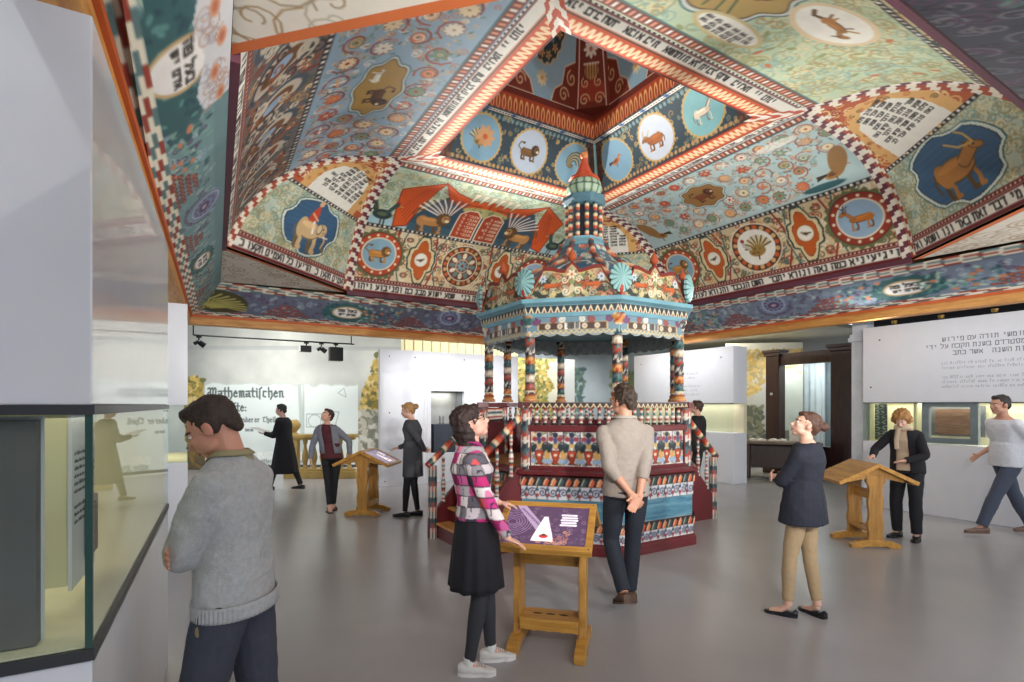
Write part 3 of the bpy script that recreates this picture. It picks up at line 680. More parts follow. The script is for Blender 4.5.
    if k == 0:                                          # painted shell by the left corner
        c.ell(-4.15, .45, .42, .29, (70, 66, 40)); c.spiral(-4.42, .3, .1, .03, (176, 168, 96), 1.5)
        
        for q in range(11):
            a_ = radians(-12+q*11); c.line([(-4.38+.1*cos(a_), .3+.06*sin(a_)), (-4.4+.36*cos(a_+.16), .33+.2*sin(a_+.25)), (-4.4+.64*cos(a_), .33+.36*sin(a_))], .034, (176, 168, 96))
    nx = int(9.2*(64, 64, 110, 84)[k]); ny = (60, 60, 110, 80)[k]
    T, S = np.meshgrid(np.linspace(0, 1, ny), np.linspace(-1, 1, nx), indexing='ij')
    ob = 5.35 if k == 2 else 4.56
    o = ob-(ob-4.14)*T; z = 3.15+.50*T-.05*np.sin(T*pi); a = S*(4.56-.42*T)
    if k == 1: a = np.where(S > 0, S*(5.35-1.21*T), a)
    if k == 3: a = np.where(S < 0, S*(5.35-1.21*T), a)
    rgrid('cove_panel', rotk(k, a, o, z), c.sample(a, T*.9))
    # flat corner in front of each chamfer, at the corner between side k and k+1
    c = Canvas(4.4, 2.4, 130, (222, 216, 204), -2.2, 0)
    curls(c, -2.2, 0, 2.2, 2.4, 190, .16, [(160, 130, 90), (150, 130, 100), (176, 170, 150)], .010, 300+k)
    for q in range(7): c.spiral(-1.5+.5*q, .35+.15*(q % 3), .16, .012, (150, 100, 60), 2.2, q)
    n = 90 if k < 2 else 200; T, S = np.meshgrid(np.linspace(0, 1, n), np.linspace(-1, 1, 2*n), indexing='ij')
    d0 = (4.13+2.15)/sqrt(2); d1 = 4.14*sqrt(2); dd = d0+(d1-d0)*T; hw = (4.14-2.15)/sqrt(2)*(1-T)*1.0
    C = c.sample(S*hw, T*1.4)
    e = T*(d1-d0); C[e < .07] = (206, 110, 60)
    rgrid('corner_soffit', rotd(k, S*hw, dd, 3.66+.04*(1-T)), C)
# corner post faces where the lettered band stands proud, wooden edge beams
BEAM = wood('pine_beam', (216, 158, 84), (176, 112, 50), 3, .5, 'x')
BEAMY = wood('pine_beam_cross', (216, 158, 84), (176, 112, 50), 3, .5, 'y')
LATH = M('lath_orange', (198, 96, 44), .6); LEDGE = M('ledge_maroon', (96, 50, 66), .6)
for k in range(4):
    b, t, g = MB(), MB(), MB(); n = -5.5; w = 2.15
    if k == 0: wbox(b, -4.78, 4.78, 4.57, 4.77, 0, .16); wbox(t, -4.6, 4.6, 4.545, 4.585, .12, .18); wbox(g, -w, w, 4.09, 4.15, .66, .735)
    if k == 2: wbox(b, -4.78, 4.78, n-.05, n+.15, 0, .16); wbox(t, -4.6, 4.6, n+.12, n+.16, .12, .18); wbox(g, -w, w, -4.15, -4.09, .66, .735)
    if k == 1: wbox(b, 4.57, 4.77, n, 4.57, 0, .16); wbox(t, 4.545, 4.585, n, 4.6, .12, .18); wbox(g, 4.09, 4.15, -w, w, .66, .735)
    if k == 3: wbox(b, -4.77, -4.57, n, 4.57, 0, .16); wbox(t, -4.585, -4.545, n, 4.6, .12, .18); wbox(g, -4.15, -4.09, -w, w, .66, .735)
    b.build('edge_beam', BEAM if k % 2 == 0 else BEAMY, roof, bevel=.008)
    t.build('painted_lath', LATH, roof); g.build('band_ledge', LEDGE, roof)
# outer boarding of the roof, closed above the vault
b = MB(); q = [(4.8, .16), (4.9, .9), (4.7, 1.4), (4.1, 2.4), (2.4, 3.0), (1.9, 3.8), (1.3, 5.2)]
for i in range(len(q)-1):
    (r0, z0), (r1, z1) = q[i], q[i+1]
    F = lambda x, y, z: (x, y*(5.5/4.6 if y < 0 and abs(y) > 2.5 else 1), z)
    v = [F(s*r0, t*r0, z0) for s, t in ((1, 1), (-1, 1), (-1, -1), (1, -1))]+[F(s*r1, t*r1, z1) for s, t in ((1, 1), (-1, 1), (-1, -1), (1, -1))]
    b.add(v, [(j, (j+1) % 4, (j+1) % 4+4, j+4) for j in range(4)])
b.add([(1.3, 1.3, 5.2), (-1.3, 1.3, 5.2), (-1.3, -1.3, 5.2), (1.3, -1.3, 5.2)], [(0, 1, 2, 3)])
b.build('outer_boarding', wood('dark_boards', (110, 84, 58), (84, 60, 40), 3, .6), roof)
# ------------------------------------------------------------------ the hall around it
def structure(o): o['kind'] = 'structure'; return o
b = MB(); b.box(-14, 24, -8, 26, -.1, 0)
structure(b.build('floor', M('polished_grey_floor', (166, 164, 165), .26, vary=.05, scale=1.2, coat=0)))
WPAN = M('white_lacquer_panel', (226, 229, 236), .22, vary=.015, coat=.5)
WSAT = M('white_satin_panel', (224, 227, 233), .45, vary=.015)
RAIL = M('dark_grey_metal_rail', (78, 80, 84), .4, .6)
CREAM = M('cream_case_lining', (228, 222, 192), .8, vary=.03)
DKG = M('dark_grey_board', (112, 110, 110), .6, vary=.1)
PRT = M('printed_grey_text', (104, 106, 112), .8)
GLASS = glass_mat()
BLACK = M('black_metal', (20, 20, 22), .45, .5)
STEEL = M('steel_stud', (60, 62, 66), .3, 1)

b = MB(); b.box(10.3, 10.4, -8, 5.0, 0, 4.4); structure(b.build('wall_right', M('black_wall', (26, 27, 30), .8)))
b = MB(); b.box(-14, .2, -2.6, -2.5, 0, 4.4); structure(b.build('wall_light_block', M('grey_light_block', (120, 122, 128), .8)))  # unseen wall added to block light coming from behind the visitor
# ceiling of the hall: dark, left open where the roof hangs
b = MB()
for x0, x1, y0, y1 in ((-14, -2.2, -8, 26), (10.0, 24, -8, 6.4), (-2.2, 10.0, 11.6, 26)):
    b.box(x0, x1, y0, y1, 4.4, 4.5)
structure(b.build('ceiling', M('dark_grey_ceiling', (62, 64, 68), .8, vary=.2)))
b = MB(); b.box(10.0, 24, 6.4, 26, 3.42, 3.5)
side_ceiling = structure(b.build('ceiling_side_room', M('olive_grey_ceiling', (140, 136, 118), .7, vary=.08)))

def flat_text(name, lines, origin, xdir, zsize, mat, parent, lh=1.35, seed=1):
    """small print too fine to read in the photograph: lines (lengths in letters) of tiny raised strokes in word-like clusters"""
    b = MB(); xd = Vector(xdir).normalized(); nd = xd.cross(Vector((0, 0, 1))); R = random.Random(seed)
    for i, n in enumerate(lines):
        x = 0; zb = -i*zsize*lh
        while x < n*zsize*.5:
            for k in range(R.randint(2, 8)):
                hgt = zsize*R.choice((.45, .45, .45, .7)); w = zsize*.30; s = zsize*.11
                segs = R.choice((((0, 0, s, hgt), (0, hgt-s, w, hgt)), ((0, 0, s, hgt), (w-s, 0, w, hgt)), ((0, 0, w, s), (0, 0, s, hgt), (0, hgt-s, w, hgt)), ((w/2, 0, w/2+s, hgt),)))
                for x0, z0, x1, z1 in segs:
                    q = [Vector(origin)+xd*(x+a)+Vector((0, 0, zb+c))+nd*e for e in (0, .0008) for a, c in ((x0, z0), (x1, z0), (x1, z1), (x0, z1))]
                    b.add(q, [(0, 1, 2, 3), (4, 5, 6, 7), (0, 1, 5, 4), (1, 2, 6, 5), (2, 3, 7, 6), (3, 0, 4, 7)])
                x += zsize*.45
            x += zsize*.4
    return b.build(name, mat, parent)

def light_strip(parent, loc, sx, sy, power, col=(1, .93, .75), rot=(0, 0, 0)):
    d = bpy.data.lights.new('case_and_fill_light', 'AREA'); d.shape = 'RECTANGLE'; d.size = sx; d.size_y = sy; d.energy = power; d.color = col
    o = bpy.data.objects.new('case_and_fill_light', d); COL.objects.link(o); o.location = loc; o.rotation_euler = rot; return o

# ---- tall display case in the left foreground
T0 = empty('display_case', (-.216, 1.743, 0), -radians(2.4), 'tall white display case with dark glazing rails beside the man in the grey jumper', 'display case')
def at0(b): b.v = [(v[0]+.18, v[1]-1.74, v[2]) for v in b.v]; return b
X0, XF, Y0, Y1 = -2.6, -.18, 1.74, 4.06
b = MB(); b.box(X0, XF, Y0, Y1, 0, 1.0); at0(b).build('plinth', WPAN, T0, bevel=.004)
b = MB(); b.box(X0, XF, Y0, Y1, 1.66, 2.67); at0(b).build('upper_panel', WPAN, T0, bevel=.004)
b = MB(); b.box(X0, XF+.006, Y0-.006, Y1, 1.0, 1.03); at0(b).build('lower_rail', RAIL, T0)
b = MB(); b.box(X0, XF+.006, Y0-.006, Y1, 1.635, 1.66); at0(b).build('upper_rail', RAIL, T0)
b = MB(); b.box(X0, XF-.01, Y0+.01, Y1-.01, 1.03, 1.036); at0(b).build('case_floor', CREAM, T0)
b = MB(); b.box(X0, -1.0, Y0+.02, Y1-.02, 1.036, 1.635); at0(b).build('back_wall', CREAM, T0)
b = MB(); b.box(-1.0, XF-.02, Y1-.05, Y1-.01, 1.036, 1.635); at0(b).build('end_wall', CREAM, T0)
b = MB(); b.box(X0, XF, Y0, Y0+.008, 1.03, 1.635); at0(b).build('glass_pane', GLASS, T0)
b = MB(); b.box(XF-.008, XF, Y0+.008, Y1, 1.03, 1.635); at0(b).build('glass_pane', GLASS, T0)
b = MB(); b.box(-.195, -.179, Y0-.001, Y0+.01, 1.03, 1.635); at0(b).build('glass_edge', M('green_glass_edge', (52, 84, 78), .2), T0)
b = MB(); b.box(-1.9, -.305, 1.80, 1.84, 1.04, 1.62); at0(b).build('dark_board', DKG, T0)
b = MB(); b.box(-1.9, -.30, 1.841, 1.855, 1.036, 1.63); at0(b).build('board_backing', WSAT, T0)
b = MB(); b.box(-.60, -.305, 2.11, 2.125, 1.10, 1.63); at0(b).build('cream_panel', M('cream_panel', (206, 202, 168), .7), T0)
b = MB(); b.box(-.305, -.295, 2.125, 2.47, 1.08, 1.63); at0(b).build('text_panel', WSAT, T0)
flat_text('printed_text', [30, 28, 31, 27, 30, 16, 0, 29, 30, 26], (-.2935+.18, 2.15-1.74, 1.50), (0, 1, 0), .018, PRT, T0)
b = MB(); b.box(-.2935, -.28, 2.30, 2.44, 1.14, 1.34); at0(b).build('small_relief_board', M('grey_relief', (120, 112, 92), .8, vary=.35, scale=30), T0)
b = MB(); b.lathe([(.022, 0), (.022, .006), (.014, .008)], 16, Matrix.Translation((-.42+.18, -.001, 1.66+.53)) @ Matrix.Rotation(pi/2, 4, 'X')); b.build('lock', STEEL, T0, True)
light_strip(T0, (-.6, 2.9, 1.62), .7, 2.0, 3.5)

# ---- second case behind it
T1 = empty('display_case', (-.02, 6.85, 0), 0, 'white display case behind the man in the grey jumper, half hidden by the nearer case', 'display case')
def at1(b): b.v = [(v[0]+.02, v[1]-6.85, v[2]) for v in b.v]; return b
b = MB(); b.box(-2., -.02, 6.85, 8.3, 0, 1.03); at1(b).build('plinth', WPAN, T1, bevel=.004)
b = MB(); b.box(-2., -.02, 6.85, 8.3, 1.66, 2.77); at1(b).build('upper_panel', WPAN, T1, bevel=.004)
b = MB(); b.box(-2., -.6, 6.9, 8.3, 1.03, 1.66); at1(b).build('back_wall', CREAM, T1)
b = MB(); b.box(-.6, -.028, 6.9, 8.29, 1.03, 1.036); at1(b).build('case_floor', CREAM, T1)
b = MB(); b.box(-2, -.02, 6.85, 6.858, 1.03, 1.66); at1(b).build('glass_pane', GLASS, T1)
b = MB(); b.box(-.028, -.02, 6.858, 8.3, 1.03, 1.66); at1(b).build('glass_pane', GLASS, T1)
b = MB(); b.box(-.36, -.25, 7.1, 7.2, 1.036, 1.655); at1(b).build('cream_panel', MATS['cream_panel'], T1)
light_strip(T1, (-.3, 7.5, 1.645), .4, 1.0, 3)

# ---- long case on the right
def wall_case(X, ya, yb, depth, top, label, zl=1.07, zu=1.70):
    t = empty('display_case', (X, yb, 0), 0, label, 'display case')
    def A(b): b.v = [(v[0]-X, v[1]-yb, v[2]) for v in b.v]; return b
    b = MB(); b.box(X, X+depth, ya, yb, 0, zl); A(b).build('plinth', WSAT, t, bevel=.006)
    b = MB(); b.box(X, X+depth, ya, yb, zu, top); A(b).build('upper_panel', WSAT, t, bevel=.006)
    b = MB(); b.box(X+depth-.1, X+depth, ya, yb, zl, zu); A(b).build('back_wall', CREAM, t)
    b = MB(); b.box(X, X+.008, ya, yb, zl, zu); A(b).build('glass_pane', GLASS, t)
    b = MB(); b.box(X+.01, X+depth-.1, yb-.02, yb, zl, zu); A(b).build('end_glass', GLASS, t)
    b = MB(); b.box(X-.002, X+.012, ya, yb, zu-.012, zu); A(b).build('glazing_rail', RAIL, t)
    for (sy, sz) in ((yb-.25, top-.22), (ya+.3, top-.22), (yb-.12, zu+.25)):
        b = MB(); b.ball((-.004, sy-yb, sz), .013, 8, 6); b.build('stud', STEEL, t, True)
    return t, A
TR, A = wall_case(9.55, .2, 4.53, .55, 2.93, 'long white display case along the right wall, with grey lettering above its lit glass')
def heb_mesh(name, lines, origin, xdir, h, dy, mat, parent, w=None, t=None):
    """Hebrew lines as thin raised strokes; lines are right-aligned at origin, xdir points to the reader's right"""
    class K:                                       # catches the strokes the painter would draw
        def __init__(s): s.q = []
        def line(s, pts, t, col): s.q.append((pts, t))
    k = K()
    for i, ln in enumerate(lines): heb(k, ln, 0, -i*dy, h, w=w or h*.8, t=t or h*.17)
    b = MB(); xd = Vector(xdir); nd = xd.cross(Vector((0, 0, 1)))
    for pts, t_ in k.q:
        for (x0, y0), (x1, y1) in zip(pts[:-1], pts[1:]):
            dv = Vector((x1-x0, y1-y0)); L = dv.length or 1e-6; dv /= L; n = Vector((-dv.y, dv.x))*t_/2; e = dv*t_*.4
            q = [Vector((x0, y0))-e+n, Vector((x0, y0))-e-n, Vector((x1, y1))+e-n, Vector((x1, y1))+e+n]
            b.add([Vector(origin)+xd*c.x+Vector((0, 0, c.y))+nd*z for z in (0, .0012) for c in q], [(0, 1, 2, 3), (4, 5, 6, 7), (0, 1, 5, 4), (1, 2, 6, 5), (2, 3, 7, 6), (3, 0, 4, 7)])
    return b.build(name, mat, parent)
heb_mesh('lettering', ['ספר תורה הכולל את חמשת חומשי תורה עם פירוש', 'ספר עבודת ישראל נדפס באמסטרדם בשנת תקכח על ידי', 'שמע ישראל וברכות לכל ימות השנה   אשר כתב', '     סדר תפלה כמנהג אשכנז'], (-.001, -3.15, 2.60), (0, -1, 0), .055, .102, M('grey_lettering', (126, 128, 136), .7), TR)
flat_text('small_lettering', [44, 42, 0, 44, 40, 42], (-.001, -1.08, 2.26), (0, -1, 0), .06, M('pale_lettering', (178, 180, 188), .7), TR, 1.15)
b = MB(); b.box(9.60, 9.95, 3.80, 3.83, 1.07, 1.70); A(b).build('partition', M('cream_panel', (206, 202, 168)), TR)
GRY = M('grey_frame', (134, 140, 150), .5)
b = MB()
for q in ((3.03, 3.12, 1.09, 1.70), (3.62, 3.71, 1.09, 1.70), (3.12, 3.62, 1.09, 1.17), (3.12, 3.62, 1.63, 1.70)): b.box(9.57, 9.66, *q)
A(b).build('grey_frame', GRY, TR)
b = MB(); b.box(9.86, 9.9, 3.04, 3.70, 1.19, 1.65); A(b).build('frame_backing', M('grey_backing', (112, 116, 124), .6), TR)
b = MB(); b.box(9.80, 9.85, 3.19, 3.62, 1.22, 1.60); A(b).build('wooden_model_wall', wood('old_brown_planks', (150, 116, 98), (104, 74, 60), 4, .7, 'y'), TR)
def speckle(co):
    n = np.sin(co[:, 1]*53+np.sin(co[:, 2]*71)*2)*np.sin(co[:, 2]*67+co[:, 1]*31); return np.where(n[:, None] > 0, (62, 74, 66), (150, 160, 150))
def slab(name, x, ya, yb, za, zb, T, n, fn, mat):
    Z, Y = np.meshgrid(np.linspace(za, zb, n), np.linspace(ya, yb, n), indexing='ij'); P = np.stack([0*Y+x, Y, Z], -1)
    return grid(name, P-np.array(T.location), fn(P.reshape(-1, 3)).reshape(n, n, 3), mat, T)
slab('patterned_fabric', 9.70, 4.24, 4.42, 1.09, 1.68, TR, 60, speckle, PAINT)
b = MB(); b.box(9.705, 9.72, 4.24, 4.42, 1.09, 1.68); A(b).build('fabric_board', DKG, TR)
slab('patterned_fabric', 9.70, 4.465, 4.505, 1.09, 1.68, TR, 40, speckle, PAINT)
b = MB(); b.box(9.705, 9.72, 4.465, 4.505, 1.09, 1.68); A(b).build('fabric_board', DKG, TR)
b = MB(); b.box(9.6, 9.9, 4.44, 4.455, 1.07, 1.70); A(b).build('partition', MATS['cream_panel'], TR)
flat_text('caption', [14, 13, 14, 12, 14], (9.99-9.55-.01, 3.0-4.53, 1.52), (0, -1, 0), .05, MATS['pale_lettering'], TR)
light_strip(TR, (9.8, 2.4, 1.69), .25, 4.0, 15, (1, .92, .72))
for i in range(7):                                              # small gilt spot fittings along the top of the case
    y = 4.1-i*.62
    t = empty('spot_fitting', (9.62, y, 2.93), 0, f"small brass spot fitting on top of the long right case, {['nearest the white pilaster','second from the white pilaster','third from the white pilaster','fourth from the white pilaster','fifth from the white pilaster','sixth from the white pilaster','furthest from the white pilaster'][i]}", 'spotlight', 'spot fittings on the long case')
    b = MB(); b.box(-.05, .05, -.03, .03, 0, .02); b.build('base', BLACK, t)
    b = MB(); b.lathe([(.03, 0), (.045, .05), (.04, .055)], 14, Matrix.Translation((0, 0, .02))); b.build('lamp_head', M('brass_fitting', (200, 160, 90), .3, 1), t, True)

# ---- white case standing to the right behind the pulpit
T2, A2 = wall_case(9.7, 7.1, 10.0, .45, 2.9, 'white display case with a rounded edge to the right behind the carved pulpit')
flat_text('lettering', [20, 18, 0, 20, 17, 19], (-.001, -1.3, 2.35), (0, -1, 0), .07, MATS['pale_lettering'], T2)
light_strip(T2, (9.9, 8.5, 1.69), .2, 2.6, 4, (1, .95, .85))

# ---- white pilaster and dark portal with the study behind
WP = M('white_painted_wood', (214, 218, 224), .5)
t = empty('pilaster', (9.95, 4.72, 0), 0, 'white pilaster with a plain cap at the left end of the long right case', 'pilaster')
b = MB(); b.box(-.12, .12, -.13, .13, 0, 2.75); b.build('shaft', WP, t, bevel=.01)
b = MB(); b.box(-.16, .16, -.17, .17, 2.75, 2.82); b.box(-.14, .14, -.15, .15, 2.82, 2.88); b.build('cap', WP, t, bevel=.01)
b = MB(); b.box(-.11, .11, -.12, .12, 2.88, 3.5); b.build('upper_shaft', WP, t)
MAH = wood('dark_mahogany', (70, 44, 42), (44, 28, 30), 2.5, .35, 'z')
PX = 12.3
t = empty('portal', (PX, 7.0, 0), 0, 'dark mahogany portal with two pilasters and a lintel, framing the glazed study', 'portal')
for y, wd in ((6.2, .24), (7.82, .17)):
    b = MB(); b.box(-.14, .14, y-7-wd, y-7+wd, 0.28, 2.85); b.build('pilaster', MAH, t, bevel=.015)
    b = MB(); b.box(-.19, .17, y-7-wd-.05, y-7+wd+.05, 0, .28); b.build('pilaster_base', MAH, t, bevel=.015)
    b = MB(); b.box(-.17, .16, y-7-wd-.04, y-7+wd+.04, 2.85, 2.93); b.box(-.2, .18, y-7-wd-.07, y-7+wd+.07, 2.93, 3.0); b.build('pilaster_cap', MAH, t, bevel=.01)
b = MB(); b.box(-.08, .08, -.56, .65, 2.62, 2.9); b.build('lintel', MAH, t, bevel=.01)
b = MB(); b.box(-.1, .1, -.56, .65, 0, .72); b.build('lower_panel', MAH, t, bevel=.01)
b = MB(); b.box(-.165, -.14, .8, .86, 1.9, 1.96); b.build('light_switch', WP, t, bevel=.004)
b = MB(); b.box(0, .01, -.56, .65, .72, 2.62); b.build('glass_pane', GLASS, t)
# bookcase seen through the portal
t = empty('bookcase', (14.2, 6.6, 0), 0, 'pale bookcase full of white-bound volumes seen through the dark portal', 'bookcase')
BK1 = M('pale_shelf', (176, 184, 188), .6)
b = MB(); b.box(0, .04, -1.5, 2.2, 0, 3.0); b.build('back_panel', M('pale_blue_back', (150, 164, 172), .7), t)
for y in (-1.5, -.6, .4, 2.2): b = MB(); b.box(-.3, 0, y-.03, y+.03, 0, 3.0); b.build('upright', BK1, t)
for i in range(8): b = MB(); b.box(-.3, 0, -1.5, .4, .1+i*.38, .14+i*.38); b.build('shelf', BK1, t)
R = random.Random(4); volumes = []
BOOK = [M('book_white', (224, 222, 212), .7), M('book_grey', (180, 188, 190), .7), M('book_sand', (204, 196, 172), .7)]
for i in range(2, 7):
    y = -.54
    while y < .30:
        wd = R.uniform(.035, .065); h = R.uniform(.22, .31)
        b = MB(); b.box(-.13, .1, 0, wd, 0, h)
        o = b.build('book', R.choice(BOOK)); o.location = (14.03, 6.6+y, .14+i*.38+.0005)
        tag(o, 'pale-bound volume standing in the bookcase behind the dark portal', 'book', 'books in the pale bookcase'); y += wd+.004
t = empty('curtain', (14.0, 8.1, 0), 0, 'tall pale grey curtain beside the bookcase behind the dark portal', 'curtain')
b = MB(); pts = [(x, .03*sin(x*40)) for x in np.linspace(-.55, .45, 60)]
poly = [(p[1]-.0, p[0]) for p in pts]
v = [(p[0], p[1], z) for z in (0, 2.9) for p in poly]+[(p[0]+.02, p[1], z) for z in (0, 2.9) for p in poly]; n = 60
f = [(i, i+1, n+i+1, n+i) for i in range(n-1)]+[(2*n+i, 3*n+i, 3*n+i+1, 2*n+i+1) for i in range(n-1)]+[(i, 2*n+i, 2*n+i+1, i+1) for i in range(n-1)]+[(n+i, n+i+1, 3*n+i+1, 3*n+i) for i in range(n-1)]+[(0, n, 3*n, 2*n), (n-1, 3*n-1, 4*n-1, 2*n-1)]
b.add(v, f); b.build('cloth', M('grey_curtain', (186, 194, 200), .8), t, True)
light_strip(None, (13.3, 7.2, 2.95), .8, 2.2, 45, (.95, .98, 1))
light_strip(None, (11.0, 8.9, 3.0), 1.5, 1.5, 110, (1, .93, .78), rot=(pi, 0, 0))  # added uplight, in no case, brightening the side room ceiling

# desk with an open book in front of the tree mural
dx, dy = plan(5.95, 12.15)
t = empty('desk', (dx, dy, 0), -radians(58), 'dark panelled wooden desk in front of the dark portal', 'desk')
b = MB(); b.box(-.98, .98, -.35, .35, .78, .84); b.build('desk_top', M('worn_desk_top', (112, 96, 80), .5), t, bevel=.01)
for sx in (-1, 1):
    b = MB(); b.box(sx*.7-.24, sx*.7+.24, -.3, .3, 0, .78); ped = b.build('pedestal', MAH, t, bevel=.01)
    b = MB(); b.box(sx*.7-.18, sx*.7+.18, -.315, -.3, .08, .7); b.build('pedestal_door', MAH, ped, bevel=.006)
b = MB(); b.box(-.46, .46, .22, .26, .2, .78); b.build('modesty_panel', MAH, t)
PAPER = M('paper', (232, 230, 222), .8)
for i, (ox, oy, rz, lab) in enumerate(((-.3, 0, .2, 'open white book lying on the left of the dark desk'), (.1, .05, -.1, 'open white book lying in the middle of the dark desk'))):
    b = MB()
    for s in (-1, 1): b.add([(0, -.12, 0), (s*.17, -.12, 0), (s*.17, .12, 0), (0, .12, 0), (0, -.12, .02), (s*.08, -.12, .05), (s*.17, -.12, .03), (0, .12, .02), (s*.08, .12, .05), (s*.17, .12, .03)],
                          [(0, 1, 2, 3), (0, 4, 5, 6, 1), (3, 2, 9, 8, 7), (4, 7, 8, 5), (5, 8, 9, 6), (1, 6, 9, 2)])
    o = b.build('open_book', PAPER); M4 = Matrix.Translation((dx, dy, .844)) @ Matrix.Rotation(-radians(58), 4, 'Z') @ Matrix.Translation((ox, oy, 0)) @ Matrix.Rotation(rz, 4, 'Z')
    o.matrix_world = M4; tag(o, lab, 'book')
# framed card standing on the desk
o = MB(); o.prism([(-.16, 0), (.16, 0), (.16, .24), (-.16, .24)], -.01, .01); o = o.build('standing_card', PAPER)
o.matrix_world = Matrix.Translation((dx, dy, .844)) @ Matrix.Rotation(-radians(58), 4, 'Z') @ Matrix.Translation((.5, .15, 0)) @ Matrix.Rotation(-.2, 4, 'X')
tag(o, 'white card standing upright at the right end of the dark desk', 'card')
# ------------------------------------------------------------------ back of the hall: sky murals, white panel, balustrade, track lights
MUR = paint_mat('mural_print', .75, .03, gscale=(1, 1, 1))
def cloudify(c, top, bot, seed, amp=18):
    h, w = c.a.shape[:2]; R = np.random.RandomState(seed); Y = np.linspace(0, 1, h)[:, None, None]
    c.a[:] = np.array(bot)*(1-Y)+np.array(top)*Y
    n = np.zeros((h, w)); yy = np.linspace(0, 1, h); xx = np.linspace(0, w/h, w)
    for o in range(5):
        g = R.rand(int(3*2**o)+2, int(3*2**o*w/h)+2); u = yy*(g.shape[0]-1.001)*.98; v = xx/xx[-1]*(g.shape[1]-1.001)*.98
        i = u.astype(int); j = v.astype(int); fu = (u-i)[:, None]; fv = (v-j)[None]; fu = fu*fu*(3-2*fu); fv = fv*fv*(3-2*fv)
        n += ((g[i][:, j]*(1-fv)+g[i][:, j+1]*fv)*(1-fu)+(g[i+1][:, j]*(1-fv)+g[i+1][:, j+1]*fv)*fu)/2**o
    n = (n-n.mean())/n.std(); c.a += (n*amp)[..., None]*np.array([1, .98, .92]); c.a[:] = np.clip(c.a, 0, 255)
def leaves(c, x0, y0, x1, y1, n, r, cols, seed, mask=None):
    R = random.Random(seed)
    for _ in range(n):
        x, y = R.uniform(x0, x1), R.uniform(y0, y1)
        if mask and not mask(x, y): continue
        c.ell(x, y, r*R.uniform(.5, 1.3), r*R.uniform(.3, .8), R.choice(cols), rot=R.uniform(0, 3.1))
def wallgrid(name, p0, p1, z0, z1, C, mat, parent, thick=.03, bow=0):
    """printed sheet from p0 to p1 (left to right as the visitor sees it), with a back and edges"""
    ny, nx = C.shape[:2]; S = np.linspace(0, 1, nx); X = p0[0]+(p1[0]-p0[0])*S; Y = p0[1]+(p1[1]-p0[1])*S
    L = math.hypot(p1[0]-p0[0], p1[1]-p0[1]); nx_, ny_ = -(p1[1]-p0[1])/L, (p1[0]-p0[0])/L
    bw = bow*4*S*(1-S); X = X+nx_*bw; Y = Y+ny_*bw
    Z = np.linspace(z0, z1, ny); P = np.stack([np.broadcast_to(X, (ny, nx)), np.broadcast_to(Y, (ny, nx)), np.broadcast_to(Z[:, None], (ny, nx))], -1)
    loc = np.array(parent.location) if parent else 0
    return grid(name, P-loc, C, mat, parent)
BLK = {'M': [[(0, .9), (.2, 1), (.3, .8), (.3, .1)], [(.3, .8), (.55, 1), (.65, .8), (.6, .1), (.7, 0)], [(.65, .8), (.9, 1), (1, .8), (.95, .1), (1.1, 0)], [(.1, .5), (-.05, .3), (.1, .1), (.3, .1)]],
 'a': [[(.1, .6), (.5, .65), (.55, .1), (.65, 0)], [(.5, .35), (.1, .3), (.15, .05), (.5, .1)]], 't': [[(.25, 1), (.25, .1), (.45, 0)], [(.05, .65), (.5, .65)]],
 'h': [[(.1, 1.05), (.15, 0)], [(.15, .6), (.5, .65), (.55, .1), (.35, -.25)]], 'e': [[(.5, .4), (.15, .4), (.1, .15), (.3, 0), (.5, .1)], [(.12, .4), (.3, .68), (.5, .45)]],
 'm': [[(.05, .6), (.15, .65), (.15, 0)], [(.15, .6), (.38, .65), (.4, 0)], [(.4, .6), (.65, .65), (.65, .05), (.75, 0)]], 'i': [[(.1, .6), (.2, .65), (.2, .05), (.32, 0)], [(.15, .92), (.24, .86)]],
 's': [[(.15, -.2), (.15, .9), (.4, 1.05)]], 'c': [[(.5, .6), (.15, .65), (.12, .1), (.4, 0)]], 'n': [[(.05, .6), (.15, .65), (.15, 0)], [(.15, .6), (.45, .65), (.48, .05), (.6, 0)]],
 'f': [[(.15, -.2), (.15, .9), (.4, 1.05)], [(0, .62), (.35, .62)]], ':': [[(.1, .5), (.14, .46)], [(.1, .08), (.14, .04)]], 'r': [[(.05, .6), (.15, .65), (.15, 0)], [(.15, .55), (.4, .65)]],
 'd': [[(.5, .1), (.45, .6), (.15, .95)], [(.45, .6), (.12, .5), (.12, .1), (.45, .05)]], 'T': [[(.05, .9), (.7, .95)], [(.4, .9), (.15, .5), (.2, .1), (.55, .05)]], 'l': [[(.15, 1.05), (.15, .05), (.3, 0)]]}
WID = {'M': 1.2, 'm': .85, 'i': .42, 's': .48, 'f': .48, 'l': .4, 't': .58, 'T': .85, ' ': .5, ':': .3}
def black(c, s, x, y, h, col, t=None):
    for ch in s:
        for st in BLK.get(ch, []): c.line([(x+p[0]*h*.85, y+p[1]*h) for p in st], t or h*.15, col)
        x += WID.get(ch, .7)*h*.85
    return x
p0, p1 = plan(-9.0, 13.6), plan(-2.9, 13.9); Lm = math.hypot(p1[0]-p0[0], p1[1]-p0[1])
c = Canvas(Lm, 5.0, 62, CR); cloudify(c, (176, 178, 172), (206, 210, 206), 3, 12)
U = lambda px: (px-512)/532*13.75+9.0                     # rightward metres on the mural
V = lambda py: EYE+(405-py)/532*13.75
c.rect(0, V(350), Lm, V(346), (150, 156, 158), .5)
YF = [(186, 160, 80), (206, 176, 96), (150, 132, 66), (110, 112, 70), (222, 200, 140)]
c.rect(0, 0, Lm, V(470), (170, 176, 176)); 
leaves(c, U(352), V(440), U(385), V(352), 900, .09, YF, 5, mask=lambda x, y: x > U(378)-(V(352)-y)*.32-.05)
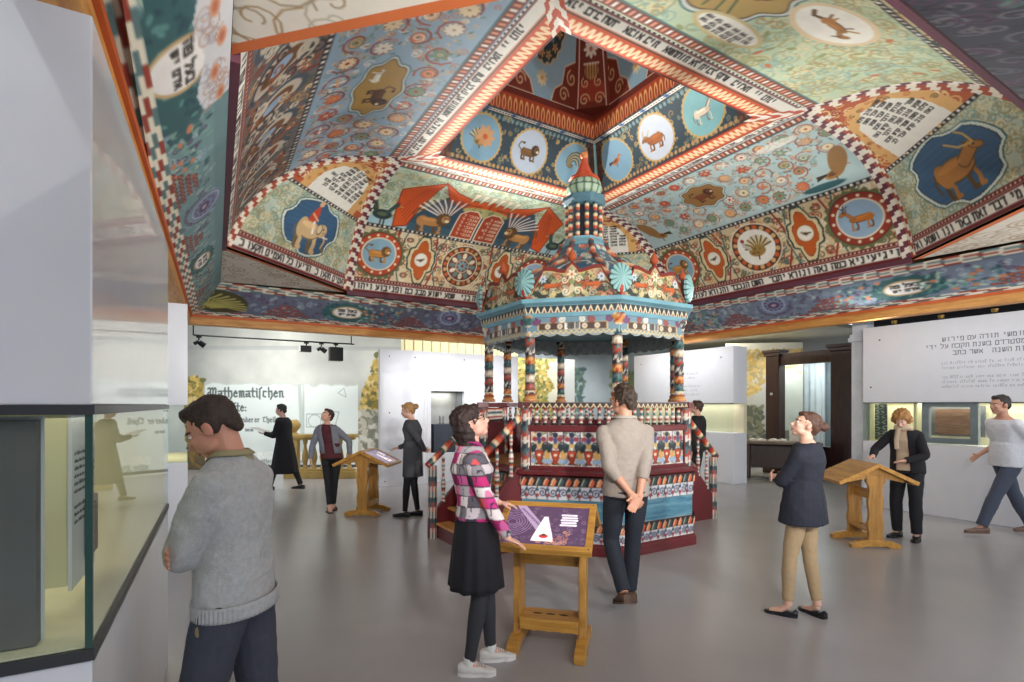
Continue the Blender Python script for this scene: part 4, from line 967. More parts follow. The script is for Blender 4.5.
leaves(c, U(190), V(440), U(204), V(378), 420, .09, YF, 6)
leaves(c, U(192), V(470), U(220), V(432), 300, .12, [(110, 92, 60), (140, 112, 60), (90, 84, 66)], 7)
leaves(c, U(352), V(466), U(380), V(412), 420, .12, [(190, 186, 170), (150, 150, 136), (206, 206, 196), (124, 126, 112)], 8)
PGE = (222, 232, 230)
def page(x0, x1, y0, y1, seed):
    R = random.Random(seed); top = [(x0+(x1-x0)*i/14, y1+R.uniform(-.05, .05)) for i in range(15)]
    c.poly([(x0, y0), (x1+.0, y0)]+top[::-1], PGE); c.line(top, .03, (196, 206, 200))
page(U(207), U(302), V(466), V(384), 1); page(U(304), U(357), V(466), V(385), 2)
c.line([(U(303), V(462)), (U(299), V(386))], .09, (186, 200, 196))
DG = (84, 96, 96)
black(c, 'Mathematischen', U(210), V(397), .232, DG, .04)
black(c, 'fte:', U(234), V(411), .2, DG, .035); black(c, 'anderer Theil', U(240), V(422), .13, (110, 120, 120), .025); black(c, 'daran', U(246), V(431), .07, (110, 120, 120), .018)
for q in range(4): black(c, 'am mitter istalt der einer'[q:], U(258), V(455+q*4), .1, (240, 244, 240) if q < 2 else (150, 160, 160), .022)
c.ring(U(314), V(421), .16, .014, (130, 144, 146)); c.line([(U(306), V(427)), (U(322), V(427)), (U(322), V(414)), (U(306), V(414))], .014, (130, 144, 146), close=True)
c.line([(U(328), V(427)), (U(328), V(412)), (U(338), V(412)), (U(334), V(427))], .014, (130, 144, 146)); c.line([(U(337), V(393)), (U(345), V(397)), (U(343), V(388)), (U(337), V(393))], .014, (150, 160, 162))
c.rect(U(240), V(467.5), Lm, V(465), (60, 62, 66))
m = wallgrid('wall_back_left', p0, p1, 0, 5.0, c.a[:, :], MUR, None); structure(m)
# white engraved panel with a doorway drawn round a niche
t = empty('exhibition_wall', (3.3, 10.62, 0), 0, 'tall white display panel with a pale engraved doorway around a grey niche, behind the pulpit', 'wall panel')
def AP(b): b.v = [(v[0]-3.3, v[1]-10.62, v[2]) for v in b.v]; return b
nx0, nx1, nz0, nz1 = 4.41, 5.2, .62, 1.96
b = MB()
for x0, x1, z0, z1 in ((3.3, nx0, 0, 2.8), (nx1, 6.6, 0, 2.8), (nx0, nx1, 0, nz0), (nx0, nx1, nz1, 2.8)): b.box(x0, x1, 10.62, 10.72, z0, z1)
bm_me = AP(b).build('panel_board', WSAT, t)
b = MB(); b.box(nx0, nx1, 11.05, 11.08, nz0, nz1); AP(b).build('niche_back', M('niche_grey', (150, 152, 150), .7), t)
b = MB()
for x0, x1, z0, z1 in ((nx0-.02, nx0, nz0, nz1), (nx1, nx1+.02, nz0, nz1), (nx0, nx1, nz1, nz1+.02), (nx0, nx1, nz0-.02, nz0)): b.box(x0, x1, 10.72, 11.05, z0, z1)
AP(b).build('niche_lining', M('niche_lining', (112, 116, 122), .6), t)
b = MB(); b.box(nx0+.14, nx1-.14, 10.8, 11.0, nz0, nz0+.62); AP(b).build('niche_pedestal', M('niche_pedestal', (52, 58, 70), .6), t, bevel=.01)
b = MB(); 
for xx in (4.74, 4.82): b.lathe([(.016, 0), (.03, .02), (.012, .06), (.02, .1), (.012, .18)], 10, Matrix.Translation((xx, 10.9, nz0+.62)))
AP(b).build('figurine', DKG, t, True)
ENG = M('engraving_grey', (250, 251, 255), .5)
light_strip(None, (4.8, 10.9, 1.94), .5, .2, 3, (1, .98, .9))  # added fill light, in no case, brightening the niche
b = MB(); F_ = 10.612
def bar(x0, x1, z0, z1): b.box(x0, x1, F_, 10.62, z0, z1)
for g in (.06, .14, .34):
    bar(nx0-g-.012, nx0-g, 0.1, nz1+g*.9); bar(nx1+g, nx1+g+.012, 0.1, nz1+g*.9); bar(nx0-g, nx1+g, nz1+g*.9, nz1+g*.9+.012)
bar(nx0-.45, nx1+.45, 2.36, 2.375); bar(nx0-.5, nx1+.5, 2.44, 2.46)
for q in range(9):
    a = pi*q/8; bar(4.8+.3*cos(a)-.02, 4.8+.3*cos(a)+.02, 2.48+.16*sin(a), 2.5+.16*sin(a))
AP(b).build('engraved_doorway', ENG, t)
for x, z in ((3.5, 2.66), (4.05, 2.66), (3.5, 1.5), (5.2, 2.66), (3.4, .1)):
    b = MB(); b.ball((x-3.3, -.004, z), .014, 8, 6); b.build('stud', STEEL, t, True)
# cream room wall and further murals seen between the columns
b = MB(); b.box(3.2, 9.2, 14.8, 14.9, 0, 4.4); structure(b.build('wall_back', M('cream_wall', (232, 224, 182), .8, vary=.02)))
b = MB()
for i in range(16): b.box(4.2+i*.28, 4.23+i*.28, 14.77, 14.8, 2.6, 4.4)
structure(b.build('trim_1', M('cream_slat', (214, 204, 160), .8)))
q0, q1 = (6.75, 12.4), (9.35, 12.0)
c = Canvas(2.63, 2.95, 70, CR); cloudify(c, (206, 204, 184), (216, 214, 196), 9, 8)
leaves(c, .0, .9, 2.2, 3.0, 2600, .07, YF+[(120, 130, 70), (160, 160, 90)], 11, mask=lambda x, y: x < 2.0-.25*abs(sin(y*4.3)) and not (abs(x-.9) < .35 and y < 1.2))
c.line([(1.0, .0), (1.05, 1.3), (.8, 2.2)], .05, (110, 92, 60)); c.line([(1.05, 1.3), (1.5, 2.1)], .035, (110, 92, 60))
c.rect(0, 0, .22, 2.95, (200, 202, 204), .6); c.rect(2.1, 0, 2.63, 2.95, (198, 204, 210), .75)
t = empty('mural_panel', (q0[0], q0[1], 0), 0, 'standing mural panel of a yellow-leaved tree, seen between the pulpit columns', 'mural')
wallgrid('printed_face', q0, q1, 0, 2.95, c.a, MUR, t); b = MB(); b.add([(0, .012, 0), (2.6, -.388, 0), (2.6, -.34, 0), (0, .06, 0), (0, .012, 2.95), (2.6, -.388, 2.95), (2.6, -.34, 2.95), (0, .06, 2.95)], [(0, 1, 2, 3), (4, 5, 6, 7), (0, 1, 5, 4), (2, 3, 7, 6), (1, 2, 6, 5), (0, 3, 7, 4)]); b.build('panel_core', WSAT, t)
c = Canvas(9.0, 4.4, 34, CR); cloudify(c, (140, 152, 166), (176, 190, 200), 12, 10)
leaves(c, 1.7, .4, 2.3, 2.9, 160, .1, [(70, 96, 100), (96, 120, 110)], 13); leaves(c, 3.2, 2.0, 4.8, 2.75, 260, .1, [(96, 110, 84), (120, 130, 90)], 14)
structure(wallgrid('wall_back_right', (9.3, 15.2), (16.2, 9.4), 0, 4.4, c.a, MUR, None))
# tree mural beyond the white case on the right (left of the dark portal)
r0, r1 = plan(5.7, 14.2), plan(7.6, 13.9); Lr = math.hypot(r1[0]-r0[0], r1[1]-r0[1])
c = Canvas(Lr, 3.3, 90, CR); cloudify(c, (206, 206, 196), (180, 184, 176), 15, 10)
leaves(c, 0, 1.7, Lr, 3.1, 1100, .07, [(206, 176, 100), (222, 196, 130), (190, 170, 120), (214, 206, 180)], 16, mask=lambda x, y: y > 2.25-.35*sin(x*3) or x < .35)
leaves(c, 0, 0, Lr, .95, 1200, .09, [(110, 112, 96), (90, 96, 84), (150, 148, 130)], 17); leaves(c, 0, .95, .9, 1.6, 260, .09, [(96, 100, 84), (130, 130, 104)], 18)
structure(wallgrid('wall_right_mural', r0, r1, 0, 3.3, c.a, MUR, None))
# low stone-coloured balustrade in front of the book mural
GOLD = M('ochre_stone', (176, 148, 84), .6, vary=.15)
bx, by = plan(-4.95, 12.1); BL = 1.42
t = empty('balustrade', (bx, by, 0), -radians(31.2), 'ochre stone balustrade with a ball finial, before the mural of giant book pages', 'balustrade')
b = MB(); b.box(-.2, BL, -.13, .13, 0, .17); b.box(-.16, BL-.05, -.1, .1, .17, .22); b.build('base', GOLD, t, bevel=.01)
b = MB(); b.box(-.2, BL, -.13, .13, .92, 1.0); b.box(-.16, BL-.05, -.1, .1, .87, .92); b.build('handrail', GOLD, t, bevel=.012)
b = MB(); b.box(-.1, .1, -.1, .1, .22, .87); b.build('pier', GOLD, t, bevel=.01)
b = MB(); b.lathe([(.1, 0), (.05, .03), (.06, .06), (.12, .13), (.14, .2), (.12, .27), (.05, .33)], 18, Matrix.Translation((0, 0, 1.0))); b.build('ball_finial', GOLD, t, True)
bal = [(.06, 0), (.06, .04), (.035, .07), (.05, .14), (.075, .24), (.06, .36), (.03, .48), (.028, .53), (.045, .57), (.045, .6), (.06, .65)]
for i in range(6):
    b = MB(); b.lathe(bal, 14, Matrix.Translation((.25+i*.2, 0, .22))); b.build('baluster', GOLD, t, True)
# lighting track with black fittings
tx0, tx1 = plan(-6.56, 10.95), plan(-3.8, 12.8)
t = empty('light_track', (tx0[0], tx0[1], 3.1), 0, 'thin black lighting track hanging under the left side of the painted roof', 'light track')
L = Vector((tx1[0]-tx0[0], tx1[1]-tx0[1], .02))
b = MB(); b.tube([(0, 0, 0), L], .018, 6); b.build('rail', BLACK, t)
for f_ in (.0, .98): b = MB(); b.tube([L*f_, L*f_+Vector((0, 0, .45))], .012, 6); b.build('hanger', BLACK, t)
for i, (f_, kd, lab) in enumerate(((.03, 0, 'small black spotlight at the far left end of the lighting track'), (.67, 1, 'black box floodlight with a pale face, left of the three on the track'), (.77, 0, 'small twin-headed black spotlight, middle of the three on the track'), (.87, 2, 'large black box floodlight, right of the three on the track'))):
    p = L*f_+Vector((tx0[0], tx0[1], 3.1)); t = empty('spotlight', p, 0, lab, 'spotlight')
    b = MB(); b.tube([(0, 0, -.018), (0, 0, -.1)], .015, 6); b.box(-.05, .05, -.03, .03, -.05, -.018); b.build('stem', BLACK, t)
    b = MB()
    if kd == 0: b.lathe([(.05, 0), (.06, .12), (.05, .13)], 12, Matrix.Translation((0, 0, -.14)) @ Matrix.Rotation(2.2, 4, 'Y')); b.lathe([(.03, 0), (.04, .1), (.03, .11)], 12, Matrix.Translation((.0, 0, -.12)) @ Matrix.Rotation(-2.2, 4, 'Y'))
    elif kd == 1: b.box(-.14, .1, -.08, .08, -.24, -.1)
    else: b.box(-.15, .15, -.1, .1, -.42, -.1)
    b.build('lamp_body', BLACK, t, bevel=.008)
    if kd == 1: b = MB(); b.box(-.15, -.14, -.07, .07, -.23, -.11); b.build('lamp_glass', M('pale_lamp_face', (210, 214, 216), .3), t)
# ------------------------------------------------------------------ the carved and painted pulpit
BP = paint_mat('painted_carving', .45, .12)
MARO = M('maroon_paint', (104, 34, 40), .35, vary=.12, scale=4, coat=.2)
bim = empty('pulpit', (CX, CY, 0), 0, 'octagonal carved and painted wooden pulpit with columns, crested canopy and spire, mid-hall', 'pulpit')
A8 = [radians(22.5+45*k) for k in range(8)]
def octp(R, k): a = A8[k % 8]; return R*cos(a), R*sin(a)
def oct_ring(b, prof):
    """prof: (R, z) list, octagonal lathe"""
    b.lathe(prof, 8, None, radians(22.5)); return b
# faces are indexed by the middle angle: face k runs between corner k-1 and corner k, mid angle 45k
def face_frame(k, R):
    a = radians(45*k); ap = R*cos(radians(22.5)); return a, ap
def face_pt(k, ap, u, z):              # u to the right as seen from outside
    a = radians(45*k); return np.stack([ap*np.cos(a)-u*np.sin(a)*1., ap*np.sin(a)+u*np.cos(a), z+0*u], -1)
SIDE = 2*sin(radians(22.5)); AP = cos(radians(22.5))
def face_canvas(name, k, R, z0, z1, fn, ppm=110, depth=0., hw=None, R1=None, parent=bim, mat=None, cut=None):
    hw = hw or R*SIDE/2; R1 = R1 or R; hw1 = hw*R1/R
    c = Canvas(2*max(hw, hw1), z1-z0, ppm, CR, -max(hw, hw1), 0); fn(c, hw, z1-z0)
    nx, ny = int(2*hw*ppm)+2, int((z1-z0)*ppm)+2
    T, S = np.meshgrid(np.linspace(0, 1, ny), np.linspace(-1, 1, nx), indexing='ij')
    ap = AP*(R+(R1-R)*T)+depth; u = S*(hw+(hw1-hw)*T)
    return grid(name, face_pt(k, ap, u, z0+(z1-z0)*T), c.sample(u, T*(z1-z0)), mat or BP, parent)
R0 = 1.48
# entry faces: k=0 (+x) and k=4 (-x)
def flame(c, hw, h, cols=((206, 92, 56), (236, 200, 160), (60, 84, 84), (40, 40, 44))):
    n = int(2*hw/.085)
    c.rect(-hw, 0, hw, h, (40, 38, 42))
    for i in range(n+1):
        x = -hw+i*.085; col = cols[i % 3] if i % 3 != 1 else (222, 130, 84)
        c.poly([(x, h*.08), (x+.05, h*.08), (x+.075, h*.6), (x+.05, h*.95), (x+.012, h*.6)], col); c.line([(x+.01, h*.15), (x+.04, h*.85)], .01, CR)
def lace(c, hw, h):
    c.rect(-hw, 0, hw, h, (214, 214, 222)); n = int(2*hw/.12)
    for i in range(n+1):
        x = -hw+i*.12
        c.spiral(x, h*.5, h*.34, .012, (50, 56, 84), 1.5, i, 1 if i % 2 else -1); c.ell(x+.06, h*.3, .022, .02, (170, 60, 60)); c.ell(x+.06, h*.72, .02, .018, (60, 92, 110)); c.line([(x+.06, 0), (x+.03, h*.5), (x+.07, h)], .009, (40, 46, 60))
def blueboard(c, hw, h):
    c.rect(-hw, 0, hw, h, (86, 140, 164)); R = random.Random(3)
    for i in range(90):
        y = R.uniform(0, h); x = R.uniform(-hw, hw); c.line([(x, y), (x+R.uniform(.1, .5), y+R.uniform(-.004, .004))], .006, R.choice([(120, 172, 190), (60, 108, 136), (140, 186, 200), (44, 88, 116)]), .7)
b = MB(); oct_ring(b, [(R0+.03, 0), (R0+.03, .10), (R0, .13), (R0-.02, .13)]); b.build('base_plinth', MARO, bim, bevel=.006)
b = MB(); oct_ring(b, [(R0-.04, .10), (R0-.04, .88)]); b.build('base_body', MARO, bim)
b = MB(); oct_ring(b, [(R0-.02, .86), (R0+.05, .88), (R0+.05, .915), (R0, .93), (1.30, .93)]); b.build('floor_ledge', MARO, bim, bevel=.004)
for k in range(8):
    face_canvas('lace_band', k, R0-.005, .13, .25, lace); face_canvas('flame_band', k, R0+.012, .25, .35, flame)
    face_canvas('blue_board', k, R0-.02, .35, .60, blueboard, 80)
    face_canvas('lace_band', k, R0-.008, .60, .75, lace); face_canvas('flame_band', k, R0+.012, .75, .855, flame)
def urns(c, hw, h):
    c.rect(-hw, 0, hw, h, (222, 218, 214)); R = random.Random(8)
    curls(c, -hw, .02, hw, h, 170, .03, [(80, 90, 110), (200, 170, 110), (170, 80, 60), (120, 110, 70)], .009, 5)
    n = 5; st = 2*hw/n
    for i in range(n):
        x = -hw+st*(i+.5)
        for s in (-1, 1):
            c.ell(x+s*.065, h*.52, .03, .055, (34, 50, 56), rot=s*.5); c.spiral(x+s*.07, h*.62, .035, .014, (40, 56, 64), 1.2, 0, s); c.ell(x+s*.05, h*.78, .03, .026, (150, 54, 70)); c.ell(x+s*.105, h*.32, .022, .06, (206, 160, 90))
            c.ell(x+s*.075, h*.16, .035, .03, (150, 176, 206))
        c.poly([(x-.055, h*.45), (x+.055, h*.45), (x+.03, h*.22), (x+.012, h*.14), (x+.04, h*.07), (x-.04, h*.07), (x-.012, h*.14), (x-.03, h*.22)], (186, 66, 40), edge=(60, 24, 24), et=.008)
        c.ell(x, h*.33, .02, .016, CR); c.ell(x, h*.62, .028, .035, (206, 170, 100)); c.ell(x, h*.74, .022, .04, (60, 80, 130)); c.ell(x, h*.9, .03, .03, (40, 48, 64)); c.line([(x+st/2, .02), (x+st/2, h)], .01, (50, 50, 60))
def dentil(c, hw, h):
    c.rect(-hw, 0, hw, h, (44, 34, 40)); n = int(2*hw/.07)
    for i in range(n):
        x = -hw+.07*(i+.5); c.poly([(x-.03, 0), (x, h*.9), (x+.03, 0)], (222, 206, 160)); c.poly([(x-.014, 0), (x, h*.45), (x+.014, 0)], (120, 50, 36))
def balu_paint(co):
    z = co[:, 2]; bands = [(48, 40, 46), (226, 220, 208), (160, 50, 40), (226, 220, 208), (70, 100, 104), (226, 220, 208), (196, 84, 50)]
    i = (np.floor(z/.026).astype(int)) % 7; return np.array(bands, dtype=float)[i]
RP = 1.40
ACC = math.atan2(-CY, -CX)
balp = [(.026, 0), (.03, .02), (.016, .035), (.026, .06), (.03, .09), (.016, .115), (.012, .13), (.022, .15), (.016, .17), (.024, .19)]
proto_b = None
for k in range(8):
    entry = k in (0, 4)
    hwp = RP*SIDE/2
    if not entry:
        face_canvas('urn_panel', k, RP, .96, 1.36, urns, 130, hw=hwp-.07)
        a = radians(45*k); Tm = Matrix.Rotation(a, 4, 'Z')
        b = MB(); b.box(RP*AP-.05, RP*AP-.006, -hwp, hwp, .92, 1.37, Tm); b.build('parapet_board', MARO, bim)
        b = MB(); b.box(RP*AP-.03, RP*AP+.03, -hwp, hwp, .925, .97, Tm); b.box(RP*AP-.05, RP*AP+.035, -hwp, hwp, 1.36, 1.43, Tm); b.build('parapet_rail', MARO, bim, bevel=.006)
        for s in (-1, 1): b = MB(); b.box(RP*AP-.03, RP*AP+.02, s*(hwp-.05)-.02, s*(hwp-.05)+.02, .97, 1.36, Tm); b.build('parapet_stile', MARO, bim, bevel=.004)
        b = MB(); b.box(RP*AP-.09, RP*AP+.05, -hwp-.02, hwp+.02, 1.63, 1.69, Tm); b.build('hand_rail', MARO, bim, bevel=.004)
        face_canvas('rail_dentils', k, RP+.058, 1.633, 1.687, dentil, 150)
        for i in range(9):
            u = -hwp+.13+(2*hwp-.26)*i/8; p = Tm @ Vector((RP*AP-.02, u, 1.432))
            b = MB(); b.lathe(balp, 10); o = b.build('baluster', BP, bim, True, paint=balu_paint); o.location = p
# corner posts, columns
def diamonds(co, tw=.13):
    th = np.arctan2(co[:, 1], co[:, 0]); z = co[:, 2]
    u = th/(pi/2); q = (np.floor(u*2+z/tw)+np.floor(-u*2+z/tw)).astype(int) % 4
    return np.array([(214, 208, 196), (168, 60, 44), (62, 96, 100), (40, 50, 60)], dtype=float)[q]
def ornament(co, seed=0):
    th = np.arctan2(co[:, 1], co[:, 0]); z = co[:, 2]; seg = np.floor(z/.105).astype(int)
    g = np.array([(170, 66, 44), (214, 206, 190), (66, 110, 108), (206, 150, 80), (44, 52, 62)], dtype=float)
    base = g[seg % 5]; pat = np.sin(th*5+seg*1.3)*np.sin(z*2*pi/.105*1.5+th*2); alt = g[(seg+2) % 5]
    c = np.where(pat[:, None] > .25, alt, base); f = (z/.105) % 1
    c = np.where((f < .1)[:, None], np.array((52, 30, 34.)), c); c = np.where(((f > .1) & (f < .17))[:, None], np.array((226, 214, 186.)), c); return c
for k in range(8):
    x, y = octp(RP-.02, k)
    b = MB()
    prof = [(.065, 0)]+[(.065, .02+i*.02) for i in range(34)]+[(.065, .70)]
    b.lathe(prof, 20); o = b.build('corner_post', BP, bim, True, paint=lambda co: diamonds(co)); o.location = (x, y, .93)
    b = MB(); b.box(-.07, .07, -.07, .07, 0, .07, Matrix.Rotation(A8[k], 4, 'Z')); o = b.build('post_cap', MARO, bim, bevel=.005); o.location = (x, y, 1.625)
    x, y = octp(1.3, k)
    b = MB(); H = .99
    prof = [(.085, 0), (.085, .03), (.06, .05), (.07, .075), (.05, .10), (.058, .12)]
    z = .12
    while z < H-.16:
        prof += [(.058, z+.012), (.064, z+.018), (.058, z+.026), (.056, z+.06), (.056, z+.095)]; z += .105
    prof += [(.056, z), (.07, z+.03), (.06, z+.05), (.09, z+.09), (.09, H)]
    b.lathe(prof, 20)
    def colp(co, kk=k):
        c = ornament(co+np.array([0, 0, kk*.105])); lo = co[:, 2] < .1
        c = np.where(lo[:, None], np.where((np.floor(co[:, 2]/.03) % 2)[:, None] > 0, np.array((206, 150, 90.)), np.array((150, 70, 46.))), c); return c
    o = b.build('column', BP, bim, True, paint=colp); o.location = (x, y, 1.70)
# pulpit floor
b = MB(); oct_ring(b, [(1.36, .90), (1.36, .935)]); b.build('platform_floor', wood('platform_pine', (206, 150, 84), (160, 104, 52), 3, .5, 'x'), bim)
# entablature
LBP = M('light_blue_paint', (116, 166, 182), .5, vary=.14, scale=5)
b = MB(); oct_ring(b, [(1.22, 2.66), (1.38, 2.66), (1.40, 2.70), (1.40, 2.79), (1.47, 2.815), (1.47, 2.86), (1.25, 2.88)]); b.build('cornice', LBP, bim, bevel=.004)
def dent2(c, hw, h):
    c.rect(-hw, 0, hw, h, (40, 50, 60)); n = int(2*hw/.075)
    for i in range(n+1):
        x = -hw+.075*i; c.poly([(x-.034, 0), (x, h*.95), (x+.034, 0)], (226, 216, 180)); c.poly([(x-.016, 0), (x, h*.5), (x+.016, 0)], (130, 60, 44))
def valance(c, hw, h):
    c.rect(-hw, 0, hw, h, (108, 140, 156)); 
    c.rect(-hw+.12, h*.2, hw-.12, h*.66, (206, 176, 120)); c.rect(-hw+.14, h*.24, hw-.14, h*.62, (72, 52, 44))
    for i in range(-2, 3):
        if i == 0: continue
        c.ring(i*.14, h*.43, h*.13, .012, CR); petals(c, i*.14, h*.43, h*.11, 8, CR, RD)
    c.rect(-.09, h*.24, .09, h*.62, WH); 
    for q in range(4): heb(c, 'זה השער', .08, h*.54-q*h*.09, .018, w=.018, t=.007)
    for s in (-1, 1):
        c.spiral(s*(hw-.1), h*.8, .05, .03, (110, 60, 100), 1.3, 0, s); c.spiral(s*(hw-.3), h*.82, .045, .024, (150, 66, 60), 1.3, 2, s); c.spiral(s*.12, h*.83, .04, .02, (226, 220, 206), 1.3, 1, s)
    n = int(2*hw/.06)
    for i in range(n): c.line([(-hw+.06*i, .0), (-hw+.06*i+.03, h*.16), (-hw+.06*(i+1), 0)], .014, (222, 190, 130))
for k in range(8):
    face_canvas('cornice_dentils', k, 1.405, 2.705, 2.785, dent2, 140)
    f = face_canvas('valance', k, 1.36, 2.47, 2.665, valance, 130)
    a = radians(45*k); Tm = Matrix.Rotation(a, 4, 'Z'); hw = 1.36*SIDE/2
    # scalloped lower edge board behind the painted face
    pts = [(-hw, 2.665), (-hw, 2.49)]+[(-hw+2*hw*i/24, 2.47-.03*abs(sin(i*pi/4))) for i in range(1, 24)]+[(hw, 2.49), (hw, 2.665)]
    b = MB(); b.prism(pts, -.02, .02); b.v = [Tm @ Vector((1.36*AP-.026+v[1], v[0], v[2])) for v in b.v]; b.build('valance_board', M('valance_back', (150, 160, 160), .6, vary=.25, scale=14), bim)
# crests: wavy-topped boards with carved, painted scrolls
def crest_top(u, hw):
    s = np.abs(u)/hw
    return np.where(s < .12, .42-.6*s, np.where(s < .62, .34-.02*np.sin(s*9), np.where(s < .86, .33-.21*(s-.62)/.24, .12+0*s)))
def crest(c, hw, h, pink):
    c.rect(-hw, 0, hw, h, (50, 58, 52)); curls(c, -hw, 0, hw, h, 260, .04, [(206, 190, 130), (120, 130, 90), (190, 180, 150), (196, 110, 80)], .014, 44)
    for s in (-1, 1): beast(c, s*.22, .14, .2, 'fox', (190, 92, 44), f=-s); petals(c, s*.33, .22, .05, 7, (200, 216, 226), (60, 90, 140))
    c.line([(0, .02), (0, .3)], .03, (150, 150, 90)); petals(c, 0, .26, .06, 6, CR, OR); c.ell(0, .1, .03, .05, (206, 196, 160))
    for s in (-1, 1): c.spiral(s*.07, .07, .05, .016, CR, 1.3, 0, s); c.spiral(s*.08, .2, .04, .014, CR, 1.3, 0, s)
for k in range(8):
    R1 = 1.40; hw = R1*SIDE/2; nx, ny = 130, 50; pink = k == 7
    c = Canvas(2*hw, .46, 130, CR, -hw, 0); crest(c, hw, .46, pink)
    T, S = np.meshgrid(np.linspace(0, 1, ny), np.linspace(-1, 1, nx), indexing='ij'); u = S*hw; top = crest_top(u, hw); z = T*top
    C = c.sample(u, z); rim = (140, 70, 96) if pink else (122, 42, 34)
    e = (top-z) < .045; C[e] = rim; e2 = ((top-z) >= .045) & ((top-z) < .053); C[e2] = (206, 170, 110)
    grid('crest_face', face_pt(k, R1*AP+.0, u, 2.87+z), C, BP, bim)
    a = radians(45*k); Tm = Matrix.Rotation(a, 4, 'Z')
    us = np.linspace(-hw, hw, 60); pts = [(-hw, 2.87)]+[(float(q), 2.87+float(crest_top(np.array(q), hw))) for q in us]+[(hw, 2.87)]
    b = MB(); b.prism(pts, -.035, -.004); b.v = [Tm @ Vector((R1*AP+v[1], v[0], v[2])) for v in b.v]; b.build('crest_board', M('crest_back', (104, 42, 40), .5, vary=.15), bim)
    # turned finial on top of the crest and shell rosette at the corner
    p = Tm @ Vector((R1*AP-.02, 0, 3.28)); b = MB(); b.lathe([(.02, 0), (.05, .03), (.045, .07), (.015, .12), (.004, .15)], 12); o = b.build('crest_finial', M('ochre_red', (176, 84, 48), .5, vary=.2), bim, True); o.location = p
    x, y = octp(1.43, k); b = MB(); n = 14; v = [(0, 0, .05)]; f = []
    for i in range(n*4):
        a2 = 2*pi*i/(n*4); r = .125*(1+.07*cos(n*a2)); v.append((r*cos(a2), r*1.25*sin(a2), 0)); 
    for i in range(n*4): f.append((0, 1+i, 1+(i+1) % (n*4)))
    v += [(q[0], q[1], -.03) for q in v[1:]]; f += [(1+i, 1+n*4+i, 1+n*4+(i+1) % (n*4), 1+(i+1) % (n*4)) for i in range(n*4)]
    b.add(v, f)
    def shell(co, n=n):
        a2 = np.arctan2(co[:, 1]/1.25, co[:, 0]); return np.where((np.cos(n*a2) < -.6)[:, None], np.array((36, 66, 72.)), np.array((140, 186, 186.)))
    o = b.build('shell_rosette', BP, bim, paint=shell); o.matrix_local = Matrix.Translation((x, y, 3.06)) @ Matrix.Rotation(A8[k]+pi/2, 4, 'Z') @ Matrix.Rotation(pi/2, 4, 'X')
    b = MB(); b.lathe([(.004, 0), (.045, .05), (.055, .1), (.035, .16), (.008, .2)], 12); 
    if k in (4, 3, 5): o = b.build('corner_bud', M('red_bud', (176, 60, 36), .45), bim, True); o.location = (octp(1.40, k)[0], octp(1.40, k)[1], 2.87)
# ogee roof of the canopy with ribs
dome = [(1.16, 2.86), (1.10, 3.0), (.95, 3.22), (.74, 3.4), (.52, 3.52), (.38, 3.66), (.31, 3.8)]
zs = np.array([p[1] for p in dome]); rs = np.array([p[0] for p in dome])
for k in range(8):
    c = Canvas(1.0, 1.2, 90, (70, 110, 130), -.5, 0); R = random.Random(k)
    c.rect(-.5, 0, .5, .34, (190, 200, 176)); c.poly([(-.3, .3), (-.34, .5), (-.1, .78), (.1, .78), (.34, .5), (.3, .3)], (52, 92, 122), edge=(206, 216, 206), et=.03)
    curls(c, -.5, .0, .5, .4, 60, .05, [(120, 140, 100), (206, 110, 70), (226, 206, 160)], .014, k); petals(c, 0, .5, .09, 8, (214, 170, 120), RD); curls(c, -.3, .7, .3, 1.2, 50, .04, [(206, 100, 70), CR, (60, 96, 90)], .014, k+9)
    T, S = np.meshgrid(np.linspace(0, 1, 90), np.linspace(-1, 1, 60), indexing='ij'); zz = 2.86+.94*T; R_ = np.interp(zz, zs, rs); u = S*R_*SIDE/2
    P = face_pt(k, 0, u, zz); a = radians(45*k); P[..., 0] += R_*AP*cos(a); P[..., 1] += R_*AP*sin(a)
    grid('canopy_roof_panel', P, c.sample(u, T*1.2), BP, bim, True)
    b = MB(); pts = [(r*cos(A8[k])*1.01, r*sin(A8[k])*1.01, z) for r, z in [(np.interp(zq, zs, rs), zq) for zq in np.linspace(2.86, 3.82, 26)]]
    b.tube(pts, [.03+.012*(i % 3 == 0) for i in range(26)], 8)
    b.build('roof_rib', BP, bim, True, paint=lambda co: np.array([(214, 110, 78), (230, 200, 160), (140, 44, 34), (60, 80, 84)], dtype=float)[np.floor(co[:, 2]/.05).astype(int) % 4])
# lantern, petalled cup, red cap and ball
def ringp(co): return np.where((np.sin(np.arctan2(co[:, 1], co[:, 0])*16) > 0)[:, None], np.array((96, 140, 150.)), np.array((52, 92, 108.)))
b = MB(); b.lathe([(.30, 3.74), (.34, 3.78), (.31, 3.82), (.27, 3.86), (.27, 3.89)], 8, None, radians(22.5)); b.build('lantern_base', LBP, bim)
b = MB(); b.lathe([(.15, 3.88), (.15, 4.36)], 16); b.build('lantern_core', M('lantern_dark', (40, 52, 62), .7), bim, True)
for i in range(12):
    a = 2*pi*i/12; b = MB(); prof = []
    for q in range(12): prof += [(.026, q*.04), (.032, q*.04+.02)]
    b.lathe(prof, 8); o = b.build('lantern_column', BP, bim, True, paint=lambda co: np.array([(196, 84, 60), (226, 206, 170), (50, 84, 92)], dtype=float)[np.floor(co[:, 2]/.04).astype(int) % 3]); o.location = (.23*cos(a), .23*sin(a), 3.88)
b = MB(); b.lathe([(.22, 4.33), (.26, 4.35), (.30, 4.40), (.30, 4.45), (.20, 4.47)], 8, None, radians(22.5)); b.build('lantern_cornice', M('mid_blue_paint', (84, 124, 140), .5, vary=.2), bim)
prof = [(.15, 0), (.22, .05), (.245, .12), (.225, .2), (.16, .25)]
